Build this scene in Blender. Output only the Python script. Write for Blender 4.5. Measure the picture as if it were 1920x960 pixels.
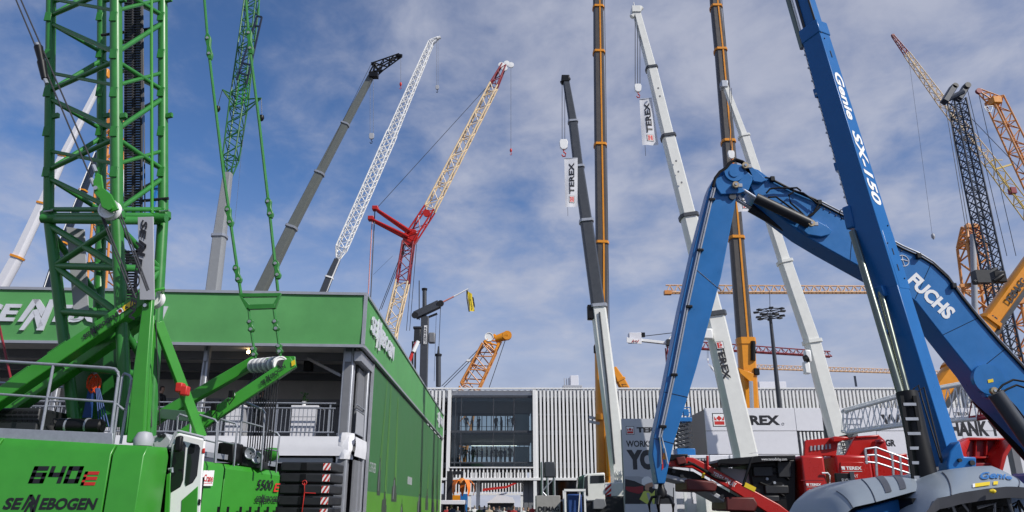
import bpy, math, random
from mathutils import Vector as V, Matrix
random.seed(7)
R = math.radians
scene = bpy.context.scene
for _o in list(bpy.data.objects): bpy.data.objects.remove(_o)
col = scene.collection

# ------------------------------------------------------------------ camera
FPX = 1400.0                       # focal length in pixels of the 1920 wide photograph
PITCH = math.atan(470 / FPX)
EYE = 1.7
cd = bpy.data.cameras.new('camera'); cam = bpy.data.objects.new('camera', cd); col.objects.link(cam)
cam.location = (0, 0, EYE); cam.rotation_euler = (R(90) + PITCH, 0, 0)
cd.sensor_width = 36; cd.lens = 36 * FPX / 1920; cd.clip_end = 6000; cd.clip_start = 0.1
scene.camera = cam
# ------------------------------------------------------------------ sky, sun, exposure
SUN = V((0.66, -0.46, 0.66)).normalized()      # towards the sun: high, to the right and a little behind the camera
world = bpy.data.worlds.new('World'); scene.world = world; world.use_nodes = True
def build_world():
    nt = world.node_tree; nt.nodes.clear(); N = nt.nodes.new; L = nt.links.new
    out = N('ShaderNodeOutputWorld'); bg = N('ShaderNodeBackground'); bg.inputs['Strength'].default_value = 0.10
    sky = N('ShaderNodeTexSky'); sky.sky_type = 'NISHITA'; sky.sun_disc = False
    sky.sun_elevation = math.asin(SUN.z); sky.sun_rotation = math.atan2(SUN.x, SUN.y)
    sky.altitude = 500; sky.air_density = 1.0; sky.dust_density = 0.6; sky.ozone_density = 2.5
    tc = N('ShaderNodeTexCoord'); sp = N('ShaderNodeSeparateXYZ'); L(tc.outputs['Generated'], sp.inputs[0])
    def M(op, a, b=None, c=None):
        n = N('ShaderNodeMath'); n.operation = op
        for i, v in enumerate((a, b, c)):
            if v is None: continue
            if isinstance(v, (int, float)): n.inputs[i].default_value = v
            else: L(v, n.inputs[i])
        return n.outputs[0]
    z = M('ADD', M('MAXIMUM', sp.outputs[2], 0.0), 0.22)
    u = M('DIVIDE', sp.outputs[0], z); v = M('DIVIDE', sp.outputs[1], z)
    cb = N('ShaderNodeCombineXYZ'); L(u, cb.inputs[0]); L(v, cb.inputs[1]); cb.inputs[2].default_value = 3.7
    def noise(scale, det, rough, dist, off):
        mp = N('ShaderNodeMapping'); mp.inputs['Location'].default_value = off; mp.inputs['Scale'].default_value = (1, 0.92, 1)
        mp.inputs['Rotation'].default_value = (0, 0, R(28))
        L(cb.outputs[0], mp.inputs['Vector'])
        n = N('ShaderNodeTexNoise'); n.inputs['Scale'].default_value = scale; n.inputs['Detail'].default_value = det
        n.inputs['Roughness'].default_value = rough; n.inputs['Distortion'].default_value = dist
        L(mp.outputs[0], n.inputs['Vector']); return n.outputs['Fac']
    big = noise(0.95, 2, 0.45, 0.1, CLOUD_A); mid = noise(5.2, 6, 0.55, 0.3, CLOUD_B); fin = noise(15, 5, 0.6, 0.3, (1, 5, 2))
    s = M('ADD', M('ADD', M('MULTIPLY', big, 0.56), M('MULTIPLY', mid, 0.42)), M('MULTIPLY', fin, 0.15))
    mr = N('ShaderNodeMapRange'); mr.interpolation_type = 'SMOOTHSTEP'
    mr.inputs['From Min'].default_value = 0.42; mr.inputs['From Max'].default_value = 0.73; L(s, mr.inputs['Value'])
    hz = N('ShaderNodeMapRange'); hz.interpolation_type = 'SMOOTHSTEP'     # cloud cover thickens towards the horizon
    hz.inputs['From Min'].default_value = 0.42; hz.inputs['From Max'].default_value = 0.07
    hz.inputs['To Min'].default_value = 0.0; hz.inputs['To Max'].default_value = 0.88; L(sp.outputs[2], hz.inputs['Value'])
    fac = M('SUBTRACT', 1.0, M('MULTIPLY', M('SUBTRACT', 1.0, M('MULTIPLY', mr.outputs[0], 0.86)), M('SUBTRACT', 1.0, hz.outputs[0])))
    cl = N('ShaderNodeMixRGB'); cl.inputs[1].default_value = (4.1, 4.35, 5.5, 1); cl.inputs[2].default_value = (5.1, 5.35, 6.4, 1)
    cm = N('ShaderNodeMapRange'); cm.inputs['From Min'].default_value = 0.3; cm.inputs['From Max'].default_value = 0.7; L(mid, cm.inputs['Value']); L(cm.outputs[0], cl.inputs[0])
    tint = N('ShaderNodeMixRGB'); tint.blend_type = 'MULTIPLY'; tint.inputs[0].default_value = 1.0
    L(sky.outputs[0], tint.inputs[1]); tint.inputs[2].default_value = (0.74, 0.97, 1.26, 1)
    mx = N('ShaderNodeMixRGB'); L(fac, mx.inputs[0]); L(tint.outputs[0], mx.inputs[1]); L(cl.outputs[0], mx.inputs[2])
    L(mx.outputs[0], bg.inputs['Color']); L(bg.outputs[0], out.inputs[0])
CLOUD_A = (5.7, 1.5, 0.0); CLOUD_B = (2.3, 2.2, 0.0)
build_world()
sd_ = bpy.data.lights.new('sun', 'SUN'); sd_.energy = 4.4; sd_.angle = R(0.53); sd_.color = (1.0, 0.955, 0.88)
sun = bpy.data.objects.new('sun', sd_); col.objects.link(sun); sun.rotation_euler = SUN.to_track_quat('Z', 'Y').to_euler(); sun.location = (30, -20, 60)
vs = scene.view_settings; vs.view_transform = 'Standard'; vs.look = 'None'; vs.gamma = 1.0; vs.exposure = 0.0; vs.use_curve_mapping = False

# ------------------------------------------------------------------ helpers
SP, CP = math.sin(PITCH), math.cos(PITCH)
def ray(px, py):
    u = 480 - py
    return V((px - 960, FPX * CP - u * SP, FPX * SP + u * CP))
def P(px, py, Y):                       # the point of the place that lies Y metres in front, seen at that pixel
    d = ray(px, py); s = Y / d.y
    return V((d.x * s, Y, EYE + d.z * s))
def px_m(n, py, Y): return n * Y / ray(960, py).y      # metres covered by n pixels there
def onz(px, py, z):
    d = ray(px, py); s = (z - EYE) / d.z
    return V((d.x * s, d.y * s, z))
def lerp(a, b, t): return a + (b - a) * t

def mat(name, rgb, rough=0.5, metal=0.0, var=0.06, bump=0.0, scale=3.0, spec=0.5, dirt=0.0):
    m = bpy.data.materials.new(name); m.use_nodes = True; nt = m.node_tree; N = nt.nodes.new; L = nt.links.new
    b = nt.nodes['Principled BSDF']; b.inputs['Roughness'].default_value = rough; b.inputs['Metallic'].default_value = metal
    b.inputs['Specular IOR Level'].default_value = spec; b.inputs['Base Color'].default_value = (*rgb, 1)
    if var or dirt or bump:
        tc = N('ShaderNodeTexCoord'); n = N('ShaderNodeTexNoise'); n.inputs['Scale'].default_value = scale
        n.inputs['Detail'].default_value = 6; n.inputs['Roughness'].default_value = 0.65; L(tc.outputs['Object'], n.inputs['Vector'])
        mx = N('ShaderNodeMixRGB')
        mx.inputs[1].default_value = (*[max(0, c * (1 - var * 2.2)) for c in rgb], 1)
        mx.inputs[2].default_value = (*[min(1, c * (1 + var * 2.2)) for c in rgb], 1)
        L(n.outputs['Fac'], mx.inputs[0]); last = mx
        if dirt:
            n2 = N('ShaderNodeTexNoise'); n2.inputs['Scale'].default_value = scale * 0.6; n2.inputs['Detail'].default_value = 9; n2.inputs['Roughness'].default_value = 0.75
            mp = N('ShaderNodeMapping'); mp.inputs['Scale'].default_value = (1, 1, 0.35); L(tc.outputs['Object'], mp.inputs[0]); L(mp.outputs[0], n2.inputs['Vector'])
            r = N('ShaderNodeMapRange'); r.inputs['From Min'].default_value = 0.52; r.inputs['From Max'].default_value = 0.75; r.inputs['To Max'].default_value = dirt
            L(n2.outputs['Fac'], r.inputs['Value']); m2 = N('ShaderNodeMixRGB'); L(r.outputs[0], m2.inputs[0]); L(mx.outputs[0], m2.inputs[1])
            m2.inputs[2].default_value = (0.11, 0.10, 0.085, 1); last = m2
        L(last.outputs[0], b.inputs['Base Color'])
        rr = N('ShaderNodeMapRange'); rr.inputs['To Min'].default_value = max(0.05, rough - 0.1); rr.inputs['To Max'].default_value = min(1, rough + 0.12)
        L(n.outputs['Fac'], rr.inputs['Value']); L(rr.outputs[0], b.inputs['Roughness'])
        if bump:
            bp = N('ShaderNodeBump'); bp.inputs['Strength'].default_value = bump; bp.inputs['Distance'].default_value = 0.02
            L(n.outputs['Fac'], bp.inputs['Height']); L(bp.outputs[0], b.inputs['Normal'])
    return m
def emis(name, rgb, s):
    m = bpy.data.materials.new(name); m.use_nodes = True; b = m.node_tree.nodes['Principled BSDF']
    b.inputs['Base Color'].default_value = (*rgb, 1); b.inputs['Emission Color'].default_value = (*rgb, 1); b.inputs['Emission Strength'].default_value = s
    return m
def glassmat(name, tint, refl=0.04):
    m = bpy.data.materials.new(name); m.use_nodes = True; nt = m.node_tree; N = nt.nodes.new; L = nt.links.new
    for n in list(nt.nodes): nt.nodes.remove(n)
    out = N('ShaderNodeOutputMaterial'); t = N('ShaderNodeBsdfTransparent'); t.inputs[0].default_value = (*tint, 1)
    g = N('ShaderNodeBsdfGlossy'); g.inputs['Roughness'].default_value = 0.03; g.inputs['Color'].default_value = (0.9, 0.95, 1, 1)
    f = N('ShaderNodeFresnel'); f.inputs[0].default_value = 1.5; mx = N('ShaderNodeMixShader')
    L(f.outputs[0], mx.inputs[0]); L(t.outputs[0], mx.inputs[1]); L(g.outputs[0], mx.inputs[2]); L(mx.outputs[0], out.inputs[0])
    return m

MT = dict(
 green=mat('green_paint', (0.038, 0.255, 0.024), 0.32, var=.07, dirt=.07), dgreen=mat('dark_green_paint', (0.018, 0.125, 0.024), 0.38, var=.10, dirt=.08), mgreen=mat('boom_green_paint', (0.030, 0.190, 0.033), 0.34, var=.12, dirt=.10, scale=4),
 banner=mat('green_banner_fabric', (0.085, 0.30, 0.088), 0.6, var=.12, bump=.08, scale=.8), bannerd=mat('dark_green_banner_print', (0.036, 0.150, 0.042), 0.55, var=.10, scale=.5),
 lime=mat('lime_banner_print', (0.085, 0.27, 0.022), 0.55, var=.12, scale=.7),
 alu=mat('aluminium', (0.42, 0.43, 0.46), 0.42, .55, var=.08), galv=mat('galvanised_steel', (0.36, 0.38, 0.42), 0.45, .5, var=.12, scale=14),
 silver=mat('silver_lettering', (0.66, 0.67, 0.71), 0.35, .2, var=.10), white=mat('white_paint', (0.80, 0.80, 0.79), 0.38, var=.04, dirt=.05),
 fabric=mat('white_fabric', (0.74, 0.74, 0.77), 0.7, var=.04, bump=.15, scale=2), cream=mat('off_white_paint', (0.73, 0.73, 0.69), 0.33, var=.05, dirt=.10),
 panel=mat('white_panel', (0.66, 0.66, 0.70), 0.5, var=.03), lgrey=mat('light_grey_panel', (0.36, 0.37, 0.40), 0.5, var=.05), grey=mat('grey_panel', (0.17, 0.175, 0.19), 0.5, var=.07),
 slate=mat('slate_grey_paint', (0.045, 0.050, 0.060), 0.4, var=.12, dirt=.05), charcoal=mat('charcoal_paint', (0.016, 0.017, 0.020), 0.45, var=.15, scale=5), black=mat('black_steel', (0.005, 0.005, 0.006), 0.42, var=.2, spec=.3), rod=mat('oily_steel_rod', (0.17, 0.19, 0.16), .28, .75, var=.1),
 umber=mat('warm_dark_grey_paint', (0.070, 0.060, 0.052), .38, var=.1, dirt=.1), rubber=mat('black_rubber', (0.008, 0.008, 0.009), 0.75, var=.2), rope=mat('wire_rope', (0.055, 0.056, 0.062), 0.5, .5), navy=mat('navy_paint', (0.012, 0.022, 0.045), .4, var=.15),
 blue=mat('blue_paint', (0.016, 0.145, 0.40), 0.30, var=.10, dirt=.10, bump=.05, scale=2), gblue=mat('boom_blue_paint', (0.014, 0.128, 0.37), 0.30, var=.07, dirt=.03, bump=.04, scale=2, spec=.3), dblue=mat('dark_blue_slings', (0.01, 0.05, 0.2), .6),
 red=mat('red_paint', (0.42, 0.013, 0.009), 0.28, var=.07, dirt=.06), lred=mat('signal_red', (0.52, 0.025, 0.02), .45), dred=mat('dark_red_paint', (0.24, 0.014, 0.022), .4, var=.1),
 orange=mat('orange_yellow_paint', (0.72, 0.27, 0.012), 0.33, var=.06, dirt=.06), sorange=mat('hazed_orange_lattice_paint', (0.62, 0.25, 0.06), .45, var=.1), pale=mat('pale_yellow_paint', (0.74, 0.57, 0.36), .45, var=.08), ochre=mat('yellow_lattice_paint', (0.62, 0.44, 0.10), .45, var=.1),  # sorange: distance haze mixed into the colour, paler and less saturated
 peach=mat('orange_jib_paint', (0.68, 0.40, 0.20), .5, var=.05), yellow=mat('yellow_paint', (0.75, 0.55, 0.02), .45), cowl=mat('grey_cowling', (0.25, 0.29, 0.33), .34, var=.05, dirt=.12, scale=2.2), cowld=mat('dark_grey_cowling', (0.075, 0.078, 0.09), .35, var=.1),
 chrome=mat('chrome_rod', (0.62, 0.62, 0.62), .18, .9, var=.02), dglass=mat('dark_glass', (0.012, 0.014, 0.016), .06, var=.0), glass=glassmat('tinted_glass', (0.62, 0.70, 0.72)), clear=glassmat('clear_glass', (0.75, 0.80, 0.80)),
 ceil=mat('ceiling_fabric', (0.66, 0.62, 0.57), .8, var=.08), ink=mat('black_lettering', (0.012, 0.012, 0.016), .45, var=0), inkg=mat('dark_grey_lettering', (0.035, 0.035, 0.04), .5, var=.3, scale=12), paper=mat('white_lettering', (0.80, 0.80, 0.80), .5, var=0), poster=mat('grey_poster', (0.50, 0.51, 0.55), .5, var=.04, scale=.4),
 asphalt=mat('asphalt', (0.055, 0.055, 0.058), .85, var=.2, bump=.3, scale=5), concrete=mat('concrete', (0.30, 0.29, 0.28), .8, var=.12, bump=.2), hose=mat('hydraulic_hose', (0.008, 0.008, 0.009), .7, var=0, spec=.2), maroon=mat('dirty_dark_red', (0.10, 0.012, 0.010), .5, var=.2, dirt=.3), skin=mat('skin', (0.45, 0.26, 0.18), .55, var=.05), hair=mat('dark_hair', (0.03, 0.02, 0.015), .6), leaf=mat('leaf', (0.05, 0.12, 0.03), .6, var=.3, scale=9), pinks=mat('pale_red_steel', (0.62, 0.24, 0.20), .5), lamp=emis('warm_lamp', (1.0, 0.72, 0.35), 14), strip=emis('lit_ceiling_lamp', (1, .93, .8), 5),
)
def flagcloth():
    m = mat('flag_cloth', (0.80, 0.80, 0.83), .8, var=.05); nt = m.node_tree; b = nt.nodes['Principled BSDF']; o = [n for n in nt.nodes if n.type == 'OUTPUT_MATERIAL'][0]
    t = nt.nodes.new('ShaderNodeBsdfTranslucent'); t.inputs[0].default_value = (.8, .8, .83, 1); x = nt.nodes.new('ShaderNodeMixShader'); x.inputs[0].default_value = .25
    nt.links.new(b.outputs[0], x.inputs[1]); nt.links.new(t.outputs[0], x.inputs[2]); nt.links.new(x.outputs[0], o.inputs[0]); return m
MT['flag'] = flagcloth()
ORG = {}
class MB:
    def __init__(s): s.v = []; s.f = []; s.mi = []; s.cur = 0
    def add(s, vs, fs):
        n = len(s.v); s.v += [V(a) for a in vs]; s.f += [[n + i for i in f] for f in fs]; s.mi += [s.cur] * len(fs); return s
    def box(s, a, b):
        x0, y0, z0 = a; x1, y1, z1 = b
        return s.add([(x0,y0,z0),(x1,y0,z0),(x1,y1,z0),(x0,y1,z0),(x0,y0,z1),(x1,y0,z1),(x1,y1,z1),(x0,y1,z1)], [(0,3,2,1),(4,5,6,7),(0,1,5,4),(1,2,6,5),(2,3,7,6),(3,0,4,7)])
    def cbox(s, c, sx, sy, sz): return s.box((c[0]-sx/2, c[1]-sy/2, c[2]-sz/2), (c[0]+sx/2, c[1]+sy/2, c[2]+sz/2))
    def hexa(s, lo, hi):               # two quads
        return s.add(list(lo) + list(hi), [(3,2,1,0),(4,5,6,7),(0,1,5,4),(1,2,6,5),(2,3,7,6),(3,0,4,7)])
    def loft(s, p, q, pr0, pr1=None, up=(0, 0, 1)):
        p = V(p); q = V(q); d = (q - p).normalized(); u = V(up); x = d.cross(u)
        if x.length < 1e-4: x = d.cross(V((0, 1, 0)))
        x.normalize(); y = x.cross(d); pr1 = pr1 or pr0; n = len(pr0)
        vs = [p + x*a + y*b for a, b in pr0] + [q + x*a + y*b for a, b in pr1]
        return s.add(vs, [tuple(range(n))[::-1], tuple(range(n, 2*n))] + [(i, (i+1) % n, n + (i+1) % n, n + i) for i in range(n)])
    def beam(s, p, q, w, h, w2=None, h2=None, up=(0, 0, 1)):
        w2 = w if w2 is None else w2; h2 = h if h2 is None else h2
        r = lambda a, b: [(-a/2,-b/2),(a/2,-b/2),(a/2,b/2),(-a/2,b/2)]
        return s.loft(p, q, r(w, h), r(w2, h2), up)
    def tube(s, p, q, r, r2=None, n=8):
        r2 = r if r2 is None else r2; c = [(math.cos(2*math.pi*i/n), math.sin(2*math.pi*i/n)) for i in range(n)]
        return s.loft(p, q, [(a*r, b*r) for a, b in c], [(a*r2, b*r2) for a, b in c])
    def path(s, pts, r, n=6):
        pts = [V(p) for p in pts]; rings = []
        for i, p in enumerate(pts):
            d = (pts[min(i+1, len(pts)-1)] - pts[max(i-1, 0)]).normalized()
            x = d.cross(V((0, 0, 1)));
            if x.length < 0.05: x = d.cross(V((0, 1, 0)))
            x.normalize(); y = x.cross(d)
            rings.append([p + x*r*math.cos(2*math.pi*k/n) + y*r*math.sin(2*math.pi*k/n) for k in range(n)])
        fs = [tuple(range(n))[::-1], tuple(range((len(pts)-1)*n, len(pts)*n))]
        for i in range(len(pts)-1):
            for k in range(n): fs.append((i*n+k, i*n+(k+1) % n, (i+1)*n+(k+1) % n, (i+1)*n+k))
        return s.add([v for g in rings for v in g], fs)
    def prism(s, pts, vec):
        n = len(pts); vec = V(vec); pts = [V(p) for p in pts]
        return s.add(pts + [p + vec for p in pts], [tuple(range(n))[::-1], tuple(range(n, 2*n))] + [(i, (i+1) % n, n + (i+1) % n, n + i) for i in range(n)])
    def lathe(s, c, prof, axis=(0, 0, 1), n=16):
        c = V(c); d = V(axis).normalized(); x = d.orthogonal().normalized(); y = d.cross(x); vs = []; fs = []
        for r, t in prof: vs += [c + d*t + (x*math.cos(2*math.pi*k/n) + y*math.sin(2*math.pi*k/n))*max(r, 1e-4) for k in range(n)]
        for i in range(len(prof)-1):
            for k in range(n): fs.append((i*n+k, i*n+(k+1) % n, (i+1)*n+(k+1) % n, (i+1)*n+k))
        fs += [tuple(range(n))[::-1], tuple(range((len(prof)-1)*n, len(prof)*n))]
        return s.add(vs, fs)
    def build(s, name, m, parent=None, bevel=0, flat=False, origin=None):
        import bmesh as _b
        o0 = ORG[parent.name] if parent else V(origin) if origin is not None else V((0, 0, 0))
        me = bpy.data.meshes.new(name); me.from_pydata([v - o0 for v in s.v], [], s.f)
        bm = _b.new(); bm.from_mesh(me); _b.ops.recalc_face_normals(bm, faces=bm.faces); bm.to_mesh(me); bm.free()
        for mm in (m if isinstance(m, (list, tuple)) else [m]): me.materials.append(MT[mm] if isinstance(mm, str) else mm)
        if any(s.mi):
            for p_, i in zip(me.polygons, s.mi): p_.material_index = i
        if not flat:
            me.polygons.foreach_set('use_smooth', [True]*len(me.polygons)); me.set_sharp_from_angle(angle=R(38))
        o = bpy.data.objects.new(name, me); col.objects.link(o)
        if parent: o.parent = parent
        else: o.location = o0
        ORG[o.name] = o0
        if bevel:
            b = o.modifiers.new('bevel', 'BEVEL'); b.width = bevel; b.segments = 2; b.limit_method = 'ANGLE'; b.angle_limit = R(40)
        return o
def tag(o, label, cat, group=None, kind=None):
    o['label'] = label; o['category'] = cat
    if group: o['group'] = group
    if kind: o['kind'] = kind
    return o
def thing(name, label, cat, loc, group=None):
    o = bpy.data.objects.new(name, None); col.objects.link(o); o.location = loc; o.empty_display_size = 0.3
    ORG[o.name] = V(loc); return tag(o, label, cat, group)
def struct(o): o['kind'] = 'structure'; return o
def share(src, name, parent, loc):      # a further piece that shares its mesh
    o = bpy.data.objects.new(name, src.data); col.objects.link(o); o.parent = parent; o.location = loc; ORG[o.name] = ORG[parent.name]
    return o
def text_raw(s, bold=0.0, shear=0.0, space=1.0):
    c = bpy.data.curves.new('lettering', 'FONT'); c.body = s; c.offset = bold; c.shear = shear; c.space_character = space; c.resolution_u = 3
    o = bpy.data.objects.new('t', c); me = bpy.data.meshes.new_from_object(o)
    vs = [v.co.copy() for v in me.vertices]; fs = [list(p.vertices) for p in me.polygons]
    bpy.data.objects.remove(o); bpy.data.curves.remove(c); bpy.data.meshes.remove(me)
    x0 = min(v.x for v in vs); x1 = max(v.x for v in vs); y0 = min(v.y for v in vs); y1 = max(v.y for v in vs)
    return [((v.x-x0)/(x1-x0), (v.y-y0)/(y1-y0)) for v in vs], fs, (x1-x0)/(y1-y0)
def text_into(mb, s, p0, xv, yv, w=None, h=1.0, bold=0.012, shear=0.0, off=0.006):
    uv, fs, asp = text_raw(s, bold, shear); xv = V(xv).normalized(); yv = V(yv); yv = (yv - xv*yv.dot(xv)*0).normalized()
    n = xv.cross(yv).normalized(); w = h*asp if w is None else w; p0 = V(p0) + n*off
    mb.add([p0 + xv*(a*w) + yv*(b*h) for a, b in uv], fs)
def text(s, p0, xv, yv, h, w=None, m='ink', parent=None, bold=0.012, shear=0.0, off=0.006, name='lettering'):
    mb = MB(); text_into(mb, s, p0, xv, yv, w, h, bold, shear, off)
    return mb.build(name, m, parent, flat=True)
def sennebogen(p0, xv, yv, h, w, m, parent, off=0.006, name='lettering', thick=0):
    mb = MB(); xv = V(xv).normalized(); yv = V(yv).normalized(); p0 = V(p0)
    T = lambda s, a, b, lo, hi: text_into(mb, s, p0 + xv*(w*a) + yv*(h*lo), xv, yv, w*(b-a), h*(hi-lo), 0.035, 0.22, off)
    T('SE', 0, .205, 0, 1); T('EBOGEN', .385, 1, 0, 1); n_ = xv.cross(yv).normalized(); Q = lambda x, y: p0 + xv*(w*(x+22)/329) + yv*(h*(604-y)/40) + n_*off
    for k in ([(44, 604), (53, 604), (75, 553), (63, 553)], [(63, 553), (75, 553), (89, 574), (84, 592)], [(80, 623), (92, 623), (103, 553), (93, 553)], [(50, 623), (58, 623), (73, 590), (67, 578)], [(67, 578), (76, 575), (90, 612), (82, 620)]): mb.add([Q(*a) for a in k], [(0, 1, 2, 3)])
    o = mb.build(name, m, parent, flat=True)
    if thick:
        s_ = o.modifiers.new('thickness', 'SOLIDIFY'); s_.thickness = thick; s_.offset = 0
    return o
def crown_logo(p0, xv, yv, s, parent, off=0.006, inv=False, simple=False):
    xv = V(xv).normalized(); yv = V(yv).normalized(); n = xv.cross(yv); q = lambda a, b, k=0: V(p0) + xv*(s*a) + yv*(s*b) + n*(off + k)
    mb = MB(); mb.add([q(0,0), q(1,0), q(1,1), q(0,1)], [(0,1,2,3)])
    if not simple: mb.cur = 1; mb.add([q(.06,.06,.004), q(.94,.06,.004), q(.94,.94,.004), q(.06,.94,.004)], [(0,1,2,3)])
    mb.cur = 2
    mb.add([q(.13,.14,.008), q(.87,.14,.008), q(.87,.40,.008), q(.13,.40,.008)], [(0,1,2,3)])
    mb.add([q(.13,.78,.008), q(.13,.46,.008), q(.34,.46,.008)], [(0,1,2)])
    mb.add([q(.87,.78,.008), q(.66,.46,.008), q(.87,.46,.008)], [(0,1,2)])
    mb.add([q(.5,.82,.008), q(.28,.62,.008), q(.5,.42,.008), q(.72,.62,.008)], [(0,1,2,3)])
    return mb.build('crown_emblem', ['ink', 'paper', 'lred'] if not inv else ['paper', 'lred', 'paper'], parent, flat=True)

def lattice(parent, p, q, w0, h0, w1, h1, bays, rc, rb, mc='green', mb_=None, up=(0, 0, 1), single=False, n=6, xb=False):
    p = V(p); q = V(q); d = (q-p).normalized(); x = d.cross(V(up)).normalized(); y = x.cross(d); mb_ = mb_ or mc
    C = lambda i, t: lerp(p, q, t) + x*((-1, 1, 1, -1)[i]*lerp(w0, w1, t)/2) + y*((-1, -1, 1, 1)[i]*lerp(h0, h1, t)/2)
    for i in range(4): MB().tube(C(i, 0), C(i, 1), rc, n=n+2).build('chord', mc, parent)
    L = MB()
    for k in range(bays):
        a, b = k/bays, (k+1)/bays
        for i in range(4):
            j = (i+1) % 4
            e = [(C(i, a), C(j, b))] if (k+i) % 2 else [(C(j, a), C(i, b))]
            if xb: e = [(C(i, a), C(j, b)), (C(j, a), C(i, b))]
            for s_, t_ in e:
                if single: MB().tube(s_, t_, rb, n=n).build('brace', mb_, parent)
                else: L.tube(s_, t_, rb, n=n)
            if k % 3 == 0 and not single: L.tube(C(i, a), C(j, a), rb, n=n)
    if not single: L.build('lacing', mb_, parent)
    return C
def flagmesh(mb, a, b, c, d, nx=6, ny=10, amp=0.08):          # a top-left, b top-right, c bottom-right, d bottom-left
    a, b, c, d = map(V, (a, b, c, d)); nrm = (b-a).cross(d-a).normalized(); vs = []
    cloth = lambda u, v, k=0.: lerp(lerp(a, b, u), lerp(d, c, u), v) + nrm*(amp*math.sin(u*5+v*4)*(.3+v) + k)
    for j in range(ny+1):
        for i in range(nx+1): vs.append(cloth(i/nx, j/ny))
    mb.add(vs, [(j*(nx+1)+i, j*(nx+1)+i+1, (j+1)*(nx+1)+i+1, (j+1)*(nx+1)+i) for j in range(ny) for i in range(nx)]); return cloth
# ------------------------------------------------------------------ ground
g = MB(); g.add([(-2500, -300, 0), (2500, -300, 0), (2500, 4000, 0), (-2500, 4000, 0)], [(0, 1, 2, 3)])
struct(g.build('ground', 'asphalt'))
# ------------------------------------------------------------------ exhibition hall (slatted white building)
HY = 80.0
hx = lambda px, py=810: P(px, py, HY).x
ZB, ZT = P(960, 897, HY).z, P(960, 727, HY).z
hall = thing('exhibition_hall', 'long white slatted exhibition hall with big glazed window behind the crane show', 'building', (hx(1000), HY, 0))
XL, XR = hx(742), hx(1990); WX0, WX1 = hx(845), hx(999)
FL1, FL2 = P(960, 866, HY).z, P(960, 805, HY).z
YBK = 92.0
def hb(name, m, *boxes, bevel=0):
    b = MB()
    for a, c in boxes: b.box(a, c)
    return b.build(name, m, hall, bevel)
hb('roof', 'lgrey', ((XL, HY+.9, ZT-1.3), (XR, YBK+.3, ZT-.35)))
hb('top_rail', 'white', ((XL, HY-.1, ZT-.14), (XR, HY+.28, ZT)))
hb('bottom_rail', 'white', ((XL, HY-.12, ZB-.18), (XR, HY+.3, ZB+.06)))
hb('parapet', 'white', ((XL, HY+.45, ZT-1.0), (XR, HY+.6, ZT-.2)))
hb('floor_slab', 'grey', ((XL, HY+1.3, FL1-.55), (XR, YBK+.3, FL1)))
hb('floor_slab', 'grey', ((XL, HY+1.3, FL2-.42), (XR, YBK+.3, FL2)))
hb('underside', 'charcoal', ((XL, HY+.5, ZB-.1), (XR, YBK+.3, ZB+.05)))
# dark glass skin behind the slats, left and right of the big window
for a, c in ((XL, WX0-.3), (WX1+.3, XR)):
    hb('glass_skin', 'dglass', ((a, HY+1.5, ZB+.1), (c, HY+1.56, ZT-1.35)))
    x = a + .8
    while x < c:
        hb('mullion', 'slate', ((x, HY+1.38, ZB+.1), (x+.09, HY+1.5, ZT-1.35))); x += 2.9
    for z in (FL1-.2, FL2-.2, FL2+1.6): hb('transom', 'grey', ((a, HY+1.25, z), (c, HY+1.37, z+.16)))
# slats, one by one, sharing their meshes
def slat_mesh(w, d, z0, z1, name):
    b = MB(); b.box((-w/2, 0, z0), (w/2, d, z1)); b.v = [v + ORG[hall.name] for v in b.v]; return b
slm = None; x = XL + .1; cnt = 0
while x < XR and cnt < 240:
    if WX0 - .45 < x < WX1 + .45: x = WX1 + .46
    if slm is None:
        b = MB(); b.box((-.11, 0, ZB+.06), (.11, .34, ZT-.14)); slm = b.build('slat', 'white', None); slm.parent = hall; slm.location = (x-hx(1000), 0, 0)
    else: share(slm, 'slat', hall, (x-hx(1000), 0, 0))
    x += .402; cnt += 1
# crenel blocks of the cornice above the window and along the crown
b = MB(); b.box((-.10, .34, ZT-.95), (.10, .44, ZT-.2)); crm = None; x = XL + .3
while x < XR:
    if crm is None: crm = b.build('cornice_fin', 'white', None); crm.parent = hall; crm.location = (x-hx(1000), 0, 0)
    else: share(crm, 'cornice_fin', hall, (x-hx(1000), 0, 0))
    x += .603
for xx in (WX0-.38, WX1+.02): hb('window_pillar', 'white', ((xx, HY-.06, 0.0), (xx+.34, HY+.5, ZT-.15)))
for i, xx in enumerate((WX0+.4, WX0+1.0, hx(924), hx(963))): hb('window_mullion', 'slate', ((xx, HY+.35, ZB+1.1), (xx+.09, HY+.55, ZT-.9)))
hb('window_head', 'slate', ((WX0, HY+.3, ZT-1.0), (WX1, HY+.6, ZT-.75)))
xs = [WX0, hx(863), hx(924), hx(963), WX1]; zs = [ZB+1.15, FL1, FL2-.1, ZT-1.0]
for i in range(4):
    for j in range(3):
        hb('window_pane', 'glass', ((xs[i]+.06, HY+.43, zs[j]+.03), (xs[i+1]-.02, HY+.45, zs[j+1]-.03)))
hb('window_transom', 'slate', ((WX0, HY+.36, FL2-.3), (WX1, HY+.54, FL2-.08)))
hb('window_transom', 'slate', ((WX0, HY+.36, FL1-.12), (WX1, HY+.54, FL1+.02)))
hb('window_sill', 'white', ((WX0-.05, HY-.1, ZB+1.02), (WX1+.05, HY+.4, ZB+1.14)))
bx = WX0 + .3; bsm = None                          # balusters of the low rail below the window
while bx < WX1:
    if bsm is None:
        b = MB(); b.box((-.07, .02, ZB+.06), (.07, .2, ZB+1.02)); bsm = b.build('baluster', 'white', None); bsm.parent = hall; bsm.location = (bx-hx(1000), 0, 0)
    else: share(bsm, 'baluster', hall, (bx-hx(1000), 0, 0))
    bx += .4
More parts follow.
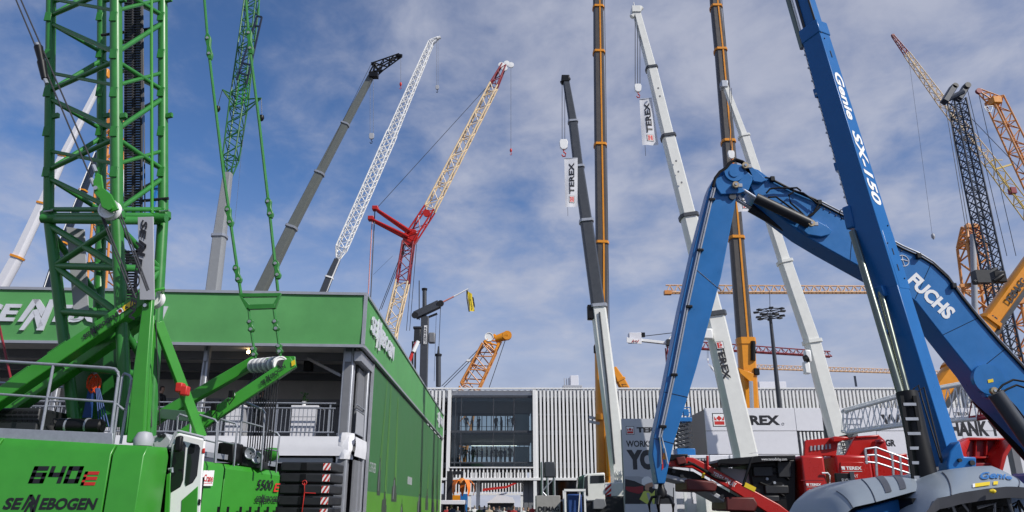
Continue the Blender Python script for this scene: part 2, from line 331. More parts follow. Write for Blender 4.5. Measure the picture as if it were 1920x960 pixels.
# inner rooms seen through the glass: side walls, ceilings, far windows
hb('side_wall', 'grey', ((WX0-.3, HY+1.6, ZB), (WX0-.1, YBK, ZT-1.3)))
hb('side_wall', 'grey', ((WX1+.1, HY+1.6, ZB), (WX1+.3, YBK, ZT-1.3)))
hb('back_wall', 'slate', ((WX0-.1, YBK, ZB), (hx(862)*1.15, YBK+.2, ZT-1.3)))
for z0, z1 in ((FL1, FL1+2.55), (FL2, FL2+2.75)):
    hb('back_window_head', 'grey', ((WX0, YBK, z1), (WX1, YBK+.2, z1+1.2)))
    hb('back_window_rail', 'white', ((WX0, YBK-.1, z0+1.45), (WX1, YBK-.05, z0+1.5)))
    for i in range(13):
        x = lerp(WX0+1.6, WX1-.2, i/12); hb('back_mullion', 'lgrey', ((x, YBK, z0), (x+.1, YBK+.1, z1)))
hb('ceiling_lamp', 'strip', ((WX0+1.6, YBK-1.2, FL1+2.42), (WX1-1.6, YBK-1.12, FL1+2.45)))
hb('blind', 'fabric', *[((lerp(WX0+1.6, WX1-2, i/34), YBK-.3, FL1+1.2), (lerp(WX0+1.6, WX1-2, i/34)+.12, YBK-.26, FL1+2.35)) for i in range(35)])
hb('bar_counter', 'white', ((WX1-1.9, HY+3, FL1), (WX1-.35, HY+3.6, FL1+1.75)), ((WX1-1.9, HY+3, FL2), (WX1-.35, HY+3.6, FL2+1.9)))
# ground level under the slatted volume
for pxx in (838, 986, 996): hb('column', 'grey', ((hx(pxx)-.3, HY+1.4, 0), (hx(pxx)+.3, HY+2, ZB-.1)))
hb('column', 'white', ((hx(893), HY+2, 0), (hx(900), HY+2.4, ZB-.1)))
hb('ground_floor_glazing', 'dglass', ((hx(1002), HY+2.2, .3), (XR, HY+2.3, ZB-.1)))
for k in range(12):
    x = hx(1006) + k*4.3; hb('ground_floor_mullion', 'lgrey', ((x, HY+2.05, 0), (x+.2, HY+2.2, ZB-.1)))
hb('plinth', 'concrete', ((hx(1002), HY+2.0, 0), (XR, HY+2.4, .3)))
# roof plant
def rooftop(label, px, py0, w):
    p = P(px, py0, HY+6); t = thing('rooftop_unit', label, 'ventilation unit', (p.x, HY+6, ZT-.35))
    z0 = ZT-.35; h = p.z - z0
    MB().box((p.x-w/2, HY+5, z0), (p.x+w/2, HY+7, z0+h*.55)).build('housing', 'lgrey', t, .03)
    MB().box((p.x-w*.1, HY+5.2, z0+h*.55), (p.x+w*.32, HY+6.8, z0+h)).build('fan_box', 'panel', t, .03)
    b = MB()
    for i in range(7): b.box((p.x-w/2+.1+i*w/7.3, HY+4.94, z0+.15), (p.x-w/2+.1+i*w/7.3+w/14, HY+5.0, z0+h*.45))
    b.build('grille', 'slate', t)
    for i in range(3): MB().tube((p.x-w*.4+i*.25, HY+5.6, z0+h*.5), (p.x-w*.4+i*.25, HY+5.6, z0+h*.9), .05).build('vent_pipe', 'alu', t)
rooftop('grey ventilation unit on the hall roof left of the orange column', 1072, 706, 2.2)
b = MB(); pa = P(1418, 718, HY+7); b.box((pa.x, HY+6, ZT-.35), (P(1468, 718, HY+7).x, HY+9, pa.z)); o = b.build('stair_housing', 'panel', None, .03, origin=(pa.x, HY+6, ZT-.35)); tag(o, 'plain white stair housing on the hall roof behind the lamp mast', 'roof housing')
# ------------------------------------------------------------------ a second slatted block seen through the passage
Y2 = 112
far = thing('slatted_link_block', 'lower white slatted block seen through the passage under the hall', 'building', (P(915, 900, Y2).x, Y2, 0))
fx0, fx1 = P(850, 900, Y2).x, P(984, 900, Y2).x; fz0, fz1 = P(900, 925, Y2).z, P(900, 886, Y2).z
fm = None; x = fx0
while x < fx1:
    if fm is None:
        b = MB(); b.box((-.09, 0, fz0), (.09, .3, fz1)); fm = b.build('slat', 'white', None); fm.parent = far; fm.location = (x-ORG[far.name].x, 0, 0)
    else: share(fm, 'slat', far, (x-ORG[far.name].x, 0, 0))
    x += .42
MB().box((fx0-.3, Y2-.1, fz0-.25), (fx1+.3, Y2+.4, fz0)).build('bottom_rail', 'white', far)
MB().box((fx0-.3, Y2+.5, fz0+.2), (fx1+.3, Y2+.6, fz1+1)).build('glass_skin', 'dglass', far)
b = MB(); b.prism([P(905, 916, Y2-1), P(950, 911, Y2-1), P(968, 903, Y2-1), P(968, 907, Y2-1), P(950, 915, Y2-1), P(905, 921, Y2-1)], (0, .05, 0)); b.build('red_stripe', 'lred', far)
MB().box((P(890, 930, Y2).x-1, Y2, 0), (P(890, 930, Y2).x-.5, Y2+.4, fz0-.25)).build('column', 'white', far)
MB().box((P(984, 930, Y2).x-.6, Y2, 0), (P(984, 930, Y2).x, Y2+.4, fz0-.25)).build('column', 'white', far)
# tents and stands beyond the passage
b = MB(); q = lambda px, py: P(px, py, 125)
b.prism([q(912, 943), q(934, 927), q(962, 933), q(966, 943)], (0, 8, 0)); t = b.build('pavilion_roof', 'fabric', None, 0, origin=(q(940, 950).x, 125, 0))
MB().box((q(914, 950).x, 125.5, 0), (q(964, 950).x, 132, q(914, 943).z)).build('booth_body', 'slate', t)
tag(t, 'white pitched pavilion seen far through the passage below the hall', 'pavilion')
# blue board and white awning under the passage
o = MB().box((P(863, 930, 74).x, 74, 0), (P(877, 930, 74).x, 74.1, P(870, 926, 74).z)).build('notice_board', 'blue', None, .01, origin=(P(870, 930, 74).x, 74, 0)); tag(o, 'small blue notice board under the hall beside the orange grapple', 'notice board')
aw = thing('kiosk', 'kiosk with a flat white awning at the end of the green wall', 'kiosk', (P(850, 945, 64).x, 64, 0))
MB().box((P(828, 945, 64).x, 62.8, P(850, 946, 64).z), (P(873, 945, 64).x, 65.4, P(850, 938, 64).z)).build('awning', 'fabric', aw, .03)
MB().box((P(830, 945, 64).x, 64, 0), (P(871, 945, 64).x, 65.2, P(850, 946, 64).z)).build('cabin', 'charcoal', aw, .02)
MB().box((P(833, 945, 64).x, 63.95, .9), (P(850, 945, 64).x, 64, 1.5)).build('hatch', 'lgrey', aw)

# ------------------------------------------------------------------ green two-storey show pavilion
TC = P(685, 553, 24.0); C0 = V((TC.x, TC.y, 0))
fl = V((-11.6, -0.72, 0)).normalized(); sdv = V((-0.0135, 1, 0)).normalized(); UP = V((0, 0, 1))
fn = V((fl.y, -fl.x, 0)); fn = fn if fn.y < 0 else -fn           # outwards on the front
sn = V((sdv.y, -sdv.x, 0)); sn = sn if sn.x > 0 else -sn         # outwards on the side
def T(s, d, z): return C0 + fl*s + sdv*d + UP*z
ZF0, ZF1 = P(680, 649, 24).z, TC.z
ZFL = P(620, 819, 24.5).z; ZBB = P(620, 855, 24.5).z
LS, LD = 19.0, 35.0
tent = thing('show_pavilion', 'green two-storey exhibitor pavilion with silver lettering and open upper terrace', 'pavilion', T(6, 8, 0))
def tb(name, m, s0, s1, d0, d1, z0, z1, bevel=0, parent=None, mb=None, build=True):
    b = mb or MB(); b.hexa([T(s0, d0, z0), T(s0, d1, z0), T(s1, d1, z0), T(s1, d0, z0)], [T(s0, d0, z1), T(s0, d1, z1), T(s1, d1, z1), T(s1, d0, z1)])
    return b.build(name, m, parent or tent, bevel) if build else b
def banner_sheet(f, n, m, depth):      # gently rippled fabric sheet
    vs = []
    for j in range(m+1):
        for i in range(n+1):
            u, v = i/n, j/m
            vs.append(f(u, v, depth*(math.sin(u*37+v*2.2)*.5 + math.sin(u*91+1.3)*.25 + math.sin(v*3.1)*.8)*math.sin(math.pi*v)))
    return vs, [(j*(n+1)+i, j*(n+1)+i+1, (j+1)*(n+1)+i+1, (j+1)*(n+1)+i) for j in range(m) for i in range(n)]
b = MB(); b.add(*banner_sheet(lambda u, v, w: T(u*LS, 0, lerp(ZF0, ZF1, v)) + fn*(.03+w), 90, 8, .026)); b.build('front_fascia', 'banner', tent)
b = MB(); b.add(*banner_sheet(lambda u, v, w: T(0, u*LD, lerp(ZF0, ZF1, v)) + sn*(.03+w), 90, 8, .006)); b.build('side_fascia', 'banner', tent)
for nm, z in (('bottom_trim', ZF0-.05), ('top_trim', ZF1-.03)):
    tb(nm, 'alu', -.06, LS, -.09, .05, z, z+.09); tb(nm, 'alu', -.09, .05, .055, LD, z, z+.09)
tb('corner_trim', 'alu', -.085, .02, -.085, .02, ZF0+.045, ZF1-.035)
tb('eave_gutter', 'alu', .06, .3, .35, LD, ZF0-.42, ZF0-.1); 
tb('roof', 'fabric', .06, LS, .06, LD, ZF1-.6, ZF1-.5)
tb('ceiling', 'ceil', .35, LS, .35, 7.9, ZF0+.15, ZF0+.25)
for d in (1.9, 4.2, 6.3): tb('ceiling_beam', 'grey', .35, LS, d, d+.18, ZF0-.12, ZF0+.14)
tb('back_wall', 'lgrey', .3, LS, 6.6, 6.8, 0, ZF0-.85); tb('back_wall_fabric', 'ceil', .3, LS, 6.62, 6.78, ZF0-.85, ZF0+.14)
for s in (1.9, 3.5, 5.1, 6.7, 8.3, 9.9, 11.5): tb('wall_joint', 'slate', s, s+.04, 6.57, 6.6, ZFL, ZF0-.9)
tb('wall_joint', 'slate', .3, LS, 6.56, 6.59, ZFL+1.7, ZFL+1.74)
tb('terrace_floor', 'grey', .45, LS, .52, 6.6, ZFL-.35, ZFL-.02)
def fabric_band(s0, s1, d0, d1, nrm):
    b = MB(); b.add(*banner_sheet(lambda u, v, w: T(lerp(s0, s1, u), lerp(d0, d1, u), lerp(ZBB, ZFL, v)) + nrm*(.02+w), 40, 6, .02)); return b.build('fabric_valance', 'fabric', tent)
fabric_band(.30, LS, .42, .42, fn); fabric_band(.12, .12, .42, 2.5, sn)
b = MB()                                             # crumpled corner wrap of the valance
def wrap_pt(i, k):                                    # ring point i of 14, level k of 9, creased
    a = 2*math.pi*i/14; r = .27 + .05*math.sin(a*3+k*.9) + random.uniform(-.02, .02)
    return T(.46 + r*math.cos(a)*.95, .62 + r*math.sin(a)*1.0, lerp(ZBB-.1, ZFL+.12, k/8))
b.add([wrap_pt(i, k) for k in range(9) for i in range(14)], [(k*14+i, k*14+(i+1) % 14, (k+1)*14+(i+1) % 14, (k+1)*14+i) for k in range(8) for i in range(14)])
b.build('corner_wrap', 'fabric', tent)
def post(s, d, w=.30, z1=None):
    z1 = z1 or ZF0+.1; p = tb('post', 'alu', s-w/2, s+w/2, d-w/2, d+w/2, 0, z1, .03)
    b = MB(); tb('', '', s-w/2+.07, s+w/2-.07, d-w/2-.012, d-w/2-.002, .2, z1, mb=b, build=False); b.build('groove', 'grey', p)
    tb('bracket', 'galv', s-w*.3, s+w*.3, d-w/2-.05, d-w/2-.013, z1-.55, z1-.2, .01, parent=p)
post(.50, .62, .36); post(.22, 2.35, .2); post(5.15, .68, .20); post(9.75, .68, .20); post(.34, 6.4, .2)
b = MB(); b.beam(T(.75, .7, ZF0-.85), T(2.5, 2.2, ZF0+.1), .09, .09); b.build('roof_strut', 'galv', tent)
tb('side_glass', 'grey', .28, .34, 1.2, 6.2, ZFL, ZF0-.5); tb('side_glass_lower', 'grey', .16, .22, .86, 2.4, .1, ZBB-.1)
tb('side_glass_rail', 'alu', .12, .2, .86, 2.4, 1.45, 1.55); tb('side_glass_rail', 'alu', .12, .2, 1.55, 1.62, .1, 1.44)
tb('side_glass_rail', 'alu', .12, .2, 1.55, 1.62, 1.56, ZBB-.1)
# lower storey front: opening with a charcoal sheet for its interior shade, door frame and lintel
tb('lintel', 'alu', .8, LS, .55, .68, ZBB-.22, ZBB-.06); tb('door_frame', 'alu', 1.05, 1.3, .56, .7, 0, ZBB-.23); tb('interior_shade_sheet', 'charcoal', 1.3, LS, 2.2, 2.3, 0, ZBB-.2); tb('door_rail', 'alu', 1.3, 2.6, .6, .66, 1.55, 1.65)
# terrace railing: rails, posts and bars
zr = ZFL + 1.06
for z in (zr, zr-.16, ZFL+.14): 
    b = MB(); b.tube(T(.82, .58, z), T(LS, .58, z), .024); b.build('rail', 'galv', tent)
    b = MB(); b.tube(T(.2, .8, z), T(.2, 2.3, z), .024); b.build('rail', 'galv', tent)
barm = None; s = .9
while s < LS:
    if barm is None: b = MB(); b.tube(T(s, .58, ZFL+.14), T(s, .58, zr-.16), .012, n=6); barm = b.build('rail_bar', 'galv', tent); s0_ = s
    else: share(barm, 'rail_bar', tent, fl*(s-s0_))
    s += .135
for s in (1.0, 2.7, 4.4, 6.1, 7.8, 9.5, 11.2): b = MB(); b.beam(T(s, .60, ZFL-.05), T(s, .60, zr), .05, .03); b.build('rail_post', 'galv', tent)
b = MB(); b.hexa([T(.19, .9, ZFL+.16), T(.21, .9, ZFL+.16), T(.21, 2.2, ZFL+.16), T(.19, 2.2, ZFL+.16)], [T(.19, .9, zr-.2), T(.21, .9, zr-.2), T(.21, 2.2, zr-.2), T(.19, 2.2, zr-.2)]); b.build('rail_infill', 'lgrey', tent)
# lettering on the fascia
k = (-fl)                                            # to the right along the front
sx = lambda px, py: (P(px, py, 24).x - C0.x)/fl.x
s_l = 12.05; pS = P(-22, 604, 23.3); 
sennebogen(T(12.05, 0, P(40, 604, 23.3).z) + fn*.09, k, UP, .58, 5.75, 'silver', tent, thick=.05)
zc = lerp(ZF0, ZF1, .40); sennebogen(T(0, .95, zc) + sn*.09, sdv, UP, .62, 5.6, 'silver', tent, thick=.05)
sennebogen(T(0, 29.0, zc) + sn*.09, sdv, UP, .62, 4.8, 'silver', tent, thick=.05)
# printed side wall
D0 = 2.62; ZS = 2.2
def wall_sheet(z0, z1, m, name):
    b = MB(); b.add(*banner_sheet(lambda u, v, w: T(.06, lerp(D0, LD, u), lerp(z0, z1, v)) + sn*(.02+w), 80, 6, .003)); return b.build(name, m, tent)
wall_sheet(ZS, ZF0-.12, 'bannerd', 'side_wall_print'); wall_sheet(0.02, ZS, 'lime', 'side_wall_lower_print')
tb('wall_edge', 'alu', .0, .1, D0-.06, D0, 0, ZF0-.12); tb('wall_end', 'white', -.02, .25, LD, LD+.3, 0, ZF0)
tb('wall_backing', 'grey', .10, .20, D0, LD, 0, ZF0-.12)
pg = mat('printed_machine_dark', (.035, .05, .035), .55, var=.6, scale=9); pb = mat('printed_boom_green', (.13, .34, .06), .55, var=.2)
W = lambda d, z, o=.05: T(.06, d, z) + sn*(.027 + (o-.05))
def printed(d, zb, w, h, boom, lean, warm):
    b = MB(); j = lambda a: random.uniform(-a, a)
    pts = [(-.5, 0), (.5, 0), (.5, .32), (.36, .36), (.34, .62), (.12, .66), (.05, .95), (-.12, .95), (-.18, .6), (-.46, .55), (-.5, .3)]
    b.add([W(d + a*w, zb + c*h) for a, c in pts], [tuple(range(len(pts)))])
    b.cur = 1; b.add([W(d-.07*w, zb+h*.9, .056), W(d+.07*w, zb+h*.9, .056), W(d+lean+.03*w, zb+h*.9+boom, .056), W(d+lean, zb+h*.9+boom, .056)], [(0, 1, 2, 3)])
    b.add([W(d+.2*w, zb+h*.6, .057), W(d+.28*w, zb+h*.6, .057), W(d+lean+.12*w, zb+h*.9+boom, .057), W(d+lean+.08*w, zb+h*.9+boom, .057)], [(0, 1, 2, 3)])
    if warm: b.cur = 2; b.add([W(d-.3*w, zb+h*.1, .058), W(d-.12*w, zb+h*.1, .058), W(d-.05*w, zb+h*.8, .058), W(d-.2*w, zb+h*.8, .058)], [(0, 1, 2, 3)])
    b.build('printed_crane', [pg, pb, 'grey'], tent, flat=True)
for a in ((5.3, 2.1, .8, 1.5, 3.4, .7, 1), (6.9, 1.45, 1.3, .9, 4.2, .1, 0), (9.6, 1.9, 1.6, 1.1, 3.4, -.4, 1), (20, 1.3, 2.0, 1.2, 1.3, .5, 1), (24.5, 1.5, 1.8, 1.4, 1.5, .6, 0), (29, 1.3, 2.4, 1.1, 1.4, -.3, 1), (32.5, 1.4, 1.6, 1.2, 1.6, .2, 0), (12.4, .9, 1.6, 1.0, .3, 0, 1)): printed(*a)
text('GO FOR GREEN', W(2.95, 2.85, .051), sdv, UP, .34, 1.35, 'silver', tent, .0, name='printed_caption')
for d, z, n, w in ((14.2, 2.75, 7, 1.9),):
    b = MB()
    for i in range(n):
        a = d + i*w/n; b.add([W(a, z), W(a+w/n*.62, z), W(a+w/n*.62, z+.36), W(a, z+.36)], [(0, 1, 2, 3)])
    b.build('printed_caption', 'silver', tent, flat=True)
# furniture and fittings of the terrace
def at_t(px, py, d): return T((P(px, py, 24.0+d).x - C0.x - sdv.x*d)/fl.x, d, 0)
def counter(px0, px1, label):
    a = (P(px0, 790, 25.2).x - C0.x)/fl.x; c = (P(px1, 790, 25.2).x - C0.x)/fl.x
    t = thing('bar_counter', label, 'counter', T((a+c)/2, 1.3, ZFL-.02), 'white counters on the pavilion terrace')
    tb('front_panel', 'panel', c, a, 1.0, 1.06, ZFL-.01, ZFL+.98, .01, parent=t); tb('counter_top', 'fabric', c-.06, a+.03, .96, 1.75, ZFL+.98, ZFL+1.04, .01, parent=t)
    tb('side_panel', 'lgrey', c, c+.05, 1.07, 1.7, ZFL-.01, ZFL+.98, parent=t)
    for z in (.34, .67): tb('panel_joint', 'lgrey', c, a, .992, .999, ZFL+z, ZFL+z+.02, parent=t)
    return (a+c)/2
sc = counter(552, 597, 'white bar counter with a potted plant at the terrace corner'); counter(433, 462, 'white bar counter behind the hanging wire ropes on the terrace')
sp = counter(180, 240, 'white bar counter behind the near green crane mast on the terrace')
def pot(s, d, label):
    t = thing('potted_plant', label, 'plant', T(s, d, ZFL+1.04), 'potted plants on the terrace counters')
    MB().lathe(T(s, d, ZFL+1.042), [(.055, 0), (.075, .15), (.08, .155), (.07, .15)]).build('pot', 'white', t)
    b = MB()
    for i in range(46):
        a = random.uniform(0, 6.28); h = random.uniform(.02, .3); r = random.uniform(.0, .13); c = T(s, d, ZFL+1.19+h) + V((math.cos(a)*r, math.sin(a)*r, 0)); e = V((random.uniform(-.05, .05), random.uniform(-.05, .05), random.uniform(-.02, .06))); f = V((random.uniform(-.03, .03), random.uniform(-.03, .03), random.uniform(-.03, .03)))
        b.add([c-e, c+f, c+e, c-f], [(0, 1, 2, 3)])
    b.build('leaves', 'leaf', t, flat=True)
pot(sc+.08, 1.2, 'small leafy plant in a white pot on the corner counter')
def speaker(px, py, d, label):
    p = at_t(px, py, d); z = P(px, py, 24+d).z; t = thing('loudspeaker', label, 'loudspeaker', (p.x, p.y, z), 'loudspeakers under the pavilion ceiling')
    MB().box((p.x-.15, p.y-.14, z-.26), (p.x+.15, p.y+.14, z+.26)).build('cabinet', 'black', t, .02)
    MB().lathe((p.x, p.y-.141, z-.06), [(.11, 0), (.1, -.01), (.03, .0)], (0, 1, 0)).build('cone', 'charcoal', t)
    MB().tube((p.x, p.y, z+.26), (p.x, p.y, ZF0+.14), .02).build('hanger', 'black', t)
speaker(581, 684, 3.2, 'black loudspeaker hanging near the pavilion corner post'); speaker(364, 656, 3.0, 'black loudspeaker hanging left of the middle terrace post')
def spot(px, py, d, label):
    p = at_t(px, py, d); z = P(px, py, 24+d).z; t = thing('ceiling_lamp', label, 'lamp', (p.x, p.y, z), 'lit lamps under the pavilion ceiling')
    MB().lathe((p.x, p.y, z), [(.03, .0), (.05, -.05), (.09, -.1), (.085, -.1)], (0, .5, 1)).build('housing', 'black', t)
    MB().lathe((p.x, p.y-.07, z-.06), [(.001, -.05), (.05, -.04), (.06, 0), (.04, .05)], (0, .5, 1)).build('bulb', 'lamp', t)
    MB().tube((p.x, p.y, z), (p.x, p.y, ZF0+.14), .012).build('stem', 'black', t)
spot(43, 648, 2.5, 'lit warm lamp below the fascia at the left end'); spot(472, 660, 1.5, 'lit warm lamp behind the green pendant ropes')
# ------------------------------------------------------------------ near green crawler crane
def poly(b, pts, Y, th): b.prism([P(x, y, Y) for x, y in pts], (0, th, 0))
def tubes(name, m, parent, pts, r, Y, n=8):
    b = MB(); b.path([P(*a[:2], a[2] if len(a) > 2 else Y) for a in pts], r, n); return b.build(name, m, parent)
def disc(parent, name, m, c, r, th, axis=(0, 1, 0), n=24, hub=None):
    b = MB(); b.lathe(c, [(r, -th/2), (r, th/2)], axis, n); o = b.build(name, m, parent)
    if hub: MB().lathe(V(c) - V(axis)*(th/2), [(r*hub, -.02), (r*hub, .0)], axis, 12).build(name + '_hub', 'chrome', o)
    return o
def sheave(parent, c, r, th, m='white', axis=(0, 1, 0), name='sheave'):
    b = MB(); b.lathe(c, [(r*.55, -th*.3), (r*.8, -th*.3), (r*.84, -th/2), (r, -th/2), (r*.88, -th*.1), (r*.88, th*.1), (r, th/2), (r*.84, th/2), (r*.8, th*.3), (r*.55, th*.3)], axis, 28)
    return b.build(name, m, parent)
def track(parent, x0, x1, y0, y1, h, m='charcoal'):
    r = h/2; pts = []
    for i in range(9): a = math.pi/2 + math.pi*i/8; pts.append(V((x0+r+math.cos(a)*r, y0, r+math.sin(a)*r)))
    for i in range(9): a = -math.pi/2 + math.pi*i/8; pts.append(V((x1-r+math.cos(a)*r, y0, r+math.sin(a)*r)))
    t = MB().prism(pts, (0, y1-y0, 0)).build('crawler_track', m, parent)
    b = MB(); x = x0 + r
    while x < x1 - r: b.box((x, y0-.03, h+.005), (x+.22, y1+.03, h+.05)); x += .3
    b.build('track_pad', 'black', t)
K = thing('crawler_crane', 'near green crawler crane with lattice boom and 640 E on its side', 'crane', V((P(150, 950, 13.2).x, 13.2, 0)))
YB = 11.5
def bodypanel(x0, x1, xe=None):                      # chamfered side panel of the upper carriage
    f = lambda px: lerp(820, 832, px/210)            # top line of the panel in the photograph
    b = MB(); A = [P(x0, f(x0), YB), P(x1, f(x1), YB)]; z0 = .92
    def ring(z_off, inset): return [V((A[0].x, YB+inset, A[0].z-z_off)), V((A[1].x, YB+inset, A[1].z-z_off))]
    lo = [V((a.x, YB, z0)) for a in A]; mid = ring(.15, 0); top = ring(0, .10)
    if xe is None:
        back = [V((A[1].x, YB+2.6, A[1].z)), V((A[0].x, YB+2.6, A[0].z))]; bl = [V((v.x, v.y, z0)) for v in back]
        vs = lo + mid + top + back + bl
        b.add(vs, [(0,1,3,2),(2,3,5,4),(4,5,6,7),(7,6,8,9),(1,8,6,5,3),(0,2,4,7,9),(0,9,8,1)])
    else:
        E = P(xe, 838, YB+.55); e0, e1, e2 = V((E.x, E.y, z0)), V((E.x, E.y, E.z-.15)), V((E.x-.08, E.y+.08, E.z))
        F = V((E.x-.95, YB+2.6, E.z)); back = [F, V((A[0].x, YB+2.6, A[0].z))]; bl = [V((v.x, v.y, z0)) for v in back]
        vs = lo + mid + top + [e0, e1, e2] + back + bl
        b.add(vs, [(0,1,3,2),(2,3,5,4),(1,6,7,3),(3,7,8,5),(4,5,8,9,10),(6,11,9,8,7),(10,9,11,12),(0,2,4,10,12),(0,12,11,6,1)])
    return b.build('side_panel', 'green', K, .012)
bodypanel(-190, -2); bodypanel(1.0, 211); bodypanel(214.5, 272, 318)
MB().box((P(-185, 950, YB).x, YB+.15, .9), (P(250, 950, YB).x, YB+2.5, 2.2)).build('frame', 'black', K)
tx = P(130, 950, 12.5).x
track(K, tx-3.4, tx+2.6, 11.1, 11.8, .88); track(K, tx-3.4, tx+2.6, 14.0, 14.7, .88)
MB().lathe((tx, 12.9, .5), [(.9, 0), (.9, .42)]).build('slewing_ring', 'black', K)
# lettering on the side: squared figures
def seg_text(s, p0, h, w, m, slant=.2, th=.2, Y=None):
    G = {'6': 'a f g e d c', '4': 'f g b c', '0': 'a b c d e f', '5': 'a f g c d', 'E': 'a f e g d'}; n = len(s); cw = w/n; b = MB()
    for i, c in enumerate(s):
        def Q(u, v): return V((p0[0] + i*cw + u*cw*.86 + v*h*slant, p0[1]-.006, p0[2] + v*h))
        t = th; tu = th*h/(cw*.86)
        SG = dict(a=(0,1,1-t,1), d=(0,1,0,t), g=(0,1,.5-t/2,.5+t/2), f=(0,tu,.5-t/2,1), e=(0,tu,0,.5), b=(1-tu,1,.5-t/2,1), c=(1-tu,1,0,.5+t/2))
        for k in G[c].split():
            u0, u1, v0, v1 = SG[k]; b.add([Q(u0,v0), Q(u1,v0), Q(u1,v1), Q(u0,v1)], [(0,1,2,3)])
    return b.build('lettering', m, K, flat=True)
pp = P(53, 906, YB); hh = P(53, 874, YB).z - pp.z
seg_text('640', pp, hh, px_m(98, 890, YB), 'ink', th=.25); pe = P(151, 910, YB); seg_text('E', pe, P(151, 884, YB).z-pe.z, px_m(31, 890, YB), 'lred', th=.23)
pp = P(5, 955, YB); sennebogen(pp + V((0,-.002,0)), (1,0,-.004), (0,0,1), P(5, 933, YB).z-pp.z, px_m(176, 945, YB), 'ink', K)
# walkway kick plate, railings
b = MB(); poly(b, [(-150, 796), (211, 812), (211, 834), (-150, 822)], YB+.16, .04); b.build('kick_plate', 'galv', K, .005)
YR = 11.75
tubes('handrail', 'galv', K, [(-160, 668), (60, 681), (205, 690), (216, 692), (222, 699), (222, 707), (213, 775), (206, 832)], .024, YR)
tubes('handrail', 'galv', K, [(-160, 728), (214, 754)], .019, YR); tubes('handrail_post', 'galv', K, [(100, 685), (90, 740), (77, 812)], .022, YR)
tubes('handrail', 'galv', K, [(233, 700), (243, 704), (247, 712), (236, 770), (226, 832)], .022, YR+.3); tubes('handrail', 'galv', K, [(233, 700), (229, 708), (212, 832)], .022, YR+.3)
tubes('handrail', 'galv', K, [(214, 754), (232, 768)], .018, YR+.15)
for ya, yb in ((714, 735), (762, 788)): tubes('handrail', 'galv', K, [(-150, ya-8, 13.9), (236, yb, 13.9)], .02, 13.9)
for x in (44, 152): tubes('handrail_post', 'galv', K, [(x+6, 719, 13.9), (x-6, 820, 13.9)], .018, 13.9)
tubes('grab_rail', 'galv', K, [(259, 739), (258, 736), (262, 741), (256, 790), (250, 800)], .02, YR+.4)
# engine block and silencer on the deck
b = MB(); b.box((P(-70, 790, 12.4).x, 12.3, 2.45), (P(78, 790, 12.4).x, 13.3, P(40, 766, 12.4).z)); eng = b.build('engine_cover', 'charcoal', K, .03)
for j in range(3):
    for i in range(14): c = P(-62 + i*10, 773 + j*8, 12.295); b = MB(); b.cbox(c, .065, .012, .032); b.build('grille_slot', 'black', eng)
b = MB(); a, c = P(112, 798, 12.35), P(190, 800, 12.35); b.lathe(a, [(.08, -.02), (.12, 0), (.12, (c-a).length), (.09, (c-a).length+.03)], c-a, 18); si = b.build('silencer', 'black', K)
b = MB(); b.path([P(98, 815, 12.3), P(97, 800, 12.3), P(102, 794, 12.32), P(113, 797, 12.35)], .09, 10); b.build('exhaust_elbow', 'rubber', si)
for x in (128, 165): b = MB(); b.lathe(P(x, 798.5, 12.35), [(.125, -.015), (.125, .015)], (1, 0, 0), 18); b.build('clamp_band', 'galv', si)
b = MB(); b.lathe(P(268, 836, 11.9), [(.02, -.02), (.14, .0), (.15, .1), (.10, .2), (.02, .22)], (0, 0, 1), 18); b.build('air_filter', 'lgrey', K)
# slings
b = MB(); b.lathe(P(176, 700, 12.9), [(.035, -.1), (.05, 0), (.03, .1)], (0, 0, 1), 10); b.build('hook', 'galv', K)
b = MB()
for i in range(4): c = P(170 + i*4, 716 + (i % 2)*6, 12.85); b.path([c + V((math.sin(t)*.055, 0, math.cos(t)*.13)) for t in [k*math.pi/4 for k in range(9)]], .02, 6)
b.build('shackle', mat('orange_red_shackle', (.75, .07, .01), .4), K)
b = MB(); poly(b, [(166, 727), (176, 727), (170, 783), (154, 783)], 12.85, .05)
for i in range(4): b.path([P(180+i*2, 728, 12.83), P(186+i*6, 800, 12.83)], .012, 5)
b.build('slings', 'dblue', K)
# boom: four chords, every brace a piece of its own
CH = dict(A=((91, 412, 12.95), (97, -90, 12.5)), C=((219, 412, 12.0), (217, -90, 11.55)), D=((306, 412, 13.0), (305, -90, 12.6)), B=((190, 412, 13.9), (191, -90, 13.5)))
cv = {k: (P(*a), P(*b)) for k, (a, b) in CH.items()}
for k, (a, b_) in cv.items(): MB().tube(a, b_, .105 if k == 'C' else .092, n=14).build('chord', 'mgreen', K)
order = 'ACDB'; NB = 7
for fi in range(4):
    k, l = order[fi], order[(fi+1) % 4]
    for i in range(NB):
        t0, t1 = i/NB + .03, (i+1)/NB
        p_, q_ = (lerp(*cv[k], t0), lerp(*cv[l], t1)) if (i+fi) % 2 else (lerp(*cv[l], t0), lerp(*cv[k], t1))
        MB().tube(p_, q_, .045, n=10).build('brace', 'mgreen', K)
        if fi < 2:
            m_ = .5*(t0+t1); p2, q2 = (lerp(*cv[l], t0+.02), lerp(*cv[k], m_+.01)) if (i+fi) % 2 else (lerp(*cv[k], t0+.02), lerp(*cv[l], m_+.01))
            if i % 2: MB().tube(p2, q2, .036, n=8).build('brace', 'mgreen', K)
for y_, r_ in ((.015, .05), (.035, .045)):
    for fi in range(4): MB().tube(lerp(*cv[order[fi]], y_), lerp(*cv[order[(fi+1) % 4]], y_), r_, n=10).build('crossbar', 'mgreen', K)
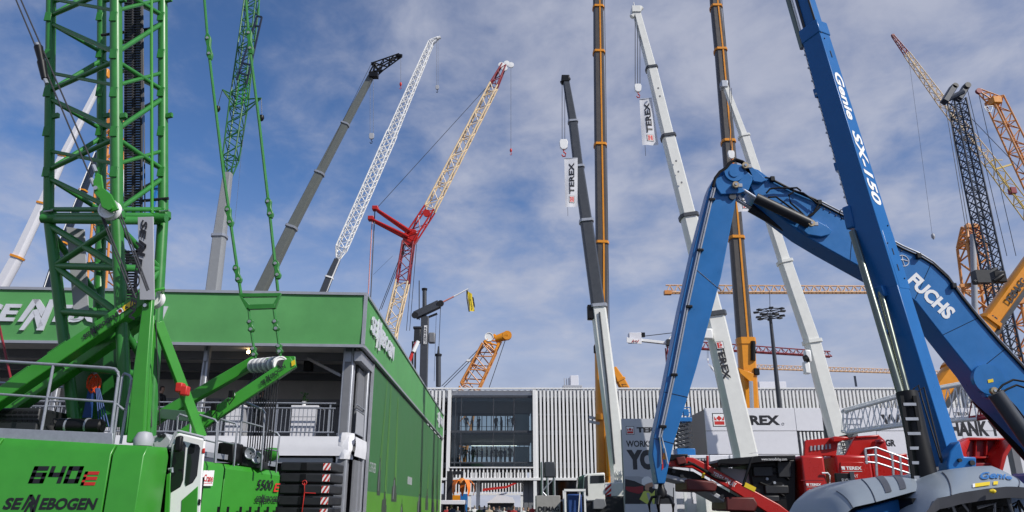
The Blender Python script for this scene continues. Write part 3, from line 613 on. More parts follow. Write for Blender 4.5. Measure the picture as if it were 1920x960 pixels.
for k in 'ACDB':                                     # coupling lugs at the section joint
    b = MB(); c = cv[k][0]; b.lathe(c + V((0, 0, -.02)), [(.10, 0), (.14, .04), (.14, .16), (.10, .2)], cv[k][1]-c, 14); b.build('coupling_lug', 'mgreen', K)
    MB().tube(c + V((-.02, -.14, .1)), c + V((.16, -.16, .12)), .022).build('coupling_pin', 'chrome', K)
    for t in (.36, .80): MB().beam(lerp(*cv[k], t) + V((.07, -.03, 0)), lerp(*cv[k], t) + V((.2, -.05, .02)), .06, .09).build('bracket', 'mgreen', K)
for k in 'ACDB':                                     # gusset plates where the braces meet the chords
    for i in range(NB):
        c = lerp(*cv[k], i/NB + .015); MB().cbox(c + V((.0, -.1, 0)), .13, .025, .2).build('gusset', 'mgreen', K, .006)
# foot section
FT = dict(A=(140, 800, 13.0), B=(178, 800, 13.6), C=(238, 815, 12.35), D=(280, 835, 13.0)); J = dict(A=(93, 416, 12.95), B=(190, 416, 13.9), C=(219, 414, 12.0), D=(305, 416, 13.0))
fv = {k: (P(*J[k]), P(*FT[k])) for k in 'ABCD'}
for k in 'ABCD': MB().tube(*fv[k], .10, n=14).build('foot_chord', 'mgreen', K)
MB().tube(P(79, 410, 12.85), P(312, 409, 12.75), .085, n=12).build('head_beam', 'mgreen', K); MB().tube(P(92, 412, 12.95), P(219, 413, 11.98), .075, n=12).build('head_beam', 'mgreen', K); MB().tube(P(219, 413, 11.98), P(306, 414, 13), .075, n=12).build('head_beam', 'mgreen', K)
for t in (.23, .46, .72):
    for a, c in ('AC', 'CD', 'AB', 'BD'): MB().tube(lerp(*fv[a], t), lerp(*fv[c], t), .062, n=10).build('crossbar', 'mgreen', K)
for (a, c, t0, t1) in (('A','C',.02,.23),('C','A',.02,.23),('A','C',.23,.46),('C','D',.02,.23),('D','C',.23,.46),('C','A',.46,.72),('B','D',.05,.3),('D','B',.3,.5),('A','B',.05,.4),('C','D',.5,.72)):
    MB().tube(lerp(*fv[a], t0), lerp(*fv[c], t1), .06, n=10).build('brace', 'mgreen', K)
b = MB(); poly(b, [(128, 640), (236, 648), (243, 800), (140, 800)], 13.4, .12); b.build('boom_foot_plate', 'dgreen', K, .02)
b = MB(); poly(b, [(124, 425), (158, 430), (166, 592), (138, 588)], 13.1, .03); b.build('guard_sheet', 'lgrey', K, .004)
# catwalk inside the boom
b = MB(); YC = 12.9
for x in (235, 249.5, 251.5, 265): b.beam(P(x, 402, YC), P(x+.5, -60, YC-.35), .03, .05)
for i in range(94):
    t = i/93; y = lerp(400, -58, t); Yq = lerp(YC, YC-.35, t)
    for xa, xb in ((235, 249), (252, 265)): b.beam(P(xa, y, Yq), P(xb, y, Yq), .05, .025)
b.build('catwalk', 'charcoal', K)
b = MB()
for x in (212, 228, 246): b.beam(P(x+12, 470, YC), P(x, 655, YC), .03, .05)
for i in range(36): y = lerp(472, 652, i/35); o_ = lerp(12, 0, i/35); b.beam(P(212+o_, y, YC), P(246+o_, y, YC), .05, .025)
b.build('catwalk', 'charcoal', K)
tubes('hoist_rope', 'rope', K, [(267, -60, 12.6), (272, 420, 12.9), (284, 800, 12.9)], .012, 12.6); MB().tube(P(283.5, -80, 12.3), P(285, 400, 12.7), .03).build('pendant_rod', 'green', K)
tubes('clamp_bar', 'charcoal', K, [(190, 66), (312, 50)], .03, 12.9); tubes('clamp_bar', 'charcoal', K, [(262, 377), (316, 372)], .03, 12.9)
# luffing ropes, sockets and the upper sheave block
for pts in (((26, -10), (172, 338)), ((35, -10), (176, 312))): tubes('luffing_rope', 'rope', K, pts, .014, 11.5)
for a, c in (((72, 88), (79, 120)), ((78, 116), (84, 148))):
    MB().tube(P(*a, 11.48), P(*c, 11.48), .075, .055, n=10).build('rope_socket', 'black', K); MB().tube(P(a[0]-3, a[1]-7, 11.48), P(*a, 11.48), .035, n=8).build('socket_ferrule', 'galv', K); MB().tube(P(*c, 11.48), P(c[0]+4, c[1]+9, 11.48), .035, n=8).build('socket_ferrule', 'galv', K)
for a, c in (((171, 335), (176, 348)), ((175, 310), (180, 322))): MB().tube(P(*a, 11.46), P(*c, 11.46), .032, n=8).build('socket_ferrule', 'galv', K)
for Y in (11.30, 11.52):
    b = MB(); poly(b, [(174, 340), (181, 324), (190, 328), (193, 352), (208, 364), (216, 380), (222, 392), (206, 398), (190, 388), (186, 372), (176, 362)], Y, .04); b.build('block_plate', 'green', K, .01)
sheave(K, P(206, 393, 11.43), px_m(19, 393, 11.43), .12); disc(K, 'sheave_pin', 'green', P(206, 389, 11.28), .05, .05); disc(K, 'sheave_pin', 'chrome', P(180, 353, 11.28), .035, .05)
for pts in (((190, 405), (243, 545)), ((194, 407), (255, 560)), ((222, 402), (276, 545)), ((226, 400), (279, 543))): tubes('luffing_rope', 'rope', K, pts, .013, 11.5)
b = MB(); poly(b, [(258, 407), (287, 406), (289, 562), (262, 562)], 11.75, .03); npl = b.build('name_plate', 'lgrey', K, .004)
sennebogen(P(266, 412, 11.735), (0.03, 0, -1), (1, 0, .0), px_m(12, 480, 11.75), P(266, 412, 11.75).z - P(266, 600, 11.75).z, 'ink', npl, off=.004)
# luffing A-frame: two long beams, hub with sheave, upright leg
def abeam(x0, y0, x1, y1, Y, w, h): b = MB(); b.beam(P(x0, y0, Y), P(x1, y1, Y), w, h, up=(0, -.0, 1)); return b.build('a_frame_beam', 'green', K, .018)
A1 = abeam(-110, 822, 281, 556, 12.1, .26, .24); A2 = abeam(-80, 836, 275, 592, 12.75, .26, .24)
YA = 11.955; q1 = lambda t, o: P(lerp(-110, 281, t), lerp(822, 556, t), YA)
d1 = (P(281, 556, YA) - P(-110, 822, YA)).normalized(); n1 = V((-d1.z, 0, d1.x))
sennebogen(P(158, 636.5, YA) - n1*.0, d1, n1, .075, .62, 'ink', A1, off=.012)
def plate(p, w, h, m, k=.012): 
    mb = MB(); c = V((0, -k, 0)); mb.add([p+c, p+d1*w+c, p+d1*w+n1*h+c, p+n1*h+c], [(0,1,2,3)]); return mb.build('warning_sticker', m, A1, flat=True)
s0 = P(224, 590, YA); plate(s0, .09, .085, 'paper'); plate(s0 + d1*.095, .22, .085, 'yellow')
b = MB(); tp = s0 + d1*.12 + n1*.012 + V((0, -.016, 0)); b.add([tp, tp+d1*.065, tp+d1*.033+n1*.055], [(0,1,2)]); b.build('warning_sign', 'ink', A1, flat=True)
b = MB(); cc = s0 + d1*.045 + n1*.042 + V((0, -.016, 0)); b.lathe(cc, [(.03, 0), (.03, .001)], (0, 1, 0), 16); b.build('warning_sign', 'lred', A1)
for t0 in (.34, .52): 
    a = lerp(P(-110, 822, 12.1), P(281, 556, 12.1), t0) + n1*.12; MB().path([a, a+n1*.07, a+n1*.07+d1*.33, a+d1*.33], .012, 6).build('grab_handle', 'green', A1)
b = MB(); b.path([P(98, 668, 12.0), P(112, 688, 12.3), P(122, 692, 12.7)], .022, 8); b.build('tie_bar', 'galv', K)
b = MB(); poly(b, [(269, 556), (286, 556), (276, 690), (268, 830), (236, 830), (250, 690)], 11.86, .1); leg = b.build('a_frame_leg', 'green', K, .015)
b = MB(); poly(b, [(272, 556), (291, 556), (283, 690), (276, 830), (246, 830), (258, 690)], 12.5, .1); b.build('a_frame_leg', 'green', K, .015)
disc(K, 'hub', 'green', P(278, 552, 11.83), .105, .1, hub=.5); disc(K, 'hub_bolt', 'chrome', P(273, 573, 11.84), .03, .06)
sheave(K, P(290, 560, 12.1), .15, .14); sheave(K, P(288, 562, 12.35), .15, .14)
b = MB(); b.path([P(280, 548, 11.85), P(298, 543, 11.9), P(306, 541, 12.0), P(303, 553, 12.2)], .03, 6); b.build('rope_guard', 'green', K)
b = MB(); b.beam(P(296, 604, 12.6), P(378, 820, 13.3), .11, .16); stay = b.build('back_stay', 'green', K, .012)
for x, y in ((338, 727), (347, 733)): b = MB(); b.cbox(P(x, y, 12.85), .12, .16, .16); b.build('clamp', 'lred', stay, .02)
MB().tube(P(292, 600, 12.2), P(300, 800, 12.8), .01).build('hoist_rope', 'rope', K); MB().tube(P(-6, 590, 12.9), P(28, 745, 12.9), .02).build('stay_rod', 'dred', K)
# cab
cab = thing('operator_cab', 'white operator cab with dark windows and green corner on near crane', 'cab', V((P(350, 950, 12.7).x, 12.7, .9)))
b = MB(); YCb = 12.4
b.prism([P(322, 826, YCb), P(334, 811, YCb), P(386, 823, YCb), P(381, 880, YCb), P(374, 985, YCb), P(314, 985, YCb)], (-.5, 1.1, 0)); b.build('shell', 'white', cab, .03)
def cabpane(pts, name='window', m='dglass', Y=YCb-.012): b = MB(); poly(b, pts, Y, .03); return b.build(name, m, cab, .01)
cabpane([(326, 833), (345, 828), (348, 835), (343, 900), (338, 913), (320, 924), (318, 900)]); cabpane([(357, 831), (372, 834), (375, 840), (369, 892), (361, 905), (348, 912), (346, 905), (352, 840)])
cabpane([(340, 938), (371, 911), (368, 985), (338, 985)], 'corner_panel', 'green'); cabpane([(312, 890), (320, 886), (316, 985), (306, 985)], 'door_edge', 'green', YCb-.02)
cabpane([(379, 841), (384, 840), (383, 850), (378, 850)], 'sticker', 'lred')
b = MB(); b.path([P(318, 838, 12.3), P(329, 811, 12.3), P(334, 808, 12.3), P(382, 820, 12.3), P(385, 826, 12.3)], .022, 8); b.build('roof_rail', 'lgrey', cab)
b = MB(); poly(b, [(328, 818), (341, 816), (338, 846), (324, 848)], 12.1, .1); b.build('mirror', 'black', cab, .03)
tubes('door_handle', 'galv', cab, [(316, 880), (323, 878), (323, 886)], .02, 12.2); cabpane([(372, 935), (376, 937), (374, 948), (370, 946)], 'lamp', 'black')
b = MB(); poly(b, [(283, 818), (312, 812), (322, 824), (318, 842), (287, 842)], 12.5, .5); b.build('roof_lights_box', 'lgrey', cab, .03)
for x in (299, 307): disc(cab, 'headlamp', 'charcoal', P(x, 817, 12.47), .03, .04)
# ------------------------------------------------------------------ second green crane with its gantry
K2 = thing('crawler_crane', 'second green crane marked 5500 E with rope drum gantry behind the cab', 'crane', V((P(440, 950, 16.5).x, 16.5, 0)))
def yy(px): return lerp(15.2, 17.2, (px-372)/154)
def tp2(px, dy=0): return P(px, lerp(862, 884, (px-372)/154)+dy, yy(px))
b = MB()
def bodyseg(x0, x1):
    a, c = tp2(x0), tp2(x1); back = V((-1.6, 1.6, 0)); lo = lambda v: V((v.x, v.y, .85)); ch = V((0, 0, -.1)); inn = V((-.06, .06, 0))
    vs = [lo(a), lo(c), c+ch, a+ch, a+inn, c+inn, c+back, a+back, lo(c+back), lo(a+back)]
    b = MB(); b.add(vs, [(0,1,2,3),(3,2,5,4),(4,5,6,7),(7,6,8,9),(1,8,6,5,2),(0,3,4,7,9),(0,9,8,1)]); return b.build('side_panel', 'green', K2, .012)
bodyseg(350, 422); bodyseg(423.2, 526)
xv2 = (tp2(526) - tp2(423)).normalized(); xv2 = V((xv2.x, xv2.y, 0)).normalized(); nv2 = xv2.cross(UP)
def on2(px, py): return P(px, py, yy(px)) + nv2*.004
def rect2(x0, y0, x1, y1, m, nm, off=.006, base=None):
    a, c = on2(x0, y0), on2(x1, y0); z1 = P(x0, y1, yy(x0)).z; z1b = P(x1, y1, yy(x1)).z; b = MB(); n = nv2*off
    b.add([a+n, c+n, V((c.x, c.y, z1b))+n, V((a.x, a.y, z1))+n], [(0,1,2,3)]); return b.build(nm, m, K2, flat=True)
pa = on2(480, 918); text('5500', pa, xv2, UP, P(480, 899, yy(480)).z-pa.z, (on2(511, 918)-pa).length, 'ink', K2, .015, .2)
pa = on2(512, 922); text('E', pa, xv2, UP, P(512, 906, yy(512)).z-pa.z, (on2(524, 922)-pa).length, 'lred', K2, .02, .2)
pa = on2(478, 941); sennebogen(pa, xv2, UP, P(480, 930, yy(480)).z-pa.z, (on2(524, 941)-pa).length, 'ink', K2)
rect2(377, 911, 398, 882, 'paper', 'sticker'); rect2(377, 907, 397, 906, 'lred', 'sticker_line', .012); pa = on2(378, 903); text('rCrane', pa + nv2*.008, xv2, UP, .14, (on2(396, 903)-pa).length, 'lred', K2, .02)
for x in (404, 422, 446, 464, 480, 497, 514): rect2(x, 975, x+5, 950, 'black', 'vent_slot', .004)
track(K2, P(380, 950, 16).x-2.2, P(520, 950, 17).x+.3, 16.0, 16.7, .8)
def loop2(pts, Y, r=.022): return tubes('handrail', 'galv', K2, pts, r, Y)
loop2([(330, 842), (333, 782), (337, 777), (355, 783), (358, 788), (354, 842)], 14.6); loop2([(366, 860), (371, 782), (375, 778), (403, 787), (408, 793), (402, 868)], 15.3); loop2([(404, 868), (410, 790), (414, 786), (442, 794), (445, 800), (438, 874)], 15.7)
loop2([(446, 872), (455, 757), (459, 753), (493, 768), (497, 774), (489, 882)], 16.4, .024); loop2([(454, 790), (494, 801)], 16.4, .018); loop2([(493, 880), (498, 811), (502, 807), (520, 812), (524, 818), (517, 886)], 16.9); loop2([(494, 841), (522, 846)], 16.9, .016)
loop2([(371, 822), (404, 830)], 15.3, .015); loop2([(408, 826), (440, 833)], 15.7, .015)
for x0, x1, dy in ((374, 402, 0), (406, 440, 0), (494, 518, 0)):
    b = MB(); a, c = tp2(x0, -8) + V((-.03, .1, 0)), tp2(x1, -8) + V((-.03, .1, 0)); b.prism([a, c, c+V((0,0,.1)), a+V((0,0,.1))], (0, .03, 0)); b.build('kick_plate', 'galv', K2)
b = MB(); poly(b, [(409, 830), (439, 829), (437, 868), (405, 864)], 16.0, .6); b.build('engine_cover', 'black', K2, .03)
lb = MB(); poly(lb, [(444, 834), (492, 844), (490, 880), (442, 872)], 16.55, .6); lb = lb.build('light_box', 'charcoal', K2, .03)
for x, y in ((470, 850), (483, 858)):
    b = MB(); b.lathe(P(x, y, 16.52), [(.125, 0), (.13, -.03), (.11, -.04), (.09, -.015), (.02, .0)], (0, 1, 0), 20); b.build('lamp_ring', 'galv', lb)
b = MB(); b.lathe(P(505, 853, 17.2), [(.02, -.2), (.12, -.18), (.16, 0), (.12, .18), (.02, .2)], (1, 0, .2), 14); b.build('winch', 'green', K2)
# gantry beams, sheave drum, rope falls
def gb(x0, y0, x1, y1, Y0, Y1): b = MB(); b.beam(P(x0, y0, Y0), P(x1, y1, Y1), .22, .25); return b.build('gantry_beam', 'green', K2, .02)
G1 = gb(262, 803, 482, 676, 17.2, 17.2); G2 = gb(318, 834, 551, 679, 15.6, 16.0)
dg = (P(551, 679, 16.0) - P(318, 834, 15.6)).normalized(); ng = V((-dg.z, 0, dg.x)).normalized()
sennebogen(P(491, 723, 15.75), V((dg.x, 0, dg.z)), ng, .085, .62, 'ink', G2, off=.02)
b = MB(); poly(b, [(430, 748), (441, 741), (440, 736), (428, 743)], 15.62, .004); b.build('sticker', 'paper', G2); b = MB(); poly(b, [(546, 678), (553, 674), (554, 683), (547, 687)], 15.86, .004); b.build('warning_sticker', 'yellow', G2)
for x, y in ((401, 763), (434, 739)):
    b = MB(); c = P(x, y, 15.5); b.cbox(c, .09, .1, .14); b.path([c + V((-.06, -.04, -.1)), c + V((0, -.06, -.22)), c + V((.09, -.04, -.06))], .014, 6); b.build('cable_clamp', 'black', G2, .01)
MB().beam(P(306, 776, 17.1), P(376, 782, 15.8), .16, .22).build('cross_member', 'green', K2, .01); MB().tube(P(384, 812, 15.5), P(478, 706, 16.9), .018).build('tie_rod', 'charcoal', K2)
b = MB(); poly(b, [(497, 672), (520, 668), (553, 668), (555, 688), (520, 700)], 16.2, .05); b.build('head_plate', 'green', K2, .01)
axd = (P(525, 682, 15.95) - P(478, 686, 17.0))
for i in range(11):
    c = P(478, 686, 17.0) + axd*(i/10); sheave(K2, c, .165, .085, 'white' if i % 2 == 0 else 'lgrey', axd.normalized())
MB().tube(P(476, 686, 17.05), P(530, 682, 15.85), .09, n=12).build('drum_axle', 'charcoal', K2)
for i in range(11):
    t = i/10; a = P(478, 686, 17.0) + axd*t + V((0, -.02, -.14)); c = P(463 + t*44, 850 + t*20, 16.9-t*.3); MB().tube(a, c, .013, n=6).build('rope_fall', 'rope', K2)
# pendants: links, rods, spreader frame
def pendant(pts, links, Y, r=.035):
    o = tubes('pendant_rod', 'mgreen', K2, pts, r, Y)
    for (xa, ya, xb, yb) in links:
        b = MB(); a, c = P(xa, ya, Y-.05), P(xb, yb, Y-.05); d = (c-a).normalized(); n = V((d.z, 0, -d.x)); L_ = (c-a).length
        prof = [(-.5,.35),(-.4,.8),(-.3,1),(-.2,.8),(0,.55),(.2,.8),(.3,1),(.4,.8),(.5,.35)]; m_ = (a+c)/2
        b.prism([m_ + d*L_*u + n*.075*w for u, w in prof] + [m_ + d*L_*u - n*.075*w for u, w in prof[::-1]], (0, .10, 0)); b.build('pendant_link', 'mgreen', o, .008)
        for u in (-.3, .3): b = MB(); b.lathe(m_ + d*L_*u + V((0, -.03, 0)), [(.035, 0), (.035, .16)], (0, 1, 0), 10); b.build('link_pin', 'galv', o)
YP = 15.9
pendant([(380, -40), (391, 95), (418, 318), (430, 402), (447, 520), (452, 552)], [(388, 62, 393, 110), (425, 385, 432, 424), (440, 496, 448, 530)], YP)
pendant([(458, -40), (467, 80), (486, 230), (505, 395), (521, 545)], [(465, 52, 470, 100), (501, 370, 507, 408), (515, 487, 521, 522)], YP)
b = MB(); poly(b, [(446, 550), (527, 549), (520, 556), (454, 557)], YP-.05, .09); poly(b, [(462, 571), (516, 569), (515, 578), (466, 580)], YP-.05, .09); poly(b, [(446, 550), (454, 556.5), (468, 571), (462, 580)], YP-.048, .086); poly(b, [(520, 555.5), (527, 549), (516, 578), (512, 569.5)], YP-.048, .086); b.build('spreader_frame', 'mgreen', K2, .008)
pendant([(466, 578), (470, 615), (479, 672)], [(467, 598, 471, 622), (473, 650, 476, 668)], YP, .028); pendant([(513, 578), (518, 612), (526, 668)], [(514, 598, 518, 620), (521, 645, 524, 662)], YP, .028)
# counterweight slabs, each one a thing
YW = 17.6
names = ['topmost', 'second from top', 'third from top', 'fourth from top', 'lowest visible']
zt0 = P(570, 866, YW).z; sh = (P(570, 866, YW).z - P(570, 951.5, YW).z)/4
b = MB(); 
cwx0, cwx1 = P(524, 900, YW).x, P(620, 900, YW).x
base = thing('counterweight_trestle', 'black steel trestle carrying the counterweight slabs', 'trestle', ((cwx0+cwx1)/2, YW+.6, 0))
MB().box((cwx0, YW+.1, zt0-5*sh-.16), (cwx1-.1, YW+1.3, zt0-5*sh-.02)).build('beam', 'black', base, .02)
for x in (cwx0+.1, cwx1-.35):
    for y in (YW+.2, YW+1.1): MB().box((x, y, 0), (x+.16, y+.16, zt0-5*sh-.16)).build('leg', 'black', base)
for i in range(5):
    z1 = zt0 - i*sh; z0 = z1 - sh + .035; t = thing('counterweight_slab', f'{names[i]} black counterweight slab with red and white stripes beside the pavilion door', 'counterweight', ((cwx0+cwx1)/2, YW+.6, z0), 'stacked counterweight slabs')
    MB().box((cwx0, YW, z0), (cwx1, YW+1.3, z1)).build('slab', 'charcoal', t, .035)
    MB().box((cwx0+.1, YW+.1, z0-.036), (cwx1-.25, YW+1.2, z0+.002)).build('spacer', 'black', t)
    m0 = cwx0 + .46; MB().box((m0, YW-.012, z0+.02), (m0+.14, YW+.02, z1-.02)).build('lifting_recess', 'black', t, .006)
    s0_, s1_ = cwx1-.19, cwx1-.02; hz_ = MB(); hz_.box((s0_, YW-.008, z0+.03), (s1_, YW-.004, z1-.03)); hz = hz_.build('hazard_panel', 'paper', t)
    b = MB(); H = z1-z0-.06; w = s1_-s0_
    for k in range(3):
        u0 = -.5 + k*.58; pts = []
        f = lambda u, v: V((s0_ + max(0, min(1, u))*w, YW-.012, z0+.03+v*H))
        for v in (0, .25, .5, .75, 1): pts.append((u0 + v*.55, v))
        for a_, c_ in zip(pts, pts[1:]): b.add([f(a_[0], a_[1]), f(a_[0]+.28, a_[1]), f(c_[0]+.28, c_[1]), f(c_[0], c_[1])], [(0,1,2,3)])
    b.build('hazard_stripe', 'lred', hz, flat=True)
b = MB(); b.path([P(571, 905, YW-.05), P(571, 925, YW-.05), P(565, 968, YW-.05)], .012, 6); b.path([P(570, 924, YW-.05), P(592, 925, YW-.05)], .012, 6); b.path([P(571, 905, YW-.05) + V((math.cos(a)*.05, 0, math.sin(a)*.05)) for a in [k*.7 for k in range(10)]], .01, 6)
o = b.build('lifting_chain', 'lred', None, 0, origin=P(571, 925, YW-.05)); tag(o, 'red lifting chain hanging over the black counterweight slabs', 'chain')
# ------------------------------------------------------------------ blue telescopic boom lift
S = thing('boom_lift', 'blue telescopic boom lift with grey cowlings and white lettering on its boom', 'boom lift', V((P(1780, 950, 11).x, 11.2, 0)))
E0, E1 = P(1785, 871, 11.0), P(1500, -60, 11.3)          # the front corner edge of the boom
bd = (E1-E0).normalized()
tl = V((.86, .50, 0)); tl = (tl - bd*tl.dot(bd)).normalized(); td = bd.cross(tl).normalized(); td = td if td.x < 0 else -td
def tE(py):                                             # parameter along the edge at an image row
    lo, hi = 0., 1.
    for _ in range(40):
        m = (lo+hi)/2; p = lerp(E0, E1, m) - V((0, 0, EYE)); row = 480 - FPX*(p.z*CP - p.y*SP)/(p.y*CP + p.z*SP)
        if row > py: lo = m
        else: hi = m
    return lo
tap = lambda t: lerp(1.0, .74, t)                      # every stage of the telescope is slimmer than the one below
def bsec(y0, y1, wd, wl, name, od=0., ol=0., m='gblue', bev=.012):
    ta_, tc_ = tE(y0), tE(y1); a, c = lerp(E0, E1, ta_), lerp(E0, E1, tc_); q = lambda o, k: [o + td*od*k + tl*ol*k, o + td*(od+wd)*k + tl*ol*k, o + td*(od+wd)*k + tl*(ol+wl)*k, o + td*od*k + tl*(ol+wl)*k]
    return MB().hexa(q(a, tap(ta_)), q(c, tap(tc_))).build(name, m, S, bev)
main = bsec(535, 42, .47, .36, 'boom_sleeve'); bsec(880, 533, .46, .33, 'boom_base_section', .0, .0015)
bsec(60, 36, .51, .40, 'sleeve_collar', -.02, -.02, bev=.02); bsec(540, 430, .50, .31, 'sleeve_foot', -.004, .05)
bsec(40, -55, .36, .26, 'boom_inner_section', .05, .06); bsec(40, -58, .05, .03, 'wear_rail', .03, .03, 'charcoal'); bsec(40, -58, .06, .03, 'wear_rail', .32, .03, 'charcoal')
def along(y, a, c): return lerp(E0, E1, tE(y)) + (td*a + tl*c)*tap(tE(y))
MB().tube(along(62, .56, .1), along(-58, .58, .1), .055, n=12).build('cable_tube', 'rod', S); MB().tube(along(40, .47, .05), along(-58, .47, .05), .02).build('cable_tube', 'white', S)
b = MB(); b.beam(along(66, .475, .1), along(362, .475, .1), .05, .09, up=tl); chn = b.build('cable_carrier', 'black', S)
for i in range(34): y = lerp(70, 358, i/33); b = MB(); b.beam(along(y, .49, .045), along(y-4.5, .49, .045), .03, .02, up=tl); b.build('carrier_link', 'white', chn)
for i in range(12): y = lerp(80, 350, i/11); b = MB(); b.beam(along(y, .46, .03), along(y-2, .52, .03), .03, .03); b.build('carrier_clip', 'galv', chn)
for y in (150, 290): b = MB(); b.beam(along(y+8, .47, .1), along(y-8, .47, .1), .13, .13, up=tl); b.build('carrier_bracket', 'gblue', S, .01)
b = MB(); b.beam(along(408, .53, .08), along(366, .50, .08), .15, .22, up=tl); b.build('cable_box', 'gblue', S, .03); b = MB(); c = along(376, .63, .02); b.path([c + V((math.cos(a)*.05, 0, math.sin(a)*.09)) for a in [k*.7 for k in range(10)]], .008, 6); b.build('cable_loop', 'hose', S)
for a, r in ((.50, .058), (.30, .05)): MB().tube(along(415 if a > .4 else 530, a, -.03), P(1690 if a > .4 else 1702, 742, 10.9), r, n=14).build('cylinder_rod', 'rod', S)
MB().tube(P(1700, 736, 10.9), P(1738, 900, 10.75), .15, n=20).build('lift_cylinder', 'black', S); bsec(548, 527, .2, .3, 'cylinder_yoke', .20, -.1, bev=.02)
disc(S, 'cylinder_clamp', 'gblue', P(1661, 624, 11.2), .07, .06, (.2, 0, 1))
# ladder at the boom foot
lad = MB(); lx = lambda t, k: P(lerp(1690, 1714, t) + k*24, lerp(742, 905, t), 10.7)
for k in (0, 1): lad.beam(lx(0, k), lx(1, k), .035, .05)
lad.build('ladder_rail', 'black', S)
for i in range(6): t = .1 + i*.168; MB().beam(lx(t, 0), lx(t, 1), .05, .04).build('ladder_rung', 'galv', S)
for o in (0, .5): MB().path([P(1712+o*20, 730+o*8, 10.9), P(1722+o*20, 722+o*8, 10.9), P(1728+o*20, 745+o*8, 10.9), P(1765+o*5, 868, 10.85)], .012, 6).build('hydraulic_line', 'charcoal', S)
b = MB(); poly(b, [(1776, 872), (1782, 846), (1800, 826), (1808, 856), (1831, 857), (1831, 878), (1812, 884), (1780, 890)], 10.7, .25); b.build('pivot_bracket', 'gblue', S, .02); disc(S, 'pivot_pin', 'charcoal', P(1822, 868, 10.68), .035, .05); disc(S, 'pivot_pin', 'charcoal', P(1799, 863, 10.68), .025, .05)
for y in (98, 470, 500): b = MB(); b.beam(along(y+6, 0, .18) - td*.004, along(y-6, 0, .18) - td*.004, .02, .012, up=td); b.build('slot', 'navy', main)
for y, a_ in ((50, .3), (70, .12), (420, .30), (455, .1), (520, .3), (60, .05)): c = along(y, 0, a_*.9); MB().lathe(c + td*.005, [(.012, 0), (.012, -.02)], td, 8).build('bolt', 'navy', main)
# lettering along the lit face: reads downwards
nl = -td if td.x < 0 else td
def boomtext(s, y0, y1, w0):
    a, c = along(y0, 0, w0), along(y1, 0, w0); xv = (c-a).normalized(); L_ = (c-a).length
    text(s, a, xv, tl, .25*tap(tE(y0)), L_, 'paper', main, .03, .15 if s == 'Genie' else 0.25, .006)
boomtext('Genie', 133, 222, .055); boomtext('SX-150', 243, 382, .055)
# cowlings as curved shells
def cowl(top, low, Yf, Yt, Yb, name, m, n=28, rows=8):
    def pt(poly_, u):
        L_ = [0]
        for a, c in zip(poly_, poly_[1:]): L_.append(L_[-1] + math.dist(a, c))
        t = u*L_[-1]
        for i in range(len(poly_)-1):
            if t <= L_[i+1] + 1e-6: k = (t-L_[i])/(L_[i+1]-L_[i]); return (lerp(poly_[i][0], poly_[i+1][0], k), lerp(poly_[i][1], poly_[i+1][1], k))
    def Sf(u, v):
        a = P(*pt(low, u), Yf); c = P(*pt(top, u), Yt); t = math.sin(v*math.pi/2); s_ = 1-math.cos(v*math.pi/2)
        t = lerp(v, t, .35); s_ = lerp(v, s_, .35); return V((lerp(a.x, c.x, (t+s_)/2), lerp(a.y, c.y, s_), lerp(a.z, c.z, t)))
    vs = [Sf(i/n, j/rows) for j in range(rows+1) for i in range(n+1)]
    vs += [V((p.x, Yb, p.z*1.0-.03)) for p in vs[rows*(n+1):rows*(n+1)+n+1]]; vs += [V((p.x, Yb, 1.2)) for p in vs[-(n+1):]]
    b = MB(); b.add(vs, [(j*(n+1)+i, j*(n+1)+i+1, (j+1)*(n+1)+i+1, (j+1)*(n+1)+i) for j in range(rows+2) for i in range(n)])
    return b.build(name, m, S), Sf
topR = [(1676, 985), (1690, 950), (1706, 922), (1732, 900), (1770, 884), (1815, 875), (1858, 873), (1885, 884), (1905, 897), (1914, 912), (1960, 914), (2080, 920)]
lowR = [(1684, 1000), (1716, 985), (1738, 958), (1757, 934), (1775, 931), (1800, 924), (1850, 916), (1890, 912), (1914, 913), (1930, 915), (1965, 916), (2080, 922)]
c1, SfR = cowl(topR, lowR, 9.5, 10.35, 11.9, 'engine_cowling', 'cowl')
topL = [(1532, 990), (1540, 958), (1552, 936), (1578, 912), (1612, 899), (1650, 893), (1690, 891), (1722, 894), (1745, 905)]
lowL = [(1552, 1000), (1566, 985), (1588, 962), (1600, 951), (1640, 942), (1680, 931), (1712, 922), (1735, 918), (1750, 915)]
c2, SfL = cowl(topL, lowL, 10.2, 10.9, 12.2, 'side_cowling', 'cowl')
for u0 in (.60, .72):                                    # dark bands over the left cowling
    b = MB(); n_ = 10; b.add([SfL(u0 + k*.05, v/n_) + V((0, -.006, .008)) for v in range(2, n_+1) for k in (0, 1)], [(2*i, 2*i+1, 2*i+3, 2*i+2) for i in range(n_-2)]); b.build('cowling_band', 'cowld', c2)
def on_surface(Sf, s, u0, u1, v0, v1, m, parent, bold=.03):
    uv, fs, _ = text_raw(s, bold, .2); b = MB(); b.add([Sf(lerp(u0, u1, a), lerp(v0, v1, c)) + V((0, -.012, .012)) for a, c in uv], fs); return b.build('lettering', m, parent, flat=True)
for u_ in (.30, .60, .70):
    b = MB(); b.path([SfR(u_, v/10) + V((0, -.004, .004)) for v in range(0, 11)], .007, 4); b.build('panel_seam', 'cowld', c1)
for u_ in (.30, .50):
    b = MB(); b.path([SfL(u_, v/10) + V((0, -.004, .004)) for v in range(0, 11)], .007, 4); b.build('panel_seam', 'cowld', c2)
on_surface(SfR, 'Genie', .43, .565, .30, .58, 'blue', c1)
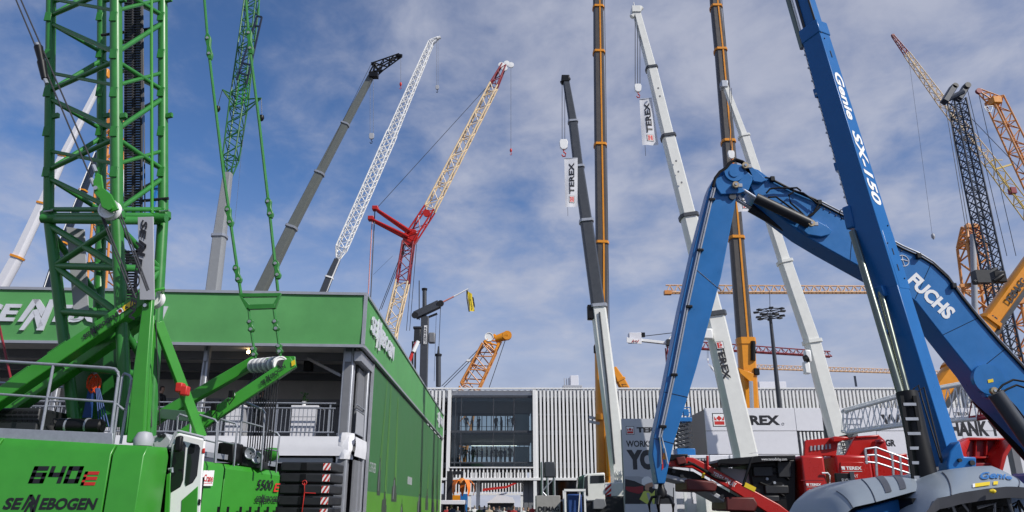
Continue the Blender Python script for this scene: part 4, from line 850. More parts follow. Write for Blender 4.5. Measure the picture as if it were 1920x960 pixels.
for a, c, m in ((.395, .405, 'paper'), (.405, .47, 'yellow'), (.485, .505, 'yellow')): b = MB(); b.add([SfR(a, .08) + V((0, -.01, .01)), SfR(c, .08) + V((0, -.01, .01)), SfR(c, .2) + V((0, -.01, .01)), SfR(a, .2) + V((0, -.01, .01))], [(0,1,2,3)]); b.build('warning_sticker', m, c1, flat=True)
b = MB(); n_ = 24                                       # dark trim under the cowling lip
for i in range(n_):
    u0, u1 = .12 + .6*i/n_, .12 + .6*(i+1)/n_; a, c = SfR(u0, 0), SfR(u1, 0); d_ = V((0, .03, -.13)); b.hexa([a, c, c+V((0, .06, 0)), a+V((0, .06, 0))], [a+d_, c+d_, c+d_+V((0, .06, 0)), a+d_+V((0, .06, 0))])
b.build('cowling_trim', 'cowld', c1)
MB().box((P(1735, 950, 9.7).x, 10.0, .9), (P(1925, 950, 9.7).x, 11.6, P(1800, 934, 10).z)).build('engine_bay', 'black', S)
for i in range(9):
    x = 1760 + i*18; a = P(x, 952, 9.85); b = MB(); b.path([a, a + V((random.uniform(-.1, .2), -.05, random.uniform(-.02, .1))), a + V((random.uniform(.1, .3), 0, -.25))], random.uniform(.015, .03), 6); b.build('engine_hose', random.choice(['hose', 'galv', 'charcoal']), S)
b = MB(); b.path([P(1882, 925, 9.6), P(1890, 930, 9.6), P(1902, 985, 9.6)], .03, 8); b.build('bay_frame', 'slate', S); b = MB(); b.lathe(P(1862, 921, 9.45), [(.015, -.04), (.03, 0), (.015, .03)], (1, 0, 0), 10); b.build('filler_cap', 'yellow', S)
b = MB(); poly(b, [(1596, 985), (1606, 957), (1640, 948), (1690, 934), (1690, 985)], 10.35, .2); b.build('turntable_panel', 'gblue', S, .02); b = MB(); poly(b, [(1690, 985), (1692, 936), (1706, 931), (1706, 985)], 10.45, .2); b.build('control_recess', 'red', S)
MB().box((P(1600, 950, 11).x, 10.5, .7), (P(2040, 950, 11).x, 13.0, 1.3)).build('chassis', 'gblue', S, .05)
for x in (P(1640, 950, 11).x, P(2000, 950, 11).x):
    for y in (10.3, 12.6): 
        w_ = MB().lathe((x, y, .62), [(.3, 0), (.58, .02), (.62, .1), (.62, .42), (.58, .5), (.3, .52)], (0, 1, 0), 24).build('wheel', 'rubber', S); MB().lathe((x, y-.01, .62), [(.28, 0), (.25, .03), (.08, .05)], (0, 1, 0), 16).build('rim', 'lgrey', w_)
# ------------------------------------------------------------------ blue material handler: boom, stick, grab
F = thing('material_handler', 'blue material handler with angled boom, hanging stick and black grab', 'excavator', V((P(2090, 950, 16.5).x, 16.5, 0)))
YF = 16.0
top_ = [(1402, 312), (1422, 318), (1448, 337), (1485, 357), (1530, 376), (1590, 407), (1650, 441), (1692, 463), (1722, 477), (1748, 492), (1776, 518), (1802, 553), (1832, 592), (1872, 638), (1930, 700), (2010, 790), (2075, 880)]
low_ = [(2010, 935), (1952, 838), (1890, 776), (1850, 740), (1824, 700), (1768, 630), (1718, 566), (1684, 538), (1622, 505), (1546, 463), (1502, 437), (1446, 395), (1418, 372), (1408, 350)]
b = MB(); poly(b, top_ + low_, YF, .62); boom = b.build('boom', 'blue', F, .02)
stk = [(1330, 353), (1336, 338), (1348, 325), (1364, 316), (1384, 308), (1404, 312), (1414, 332), (1404, 356), (1380, 368), (1377, 392), (1352, 520), (1306, 690), (1264, 828), (1256, 862), (1247, 907), (1233, 907), (1223, 852), (1226, 820), (1246, 726), (1276, 575), (1302, 460)]
b = MB(); poly(b, stk, YF-.12, .5); stick = b.build('stick', 'blue', F, .02)
b = MB(); poly(b, [(1340, 336), (1362, 326), (1388, 312), (1412, 330), (1404, 356), (1388, 362), (1352, 364), (1344, 352)], YF-.2, .08); b.build('joint_plate', 'blue', stick, .012)
disc(F, 'joint_cover', 'blue', P(1376, 324, YF-.22), .22, .06); disc(F, 'joint_cover', 'blue', P(1376, 324, YF-.25), .11, .04)
gold = mat('brass_pin', (.42, .33, .20), .35, .6)
for x, y in ((1379, 347), (1397, 311), (1521, 419), (1863, 733)): 
    disc(F, 'pin', gold, P(x, y, YF-.26), .075, .09, hub=.4); b = MB(); b.cbox(P(x+6, y+1, YF-.27), .16, .05, .09); b.build('pin_lock', 'lgrey', F, .01)
b = MB(); poly(b, [(1388, 313), (1398, 303), (1422, 322), (1438, 337), (1428, 342), (1414, 340)], YF-.12, .1); b.build('link_plate', 'blue', boom, .012)
for pts in ([(1496, 424), (1510, 410), (1530, 412), (1552, 424), (1560, 432), (1556, 440), (1540, 444), (1515, 440)], [(1846, 700), (1862, 698), (1878, 706), (1886, 730), (1876, 752), (1850, 745), (1838, 724)]):
    b = MB(); poly(b, pts, YF-.10, .14); b.build('reinforcement_plate', 'blue', boom, .02)
disc(boom, 'pad', 'blue', P(1852, 712, YF-.05), .33, .12)
MB().tube(P(1384, 350, YF-.15), P(1424, 376, YF-.18), .045, n=14).build('cylinder_rod', 'chrome', F); MB().tube(P(1417, 371, YF-.18), P(1518, 419, YF-.2), .12, n=18).build('stick_cylinder', 'charcoal', F)
MB().tube(P(1373, 369, YF+.3), P(1412, 393, YF+.35), .045, n=14).build('cylinder_rod', 'chrome', F); MB().tube(P(1407, 389, YF+.4), P(1505, 444, YF+.45), .12, n=18).build('stick_cylinder', 'charcoal', F); disc(F, 'pin', 'slate', P(1373, 369, YF-.14), .08, .08)
MB().tube(P(1866, 737, YF-.3), P(1962, 872, YF-.35), .16, n=18).build('boom_cylinder', 'slate', F); MB().tube(P(1832, 745, YF+.75), P(1945, 872, YF+.75), .15, n=18).build('boom_cylinder', 'black', F)
def hose(pts, Y, r=.022, m='hose', par=None): b = MB(); b.path([P(x, y, Y) for x, y in pts], r, 7); return b.build('hydraulic_hose', m, par or F)
hose([(1337, 350), (1341, 334), (1350, 322), (1362, 314), (1370, 304), (1380, 299), (1392, 303), (1404, 312)], YF-.26, .035); hose([(1362, 314), (1366, 306), (1378, 301), (1390, 305), (1400, 314)], YF-.2, .03)
hose([(1437, 362), (1444, 354), (1460, 352), (1480, 353), (1494, 352), (1502, 358)], YF-.1); hose([(1440, 370), (1455, 369), (1470, 380), (1490, 395), (1503, 402)], YF-.12)
hose([(1508, 404), (1496, 392), (1482, 380), (1479, 366), (1490, 358), (1506, 362), (1524, 375), (1532, 382)], YF-.12); hose([(1515, 406), (1526, 398), (1534, 384), (1528, 380)], YF-.1); hose([(1512, 408), (1524, 402), (1538, 388)], YF-.1)
hose([(1412, 330), (1425, 338), (1436, 333), (1442, 334), (1470, 349)], YF-.06); hose([(1448, 337), (1485, 356), (1530, 375), (1536, 383)], YF-.05, .03, 'black')
for o in (0, 5): hose([(1540, 378+o), (1592, 405+o), (1650, 438+o), (1692, 461+o), (1724, 475+o), (1750, 491+o), (1778, 517+o), (1803, 552+o), (1834, 591+o), (1874, 637+o), (1930, 697+o)], YF-.02, .022, 'chrome' if o == 0 else 'black')
for x, y in ((1448, 336), (1536, 380), (1722, 480), (1788, 536)): b = MB(); b.cbox(P(x, y, YF-.05), .1, .1, .12); b.build('hose_clamp', 'black', boom, .01)
for o, m_ in ((0, 'chrome'), (4, 'galv')): hose([(1337+o, 352), (1331+o, 374), (1310+o, 465), (1285+o, 580), (1262+o, 700), (1240+o, 800), (1236+o, 820), (1240+o*1.5, 840), (1240+o*3, 870)], YF-.16, .02, m_, stick)
for x, y in ((1333, 374), (1311, 469), (1290, 575), (1262, 703), (1241, 800)): b = MB(); b.cbox(P(x+2, y, YF-.17), .14, .08, .06); b.build('hose_clamp', 'black', stick, .01)
b = MB(); poly(b, [(1244, 849), (1250, 850), (1248, 862), (1242, 861)], YF-.128, .005); b.build('sticker', 'orange', stick); b = MB(); poly(b, [(1242, 845), (1244, 878), (1241, 882)], YF-.13, .005); b.build('hose_coupling', 'lred', stick)
dF = (P(1787, 592, YF) - P(1700, 508, YF)).normalized(); nF = V((-dF.z, 0, dF.x))
pF = P(1699, 528, YF); text('FUCHS', pF, dF, nF, .34, (P(1779, 596, YF)-pF).length, 'paper', boom, .045, 0.0, .008)
b = MB(); c = P(1693, 489, YF-.006); b.path([c + V((math.cos(a)*.13, 0, math.sin(a)*.13)) for a in [k*2*math.pi/20 for k in range(21)]], .01, 4); b.path([c + V((-.11, 0, .01)), c + V((.0, 0, .03)), c + V((.11, 0, -.01))], .012, 4); b.path([c + V((.0, 0, .12)), c, c + V((.02, 0, -.12))], .008, 4); b.build('round_emblem', 'paper', boom)
b = MB(); poly(b, [(1852, 712), (1862, 710), (1863, 716), (1853, 718)], YF-.12, .004); b.build('warning_sticker', 'yellow', boom)
hose([(1868, 736), (1880, 722), (1900, 712), (1925, 716)], YF-.3); hose([(1872, 740), (1888, 730), (1906, 722), (1925, 728)], YF-.3); hose([(1876, 752), (1890, 748), (1905, 764), (1925, 790)], YF-.3)
for pts in ([(1305, 505), (1352, 545)], [(1246, 735), (1290, 745)], [(1226, 822), (1264, 832)]): b = MB(); b.path([P(x, y, YF-.121) for x, y in pts], .008, 4); b.build('weld_seam', 'navy', stick)
for pts in ([(1600, 412), (1594, 488)], [(1746, 494), (1716, 560)], [(1834, 596), (1768, 628)], [(1884, 655), (1828, 700)]): b = MB(); b.path([P(x, y, YF-.001) for x, y in pts], .008, 4); b.build('weld_seam', 'navy', boom)
for i in range(14): t_ = i/13; x, y = lerp(1545, 1690, t_), lerp(392, 470, t_); b = MB(); b.lathe(P(x, y, YF), [(.018, 0), (.018, -.02)], (0, 1, 0), 8); b.build('bolt', 'navy', boom)
# grab under the stick
gc = P(1240, 916, YF+.1); grab = MB().lathe(gc + V((0, 0, -.1)), [(.05, -.1), (.1, -.07), (.11, .04), (.07, .12), (.05, .22)], (0, 0, 1), 14).build('grab_head', 'black', F)
for k in range(5):
    a = k*2*math.pi/5 + .4; u = V((math.cos(a), math.sin(a), 0)); c = gc + V((0, 0, -.15))
    b = MB(); b.path([c + u*.06, c + u*.2 + V((0, 0, -.02)), c + u*.27 + V((0, 0, -.16)), c + u*.25 + V((0, 0, -.4)), c + u*.13 + V((0, 0, -.62)), c + u*.03 + V((0, 0, -.7))], .032, 6); b.build('grab_tine', 'black', F)
# upper carriage (mostly outside the frame) carries the boom foot
ux = P(2010, 900, YF).x
MB().box((ux-.3, YF-.9, 1.3), (ux+4.2, YF+1.5, 2.4)).build('upper_carriage', 'blue', F, .06); MB().box((ux-.1, YF-.2, 2.4), (ux+1.3, YF+.8, 3.5)).build('boom_tower', 'blue', F, .04)
MB().box((ux+.1, YF-.6, .5), (ux+3.6, YF+1.2, 1.3)).build('undercarriage', 'charcoal', F, .05)
for x in (ux+.4, ux+3.2):
    for y in (YF-1.0, YF+1.1): MB().lathe((x, y, .55), [(.2, 0), (.52, .02), (.55, .1), (.55, .4), (.5, .45)], (0, 1, 0), 22).build('wheel', 'rubber', F)
sg = thing('sign_post', 'small black sign in front of the red machine', 'sign', V((P(1584, 950, 15).x, 15, 0)))
MB().box((P(1568, 900, 15).x, 15, P(1584, 916, 15).z-.25), (P(1601, 900, 15).x, 15.08, P(1584, 887, 15).z)).build('board', 'black', sg, .01); MB().tube((P(1586, 950, 15).x, 15.05, 0), (P(1586, 950, 15).x, 15.05, P(1584, 916, 15).z-.2), .03).build('stake', 'galv', sg)
pa = P(1579, 906, 14.99); text('FUCHS', pa, (1, 0, 0), UP, .085, px_m(18, 905, 15), 'lgrey', sg)
MB().box((P(1594, 900, 15).x, 14.97, P(1584, 916, 15).z-.25), (P(1602, 900, 15).x, 15.0, P(1584, 885, 15).z)).build('frame_strip', 'slate', sg)
# ------------------------------------------------------------------ red mobile crusher
X = thing('mobile_crusher', 'red mobile crusher with inclined conveyor and black hood behind the blue stick', 'crusher', V((P(1480, 950, 20.5).x, 20.5, 0)))
YX = 20.0
def xp(name, m, pts, Y=YX, th=.5, bev=.02, par=None): b = MB(); poly(b, pts, Y, th); return b.build(name, m, par or X, bev)
cv_ = xp('conveyor_frame', 'red', [(1250, 861), (1262, 855), (1300, 858), (1318, 866), (1384, 903), (1462, 946), (1500, 975), (1470, 985), (1440, 962), (1384, 926), (1300, 878), (1250, 874)], YX, .12)
xp('conveyor_frame', 'red', [(1250, 861), (1262, 855), (1300, 858), (1318, 866), (1384, 903), (1462, 946), (1500, 975), (1470, 985), (1440, 962), (1384, 926), (1300, 878), (1250, 874)], YX+1.3, .12)
xp('belt', 'rubber', [(1246, 876), (1300, 884), (1384, 932), (1450, 980), (1420, 985), (1380, 952), (1300, 905), (1246, 889)], YX+.15, 1.1); xp('belt_cover', 'lgrey', [(1250, 889), (1300, 900), (1385, 948), (1380, 954), (1296, 908), (1250, 897)], YX+.1, 1.2)
xp('head_guard', 'black', [(1246, 860), (1258, 852), (1290, 851), (1290, 857), (1250, 866)], YX-.05, 1.5); xp('side_guard', 'slate', [(1303, 859), (1328, 858), (1326, 868), (1306, 865)], YX+.2, .9)
for i in range(4): xp('guard_window', 'lgrey', [(1304+i*6, 860), (1308+i*6, 860), (1308+i*6, 864), (1304+i*6, 863)], YX+.17, .02, 0)
xp('head_post', 'red', [(1325, 854), (1329, 854), (1329, 882), (1325, 880)], YX-.05, .1); xp('drive_motor', 'maroon', [(1268, 858), (1284, 855), (1288, 868), (1272, 872)], YX-.2, .25)
xp('counter_roller_box', 'maroon', [(1288, 898), (1338, 902), (1346, 908), (1342, 922), (1288, 920)], YX-.15, 1.5, .04); xp('counter_roller_box', 'maroon', [(1362, 932), (1414, 932), (1422, 946), (1416, 960), (1362, 958)], YX-.1, 1.5, .04)
xp('feed_tray', 'lgrey', [(1350, 876), (1400, 880), (1430, 912), (1420, 920), (1386, 905), (1350, 884)], YX+.3, .6)
for pts in ([(1275, 872), (1300, 870), (1340, 895), (1362, 902)], [(1290, 866), (1325, 884), (1338, 892)]): hose(pts, YX-.1, .035, 'hose', X)
d_ = (P(1380, 905, YX) - P(1335, 882, YX)).normalized(); text('TEREX FINLAY', P(1335, 892, YX), d_, V((-d_.z, 0, d_.x)), .12, 1.05*(P(1378, 906, YX)-P(1337, 884, YX)).length, 'paper', cv_, .02)
a = P(1394, 912, YX); b = MB(); nn = V((-d_.z, 0, d_.x)); b.add([a+V((0,-.01,0)), a+d_*.3+V((0,-.01,0)), a+d_*.3+nn*.12+V((0,-.01,0)), a+nn*.12+V((0,-.01,0))], [(0,1,2,3)]); b.build('warning_sticker', 'yellow', cv_, flat=True); xp('warning_sticker', 'yellow', [(1316, 888), (1322, 886), (1321, 896), (1315, 896)], YX-.02, .01, 0)
xp('hood', 'black', [(1344, 868), (1350, 861), (1410, 856), (1424, 854), (1492, 853), (1492, 862), (1420, 868), (1392, 872), (1352, 870), (1348, 876)], YX-.3, 1.9); xp('hood_strut', 'black', [(1408, 857), (1413, 857), (1396, 912), (1391, 912)], YX-.32, .06)
xp('screen_box', 'black', [(1404, 866), (1492, 862), (1492, 985), (1470, 985), (1440, 950), (1412, 915)], YX+.1, 1.6); 
for x, y in ((1438, 898), (1452, 905), (1447, 890), (1468, 912)): disc(X, 'bolt', 'galv', P(x, y, YX+.08), .035, .05)
pa = P(1428, 865, YX-.31); text('www.terexfinlay.com', pa, (1, 0, .0), UP, .09, px_m(47, 862, YX), 'paper', X, .0)
def sidebox(name, x0, x1, xs, y0, y1, Y, back=1.4, m='red'):   # box with front face and a visible left flank
    b = MB(); f0, f1 = P(xs, y0, Y), P(x1, y0, Y); l0 = P(x0, y0+1, Y+back*.6); zb = P(xs, y1, Y).z if y1 < 958 else .5
    pts = [V((l0.x, l0.y, 0)), V((f0.x, Y, 0)), V((f1.x, Y, 0)), V((f1.x, Y+back, 0)), V((l0.x, Y+back, 0))]
    b.prism([V((p.x, p.y, zb)) for p in pts], (0, 0, f0.z-zb)); return b.build(name, m, X, .06)
bx1 = sidebox('power_unit', 1478, 1545, 1501, 854, 985, YX-.2); bx2 = sidebox('engine_housing', 1538, 1632, 1566, 853, 985, YX+.1)
for y in (900, 938): xp('panel_joint', 'dred', [(1502, y), (1544.5, y), (1544.5, y+1), (1502, y+1)], YX-.206, .004, 0, bx1)
xp('door_panel', 'red', [(1576, 866), (1618, 866), (1623, 871), (1623, 900), (1576, 900)], YX+.07, .03, .02, bx2)
for x, y, w, par, Y in ((1512, 911, 28, bx1, YX-.2), (1578, 881, 38, bx2, YX+.07)):
    p = P(x+.22*w, y, Y); h = px_m(w*.16, y, Y); text('TEREX', p, (1, 0, 0), UP, h, px_m(w*.78, y, Y), 'paper', par, .04); crown_logo(P(x, y, Y), (1, 0, 0), UP, h*1.05, par, inv=True, simple=True)
    text('FINLAY', P(x+.2*w, y+w*.38, Y), (1, 0, 0), UP, h*.95, px_m(w*.62, y, Y), 'paper', par, .0); b = MB(); b.box((p.x-.2*px_m(w, y, Y), Y-.012, p.z-h*.5), (p.x+.78*px_m(w, y, Y), Y-.006, p.z-h*.38)); b.build('line', 'paper', par)
b = MB(); b.path([P(1541, 887, YX-.25), P(1552, 887, YX-.25), P(1556, 892, YX-.25), P(1556, 908, YX-.25), P(1552, 912, YX-.25), P(1543, 912, YX-.25)], .022, 8); b.build('grab_rail', 'fabric', X)
h1 = xp('hopper_wall', 'red', [(1509, 828), (1513, 825), (1562, 820), (1588, 818), (1590, 822), (1572, 830), (1568, 855), (1508, 856)], YX+.3, .12); xp('hopper_lip', 'red', [(1562, 820), (1566, 818), (1590, 819), (1592, 823), (1574, 828), (1562, 829)], YX+.1, .6)
for i in range(6): xp('louvre', 'galv', [(1519.5+i*7, 836-i*.7), (1523+i*7, 836-i*.7), (1523+i*7, 845-i*.7), (1519.5+i*7, 845-i*.7)], YX+.27, .03, 0, h1)
xp('hopper_wall', 'red', [(1583, 856), (1604, 818), (1648, 815), (1660, 826), (1668, 856)], YX+.9, .12); xp('hopper_wall', 'red', [(1604, 818), (1648, 815), (1650, 819), (1606, 822)], YX+.85, .9); xp('hopper_arm', 'red', [(1644, 826), (1658, 828), (1690, 900), (1640, 900), (1632, 856)], YX+.5, .3); xp('hopper_ram', 'dred', [(1650, 822), (1660, 826), (1658, 832), (1646, 830)], YX+.4, .3, .04)
xp('main_frame', 'red', [(1480, 930), (1720, 895), (1720, 985), (1480, 985)], YX+.8, 1.2); xp('side_hopper', 'red', [(1634, 858), (1700, 850), (1712, 905), (1634, 905)], YX+.9, 1.0)
for pts in ([(1622, 842), (1642, 839), (1704, 862)], [(1622, 866), (1644, 868), (1706, 888)], [(1622, 854), (1643, 853), (1705, 874)]): hose(pts, YX-.5, .026, 'galv', X)
for x, y0, y1 in ((1622, 842, 870), (1641, 839, 892), (1672, 851, 892), (1687, 856, 893), (1704, 862, 894)): b = MB(); b.beam(P(x, y0, YX-.5), P(x+3, y1, YX-.5), .05, .05); b.build('rail_post', 'galv', X)
track(X, P(1420, 950, 20).x, P(1700, 950, 20).x, YX-.1, YX+.4, .75); track(X, P(1420, 950, 20).x, P(1700, 950, 20).x, YX+1.9, YX+2.4, .75)
MB().box((P(1440, 950, 20).x, YX+.2, .5), (P(1690, 950, 20).x, YX+2, 1.3)).build('chassis', 'charcoal', X, .03)
for pts in ([(1420, 880), (1440, 892), (1462, 884), (1480, 900)], [(1425, 905), (1446, 914), (1470, 930)], [(1432, 876), (1470, 874), (1484, 888)]): hose(pts, YX+.05, .03, 'hose', X)
for x, y, w_, h_ in ((1430, 884, .5, .25), (1456, 918, .6, .2), (1470, 880, .35, .4), (1442, 935, .5, .15)): b = MB(); b.cbox(P(x, y, YX+.06), w_, .1, h_); b.build('screen_bracket', 'charcoal', X, .02)
for i in range(12): a = lerp(P(1262, 872, YX+.1), P(1430, 958, YX+.1), i/11); MB().tube(a + V((0, -.06, -.16)), a + V((0, 1.3, -.16)), .05, n=8).build('idler_roller', 'charcoal', X)
# red feed hopper of a further machine behind the boom lift
HP = thing('feed_hopper', 'open red feed hopper standing behind the grey cowling of the boom lift', 'hopper', V((P(1845, 950, 19).x, 19, 0)))
YH = 18.5; c = [P(1793, 833, YH), P(1816, 822, YH+.2), P(1898, 823, YH+.6), P(1882, 856, YH), P(1874, 885, YH+.3), P(1822, 884, YH+.3)]
b = MB(); b.prism([P(1793, 834, YH), P(1818, 822, YH+1.2), P(1820, 826, YH+1.2), P(1812, 850, YH+.4), P(1822, 884, YH+.3), P(1815, 884, YH+.3)], (0, .1, 0)); b.build('left_flare', 'red', HP, .01)
xpH = lambda n, m, pts, Y, th: MB().prism([P(x, y, Y) for x, y in pts], (0, th, 0)).build(n, m, HP, .015)
xpH('back_plate', 'dred', [(1818, 822), (1898, 823), (1884, 852), (1876, 886), (1820, 886), (1812, 850)], YH+1.3, .1); xpH('rim', 'red', [(1793, 832), (1816, 820), (1900, 821), (1900, 825), (1817, 825), (1796, 836)], YH+1.1, .3)
xpH('right_flare', 'red', [(1898, 823), (1906, 824), (1888, 856), (1880, 886), (1872, 886), (1880, 852)], YH+.6, .7); xpH('cross_rib', 'red', [(1822, 856), (1878, 856), (1878, 860), (1822, 860)], YH+1.15, .15); xpH('throat', 'dred', [(1828, 868), (1866, 868), (1866, 890), (1828, 890)], YH+1.0, .3)
for x in (1830, 1850, 1868): xpH('rib', 'red', [(x, 826), (x+2.5, 826), (x+1, 866), (x-2, 866)], YH+1.2, .1)
MB().box((P(1815, 950, YH).x, YH+.2, 0), (P(1885, 950, YH).x, YH+1.6, P(1850, 886, YH).z)).build('body', 'red', HP, .05)
# ------------------------------------------------------------------ telescopic and lattice cranes further back
PROF = [(-.5, .30), (-.36, .5), (.36, .5), (.5, .30), (.5, -.12), (.38, -.38), (.16, -.5), (-.16, -.5), (-.38, -.38), (-.5, -.12)]
def carrier(t, x, Y, m, l=9.0, w=2.6, along_y=True):           # truck chassis that carries a crane
    o = ORG[t.name]
    f = (lambda a, b_, z: V((x + b_, Y + a, z))) if along_y else (lambda a, b_, z: V((x + a, Y + b_, z)))
    bx = lambda n, mm, a0, a1, b0, b1, z0, z1, bev=.05: MB().hexa([f(a0, b0, z0), f(a1, b0, z0), f(a1, b1, z0), f(a0, b1, z0)], [f(a0, b0, z1), f(a1, b0, z1), f(a1, b1, z1), f(a0, b1, z1)]).build(n, mm, t, bev)
    bx('chassis', 'charcoal', -l/2, l/2, -w/2, w/2, .55, 1.15); bx('deck', m, -l/2+.1, l/2-1.9, -w/2+.05, w/2-.05, 1.15, 1.45); bx('driver_cab', m, l/2-1.8, l/2, -w/2, w/2, 1.15, 2.5); bx('superstructure', m, -1.6, 1.6, -w/2+.2, w/2-.2, 1.5, 2.6); bx('counterweight', 'charcoal', -3.0, -1.7, -w/2, w/2, 1.5, 2.6)
    ax = V((1, 0, 0)) if along_y else V((0, 1, 0))
    for a in (-l/2+1.0, -l/2+2.3, l/2-3.2, l/2-1.2):
        for b_ in (-w/2-.02, w/2-.38): MB().lathe(f(a, b_, .55), [(.2, 0), (.5, .02), (.55, .08), (.55, .32), (.5, .38), (.2, .4)], ax, 18).build('wheel', 'rubber', t)
def boomsec(t, a, c, w0, w1, m, depth=1.15, name='boom_section', up=(0, -1, 0)):
    return MB().loft(a, c, [(x*w0, y*w0*depth) for x, y in PROF], [(x*w1, y*w1*depth) for x, y in PROF], up).build(name, m, t)
def tele(name, label, nodes, mats, collar='charcoal', base=True, cat='crane', group=None, over=.9, ground=None, cm=None, ay=True, stripe=None):
    n0 = nodes[0]; b0 = P(n0[0], n0[1], n0[2]); gx = ground if ground is not None else b0.x
    t = thing(name, label, cat, V((gx, n0[2], 0)), group)
    pts = [P(*n[:3]) for n in nodes]; ws = [px_m(n[3], n[1], n[2]) for n in nodes]
    if base:
        lo = V((gx, n0[2], 2.2)); boomsec(t, lo, pts[0], ws[0]*1.05, ws[0], mats[0], name='boom_base'); carrier(t, gx, n0[2], cm or mats[0], along_y=ay)
    for i in range(len(pts)-1):
        m = mats[min(i, len(mats)-1)]; s = boomsec(t, pts[i], pts[i+1], ws[i], ws[i]*.94 if i < len(pts)-2 else ws[i+1], m)
        if i < len(pts)-2 and collar:
            d = (pts[i+1]-pts[i]).normalized(); L_ = ws[i]*.16; MB().loft(pts[i+1]-d*L_, pts[i+1]+d*L_*.3, [(x*ws[i]*1.12, y*ws[i]*1.28) for x, y in PROF], None, (0, -1, 0)).build('collar', collar, s)
        if stripe:
            d = (pts[i+1]-pts[i]).normalized(); e = V((ws[i]*stripe[1], -ws[i]*.58, 0)); e2 = V((ws[i+1]*stripe[1], -ws[i]*.58, 0)); MB().beam(pts[i]+e, pts[i+1]+e2, ws[i]*.13, .04, up=(0, -1, 0)).build('stripe', stripe[0], s)
    return t, pts, ws
def hook(t, px, y0, y1, Y, ropes=2, gap=3, s=1.0, m='white', hm='lred', r=.02, big=True):
    for i in range(ropes):
        x = px + (i-(ropes-1)/2)*gap; MB().tube(P(x, y0, Y), P(x, y1, Y), r, n=5).build('hoist_rope', 'rope', t)
    c = P(px, y1, Y); k = s
    if big: MB().prism([c + V((x*k, -.12*k, z*k)) for x, z in ((-.22, .0), (.22, 0), (.3, -.2), (.26, -.62), (.1, -.78), (-.1, -.78), (-.26, -.62), (-.3, -.2))], (0, .24*k, 0)).build('hook_block', m, t, .03*k)
    else: MB().lathe(c, [(.02*k, 0), (.16*k, -.15*k), (.2*k, -.4*k), (.14*k, -.6*k), (.05*k, -.72*k)], (0, 0, 1), 12).build('hook_block', hm, t)
    z0 = -.78*k if big else -.66*k
    MB().path([c + V((0, 0, z0)), c + V((0, 0, z0-.18*k)), c + V((.13*k, 0, z0-.3*k)), c + V((.1*k, 0, z0-.5*k)), c + V((-.06*k, 0, z0-.52*k)), c + V((-.14*k, 0, z0-.38*k))], .05*k, 6).build('hook', hm, t)
def flag(label, tl_, tr_, br_, bl_, Y, grp='white show flags'):
    a, b_, c, d = (P(*q, Y) for q in (tl_, tr_, br_, bl_)); t = thing('flag', label, 'flag', (a+b_)/2, grp)
    mb = MB(); cl_ = flagmesh(mb, a, b_, c, d, 8, 14, .05); o = mb.build('cloth', 'flag', t)
    W_ = (b_-a).length; H = (a-d).length; up = (a-d).normalized(); rt = (b_-a).normalized(); off = V((0, -.12, 0))
    sg_ = -1 if (b_-a).cross(d-a).y > 0 else 1; uv, fs, _ = text_raw('TEREX', .03); mb = MB(); mb.add([cl_(lerp(.74, .34, y_), lerp(.74, .10, x_), sg_*.02) for x_, y_ in uv], fs); mb.build('lettering', 'ink', t, flat=True)
    def sq(u0, u1, v0, v1, m_, k): mb = MB(); mb.add([cl_(u0, v1, sg_*k), cl_(u1, v1, sg_*k), cl_(u1, v0, sg_*k), cl_(u0, v0, sg_*k)], [(0, 1, 2, 3)]); mb.build('crown_emblem', m_, t, flat=True)
    sq(.32, .76, .78, .92, 'ink', .015); sq(.35, .73, .79, .91, 'paper', .02); sq(.57, .70, .80, .90, 'lred', .025); sq(.38, .53, .80, .83, 'lred', .025); sq(.38, .53, .87, .90, 'lred', .025); sq(.40, .55, .835, .865, 'lred', .026)
    MB().tube(d + rt*.15, d + rt*.15 + V((0, 0, -.6)), .012, n=5).build('cord', 'rope', t); MB().beam(a, b_, .04, .04).build('bar', 'alu', t)
# --- white crane 1 with dark telescope, cab and carrier in view
t, pts, ws = tele('mobile_crane', 'white mobile crane with dark grey telescope beside the orange column', [(1160, 884, 45, 31), (1121, 574, 45, 25), (1099, 415, 45, 21), (1084, 314, 45, 17.5), (1074, 229, 45, 15), (1061, 152, 45, 12)], ['cream', 'slate', 'slate', 'slate', 'slate'], collar='galv', base=False)
boomsec(t, P(1164, 925, 45), P(1160, 884, 45), ws[0]*1.1, ws[0], 'cream', name='boom_base')
MB().path([P(1124, 585, 44.4), P(1139, 720, 44.4), P(1152, 870, 44.4)], .05, 8).build('luffing_line', 'slate', t); MB().cbox(P(1108, 586, 44.8), .45, .5, .9).build('rope_guide', 'black', t, .05)
b = MB(); b.cbox(P(1060, 150, 45), .55, .6, .5); b.tube(P(1052, 156, 45), P(1068, 146, 45), .16, n=10); b.build('boom_head', 'black', t, .05)
hook(t, 1056.5, 158, 262, 44.8, 2, 5, .95)
cabY = 43.6; cx = lambda px: P(px, 920, cabY).x; cz = lambda py: P(1100, py, cabY).z
b = MB(); poly(b, [(1093, 928), (1095, 893), (1101, 888), (1134, 886), (1135, 938), (1100, 940)], cabY, 1.8); cb = b.build('crane_cab', 'cream', t, .06)
for pts_, nm in (([(1107, 892), (1133, 891), (1133, 905), (1107, 906)], 'window'), ([(1094, 926), (1096, 895), (1102, 891), (1103, 930)], 'front_window')): b = MB(); poly(b, pts_, cabY-.03, .06); b.build(nm, 'dglass', cb, .01)
b = MB(); poly(b, [(1085, 894), (1096, 890), (1100, 918), (1092, 930), (1083, 916)], cabY+.3, 1.2); b.build('windscreen', mat('green_tint_glass', (.02, .06, .04), .08), cb, .05)
b = MB(); poly(b, [(1134, 905), (1171, 905), (1171, 931), (1134, 931)], cabY+.2, 2.2); dk = b.build('deck_box', 'cream', t, .04)
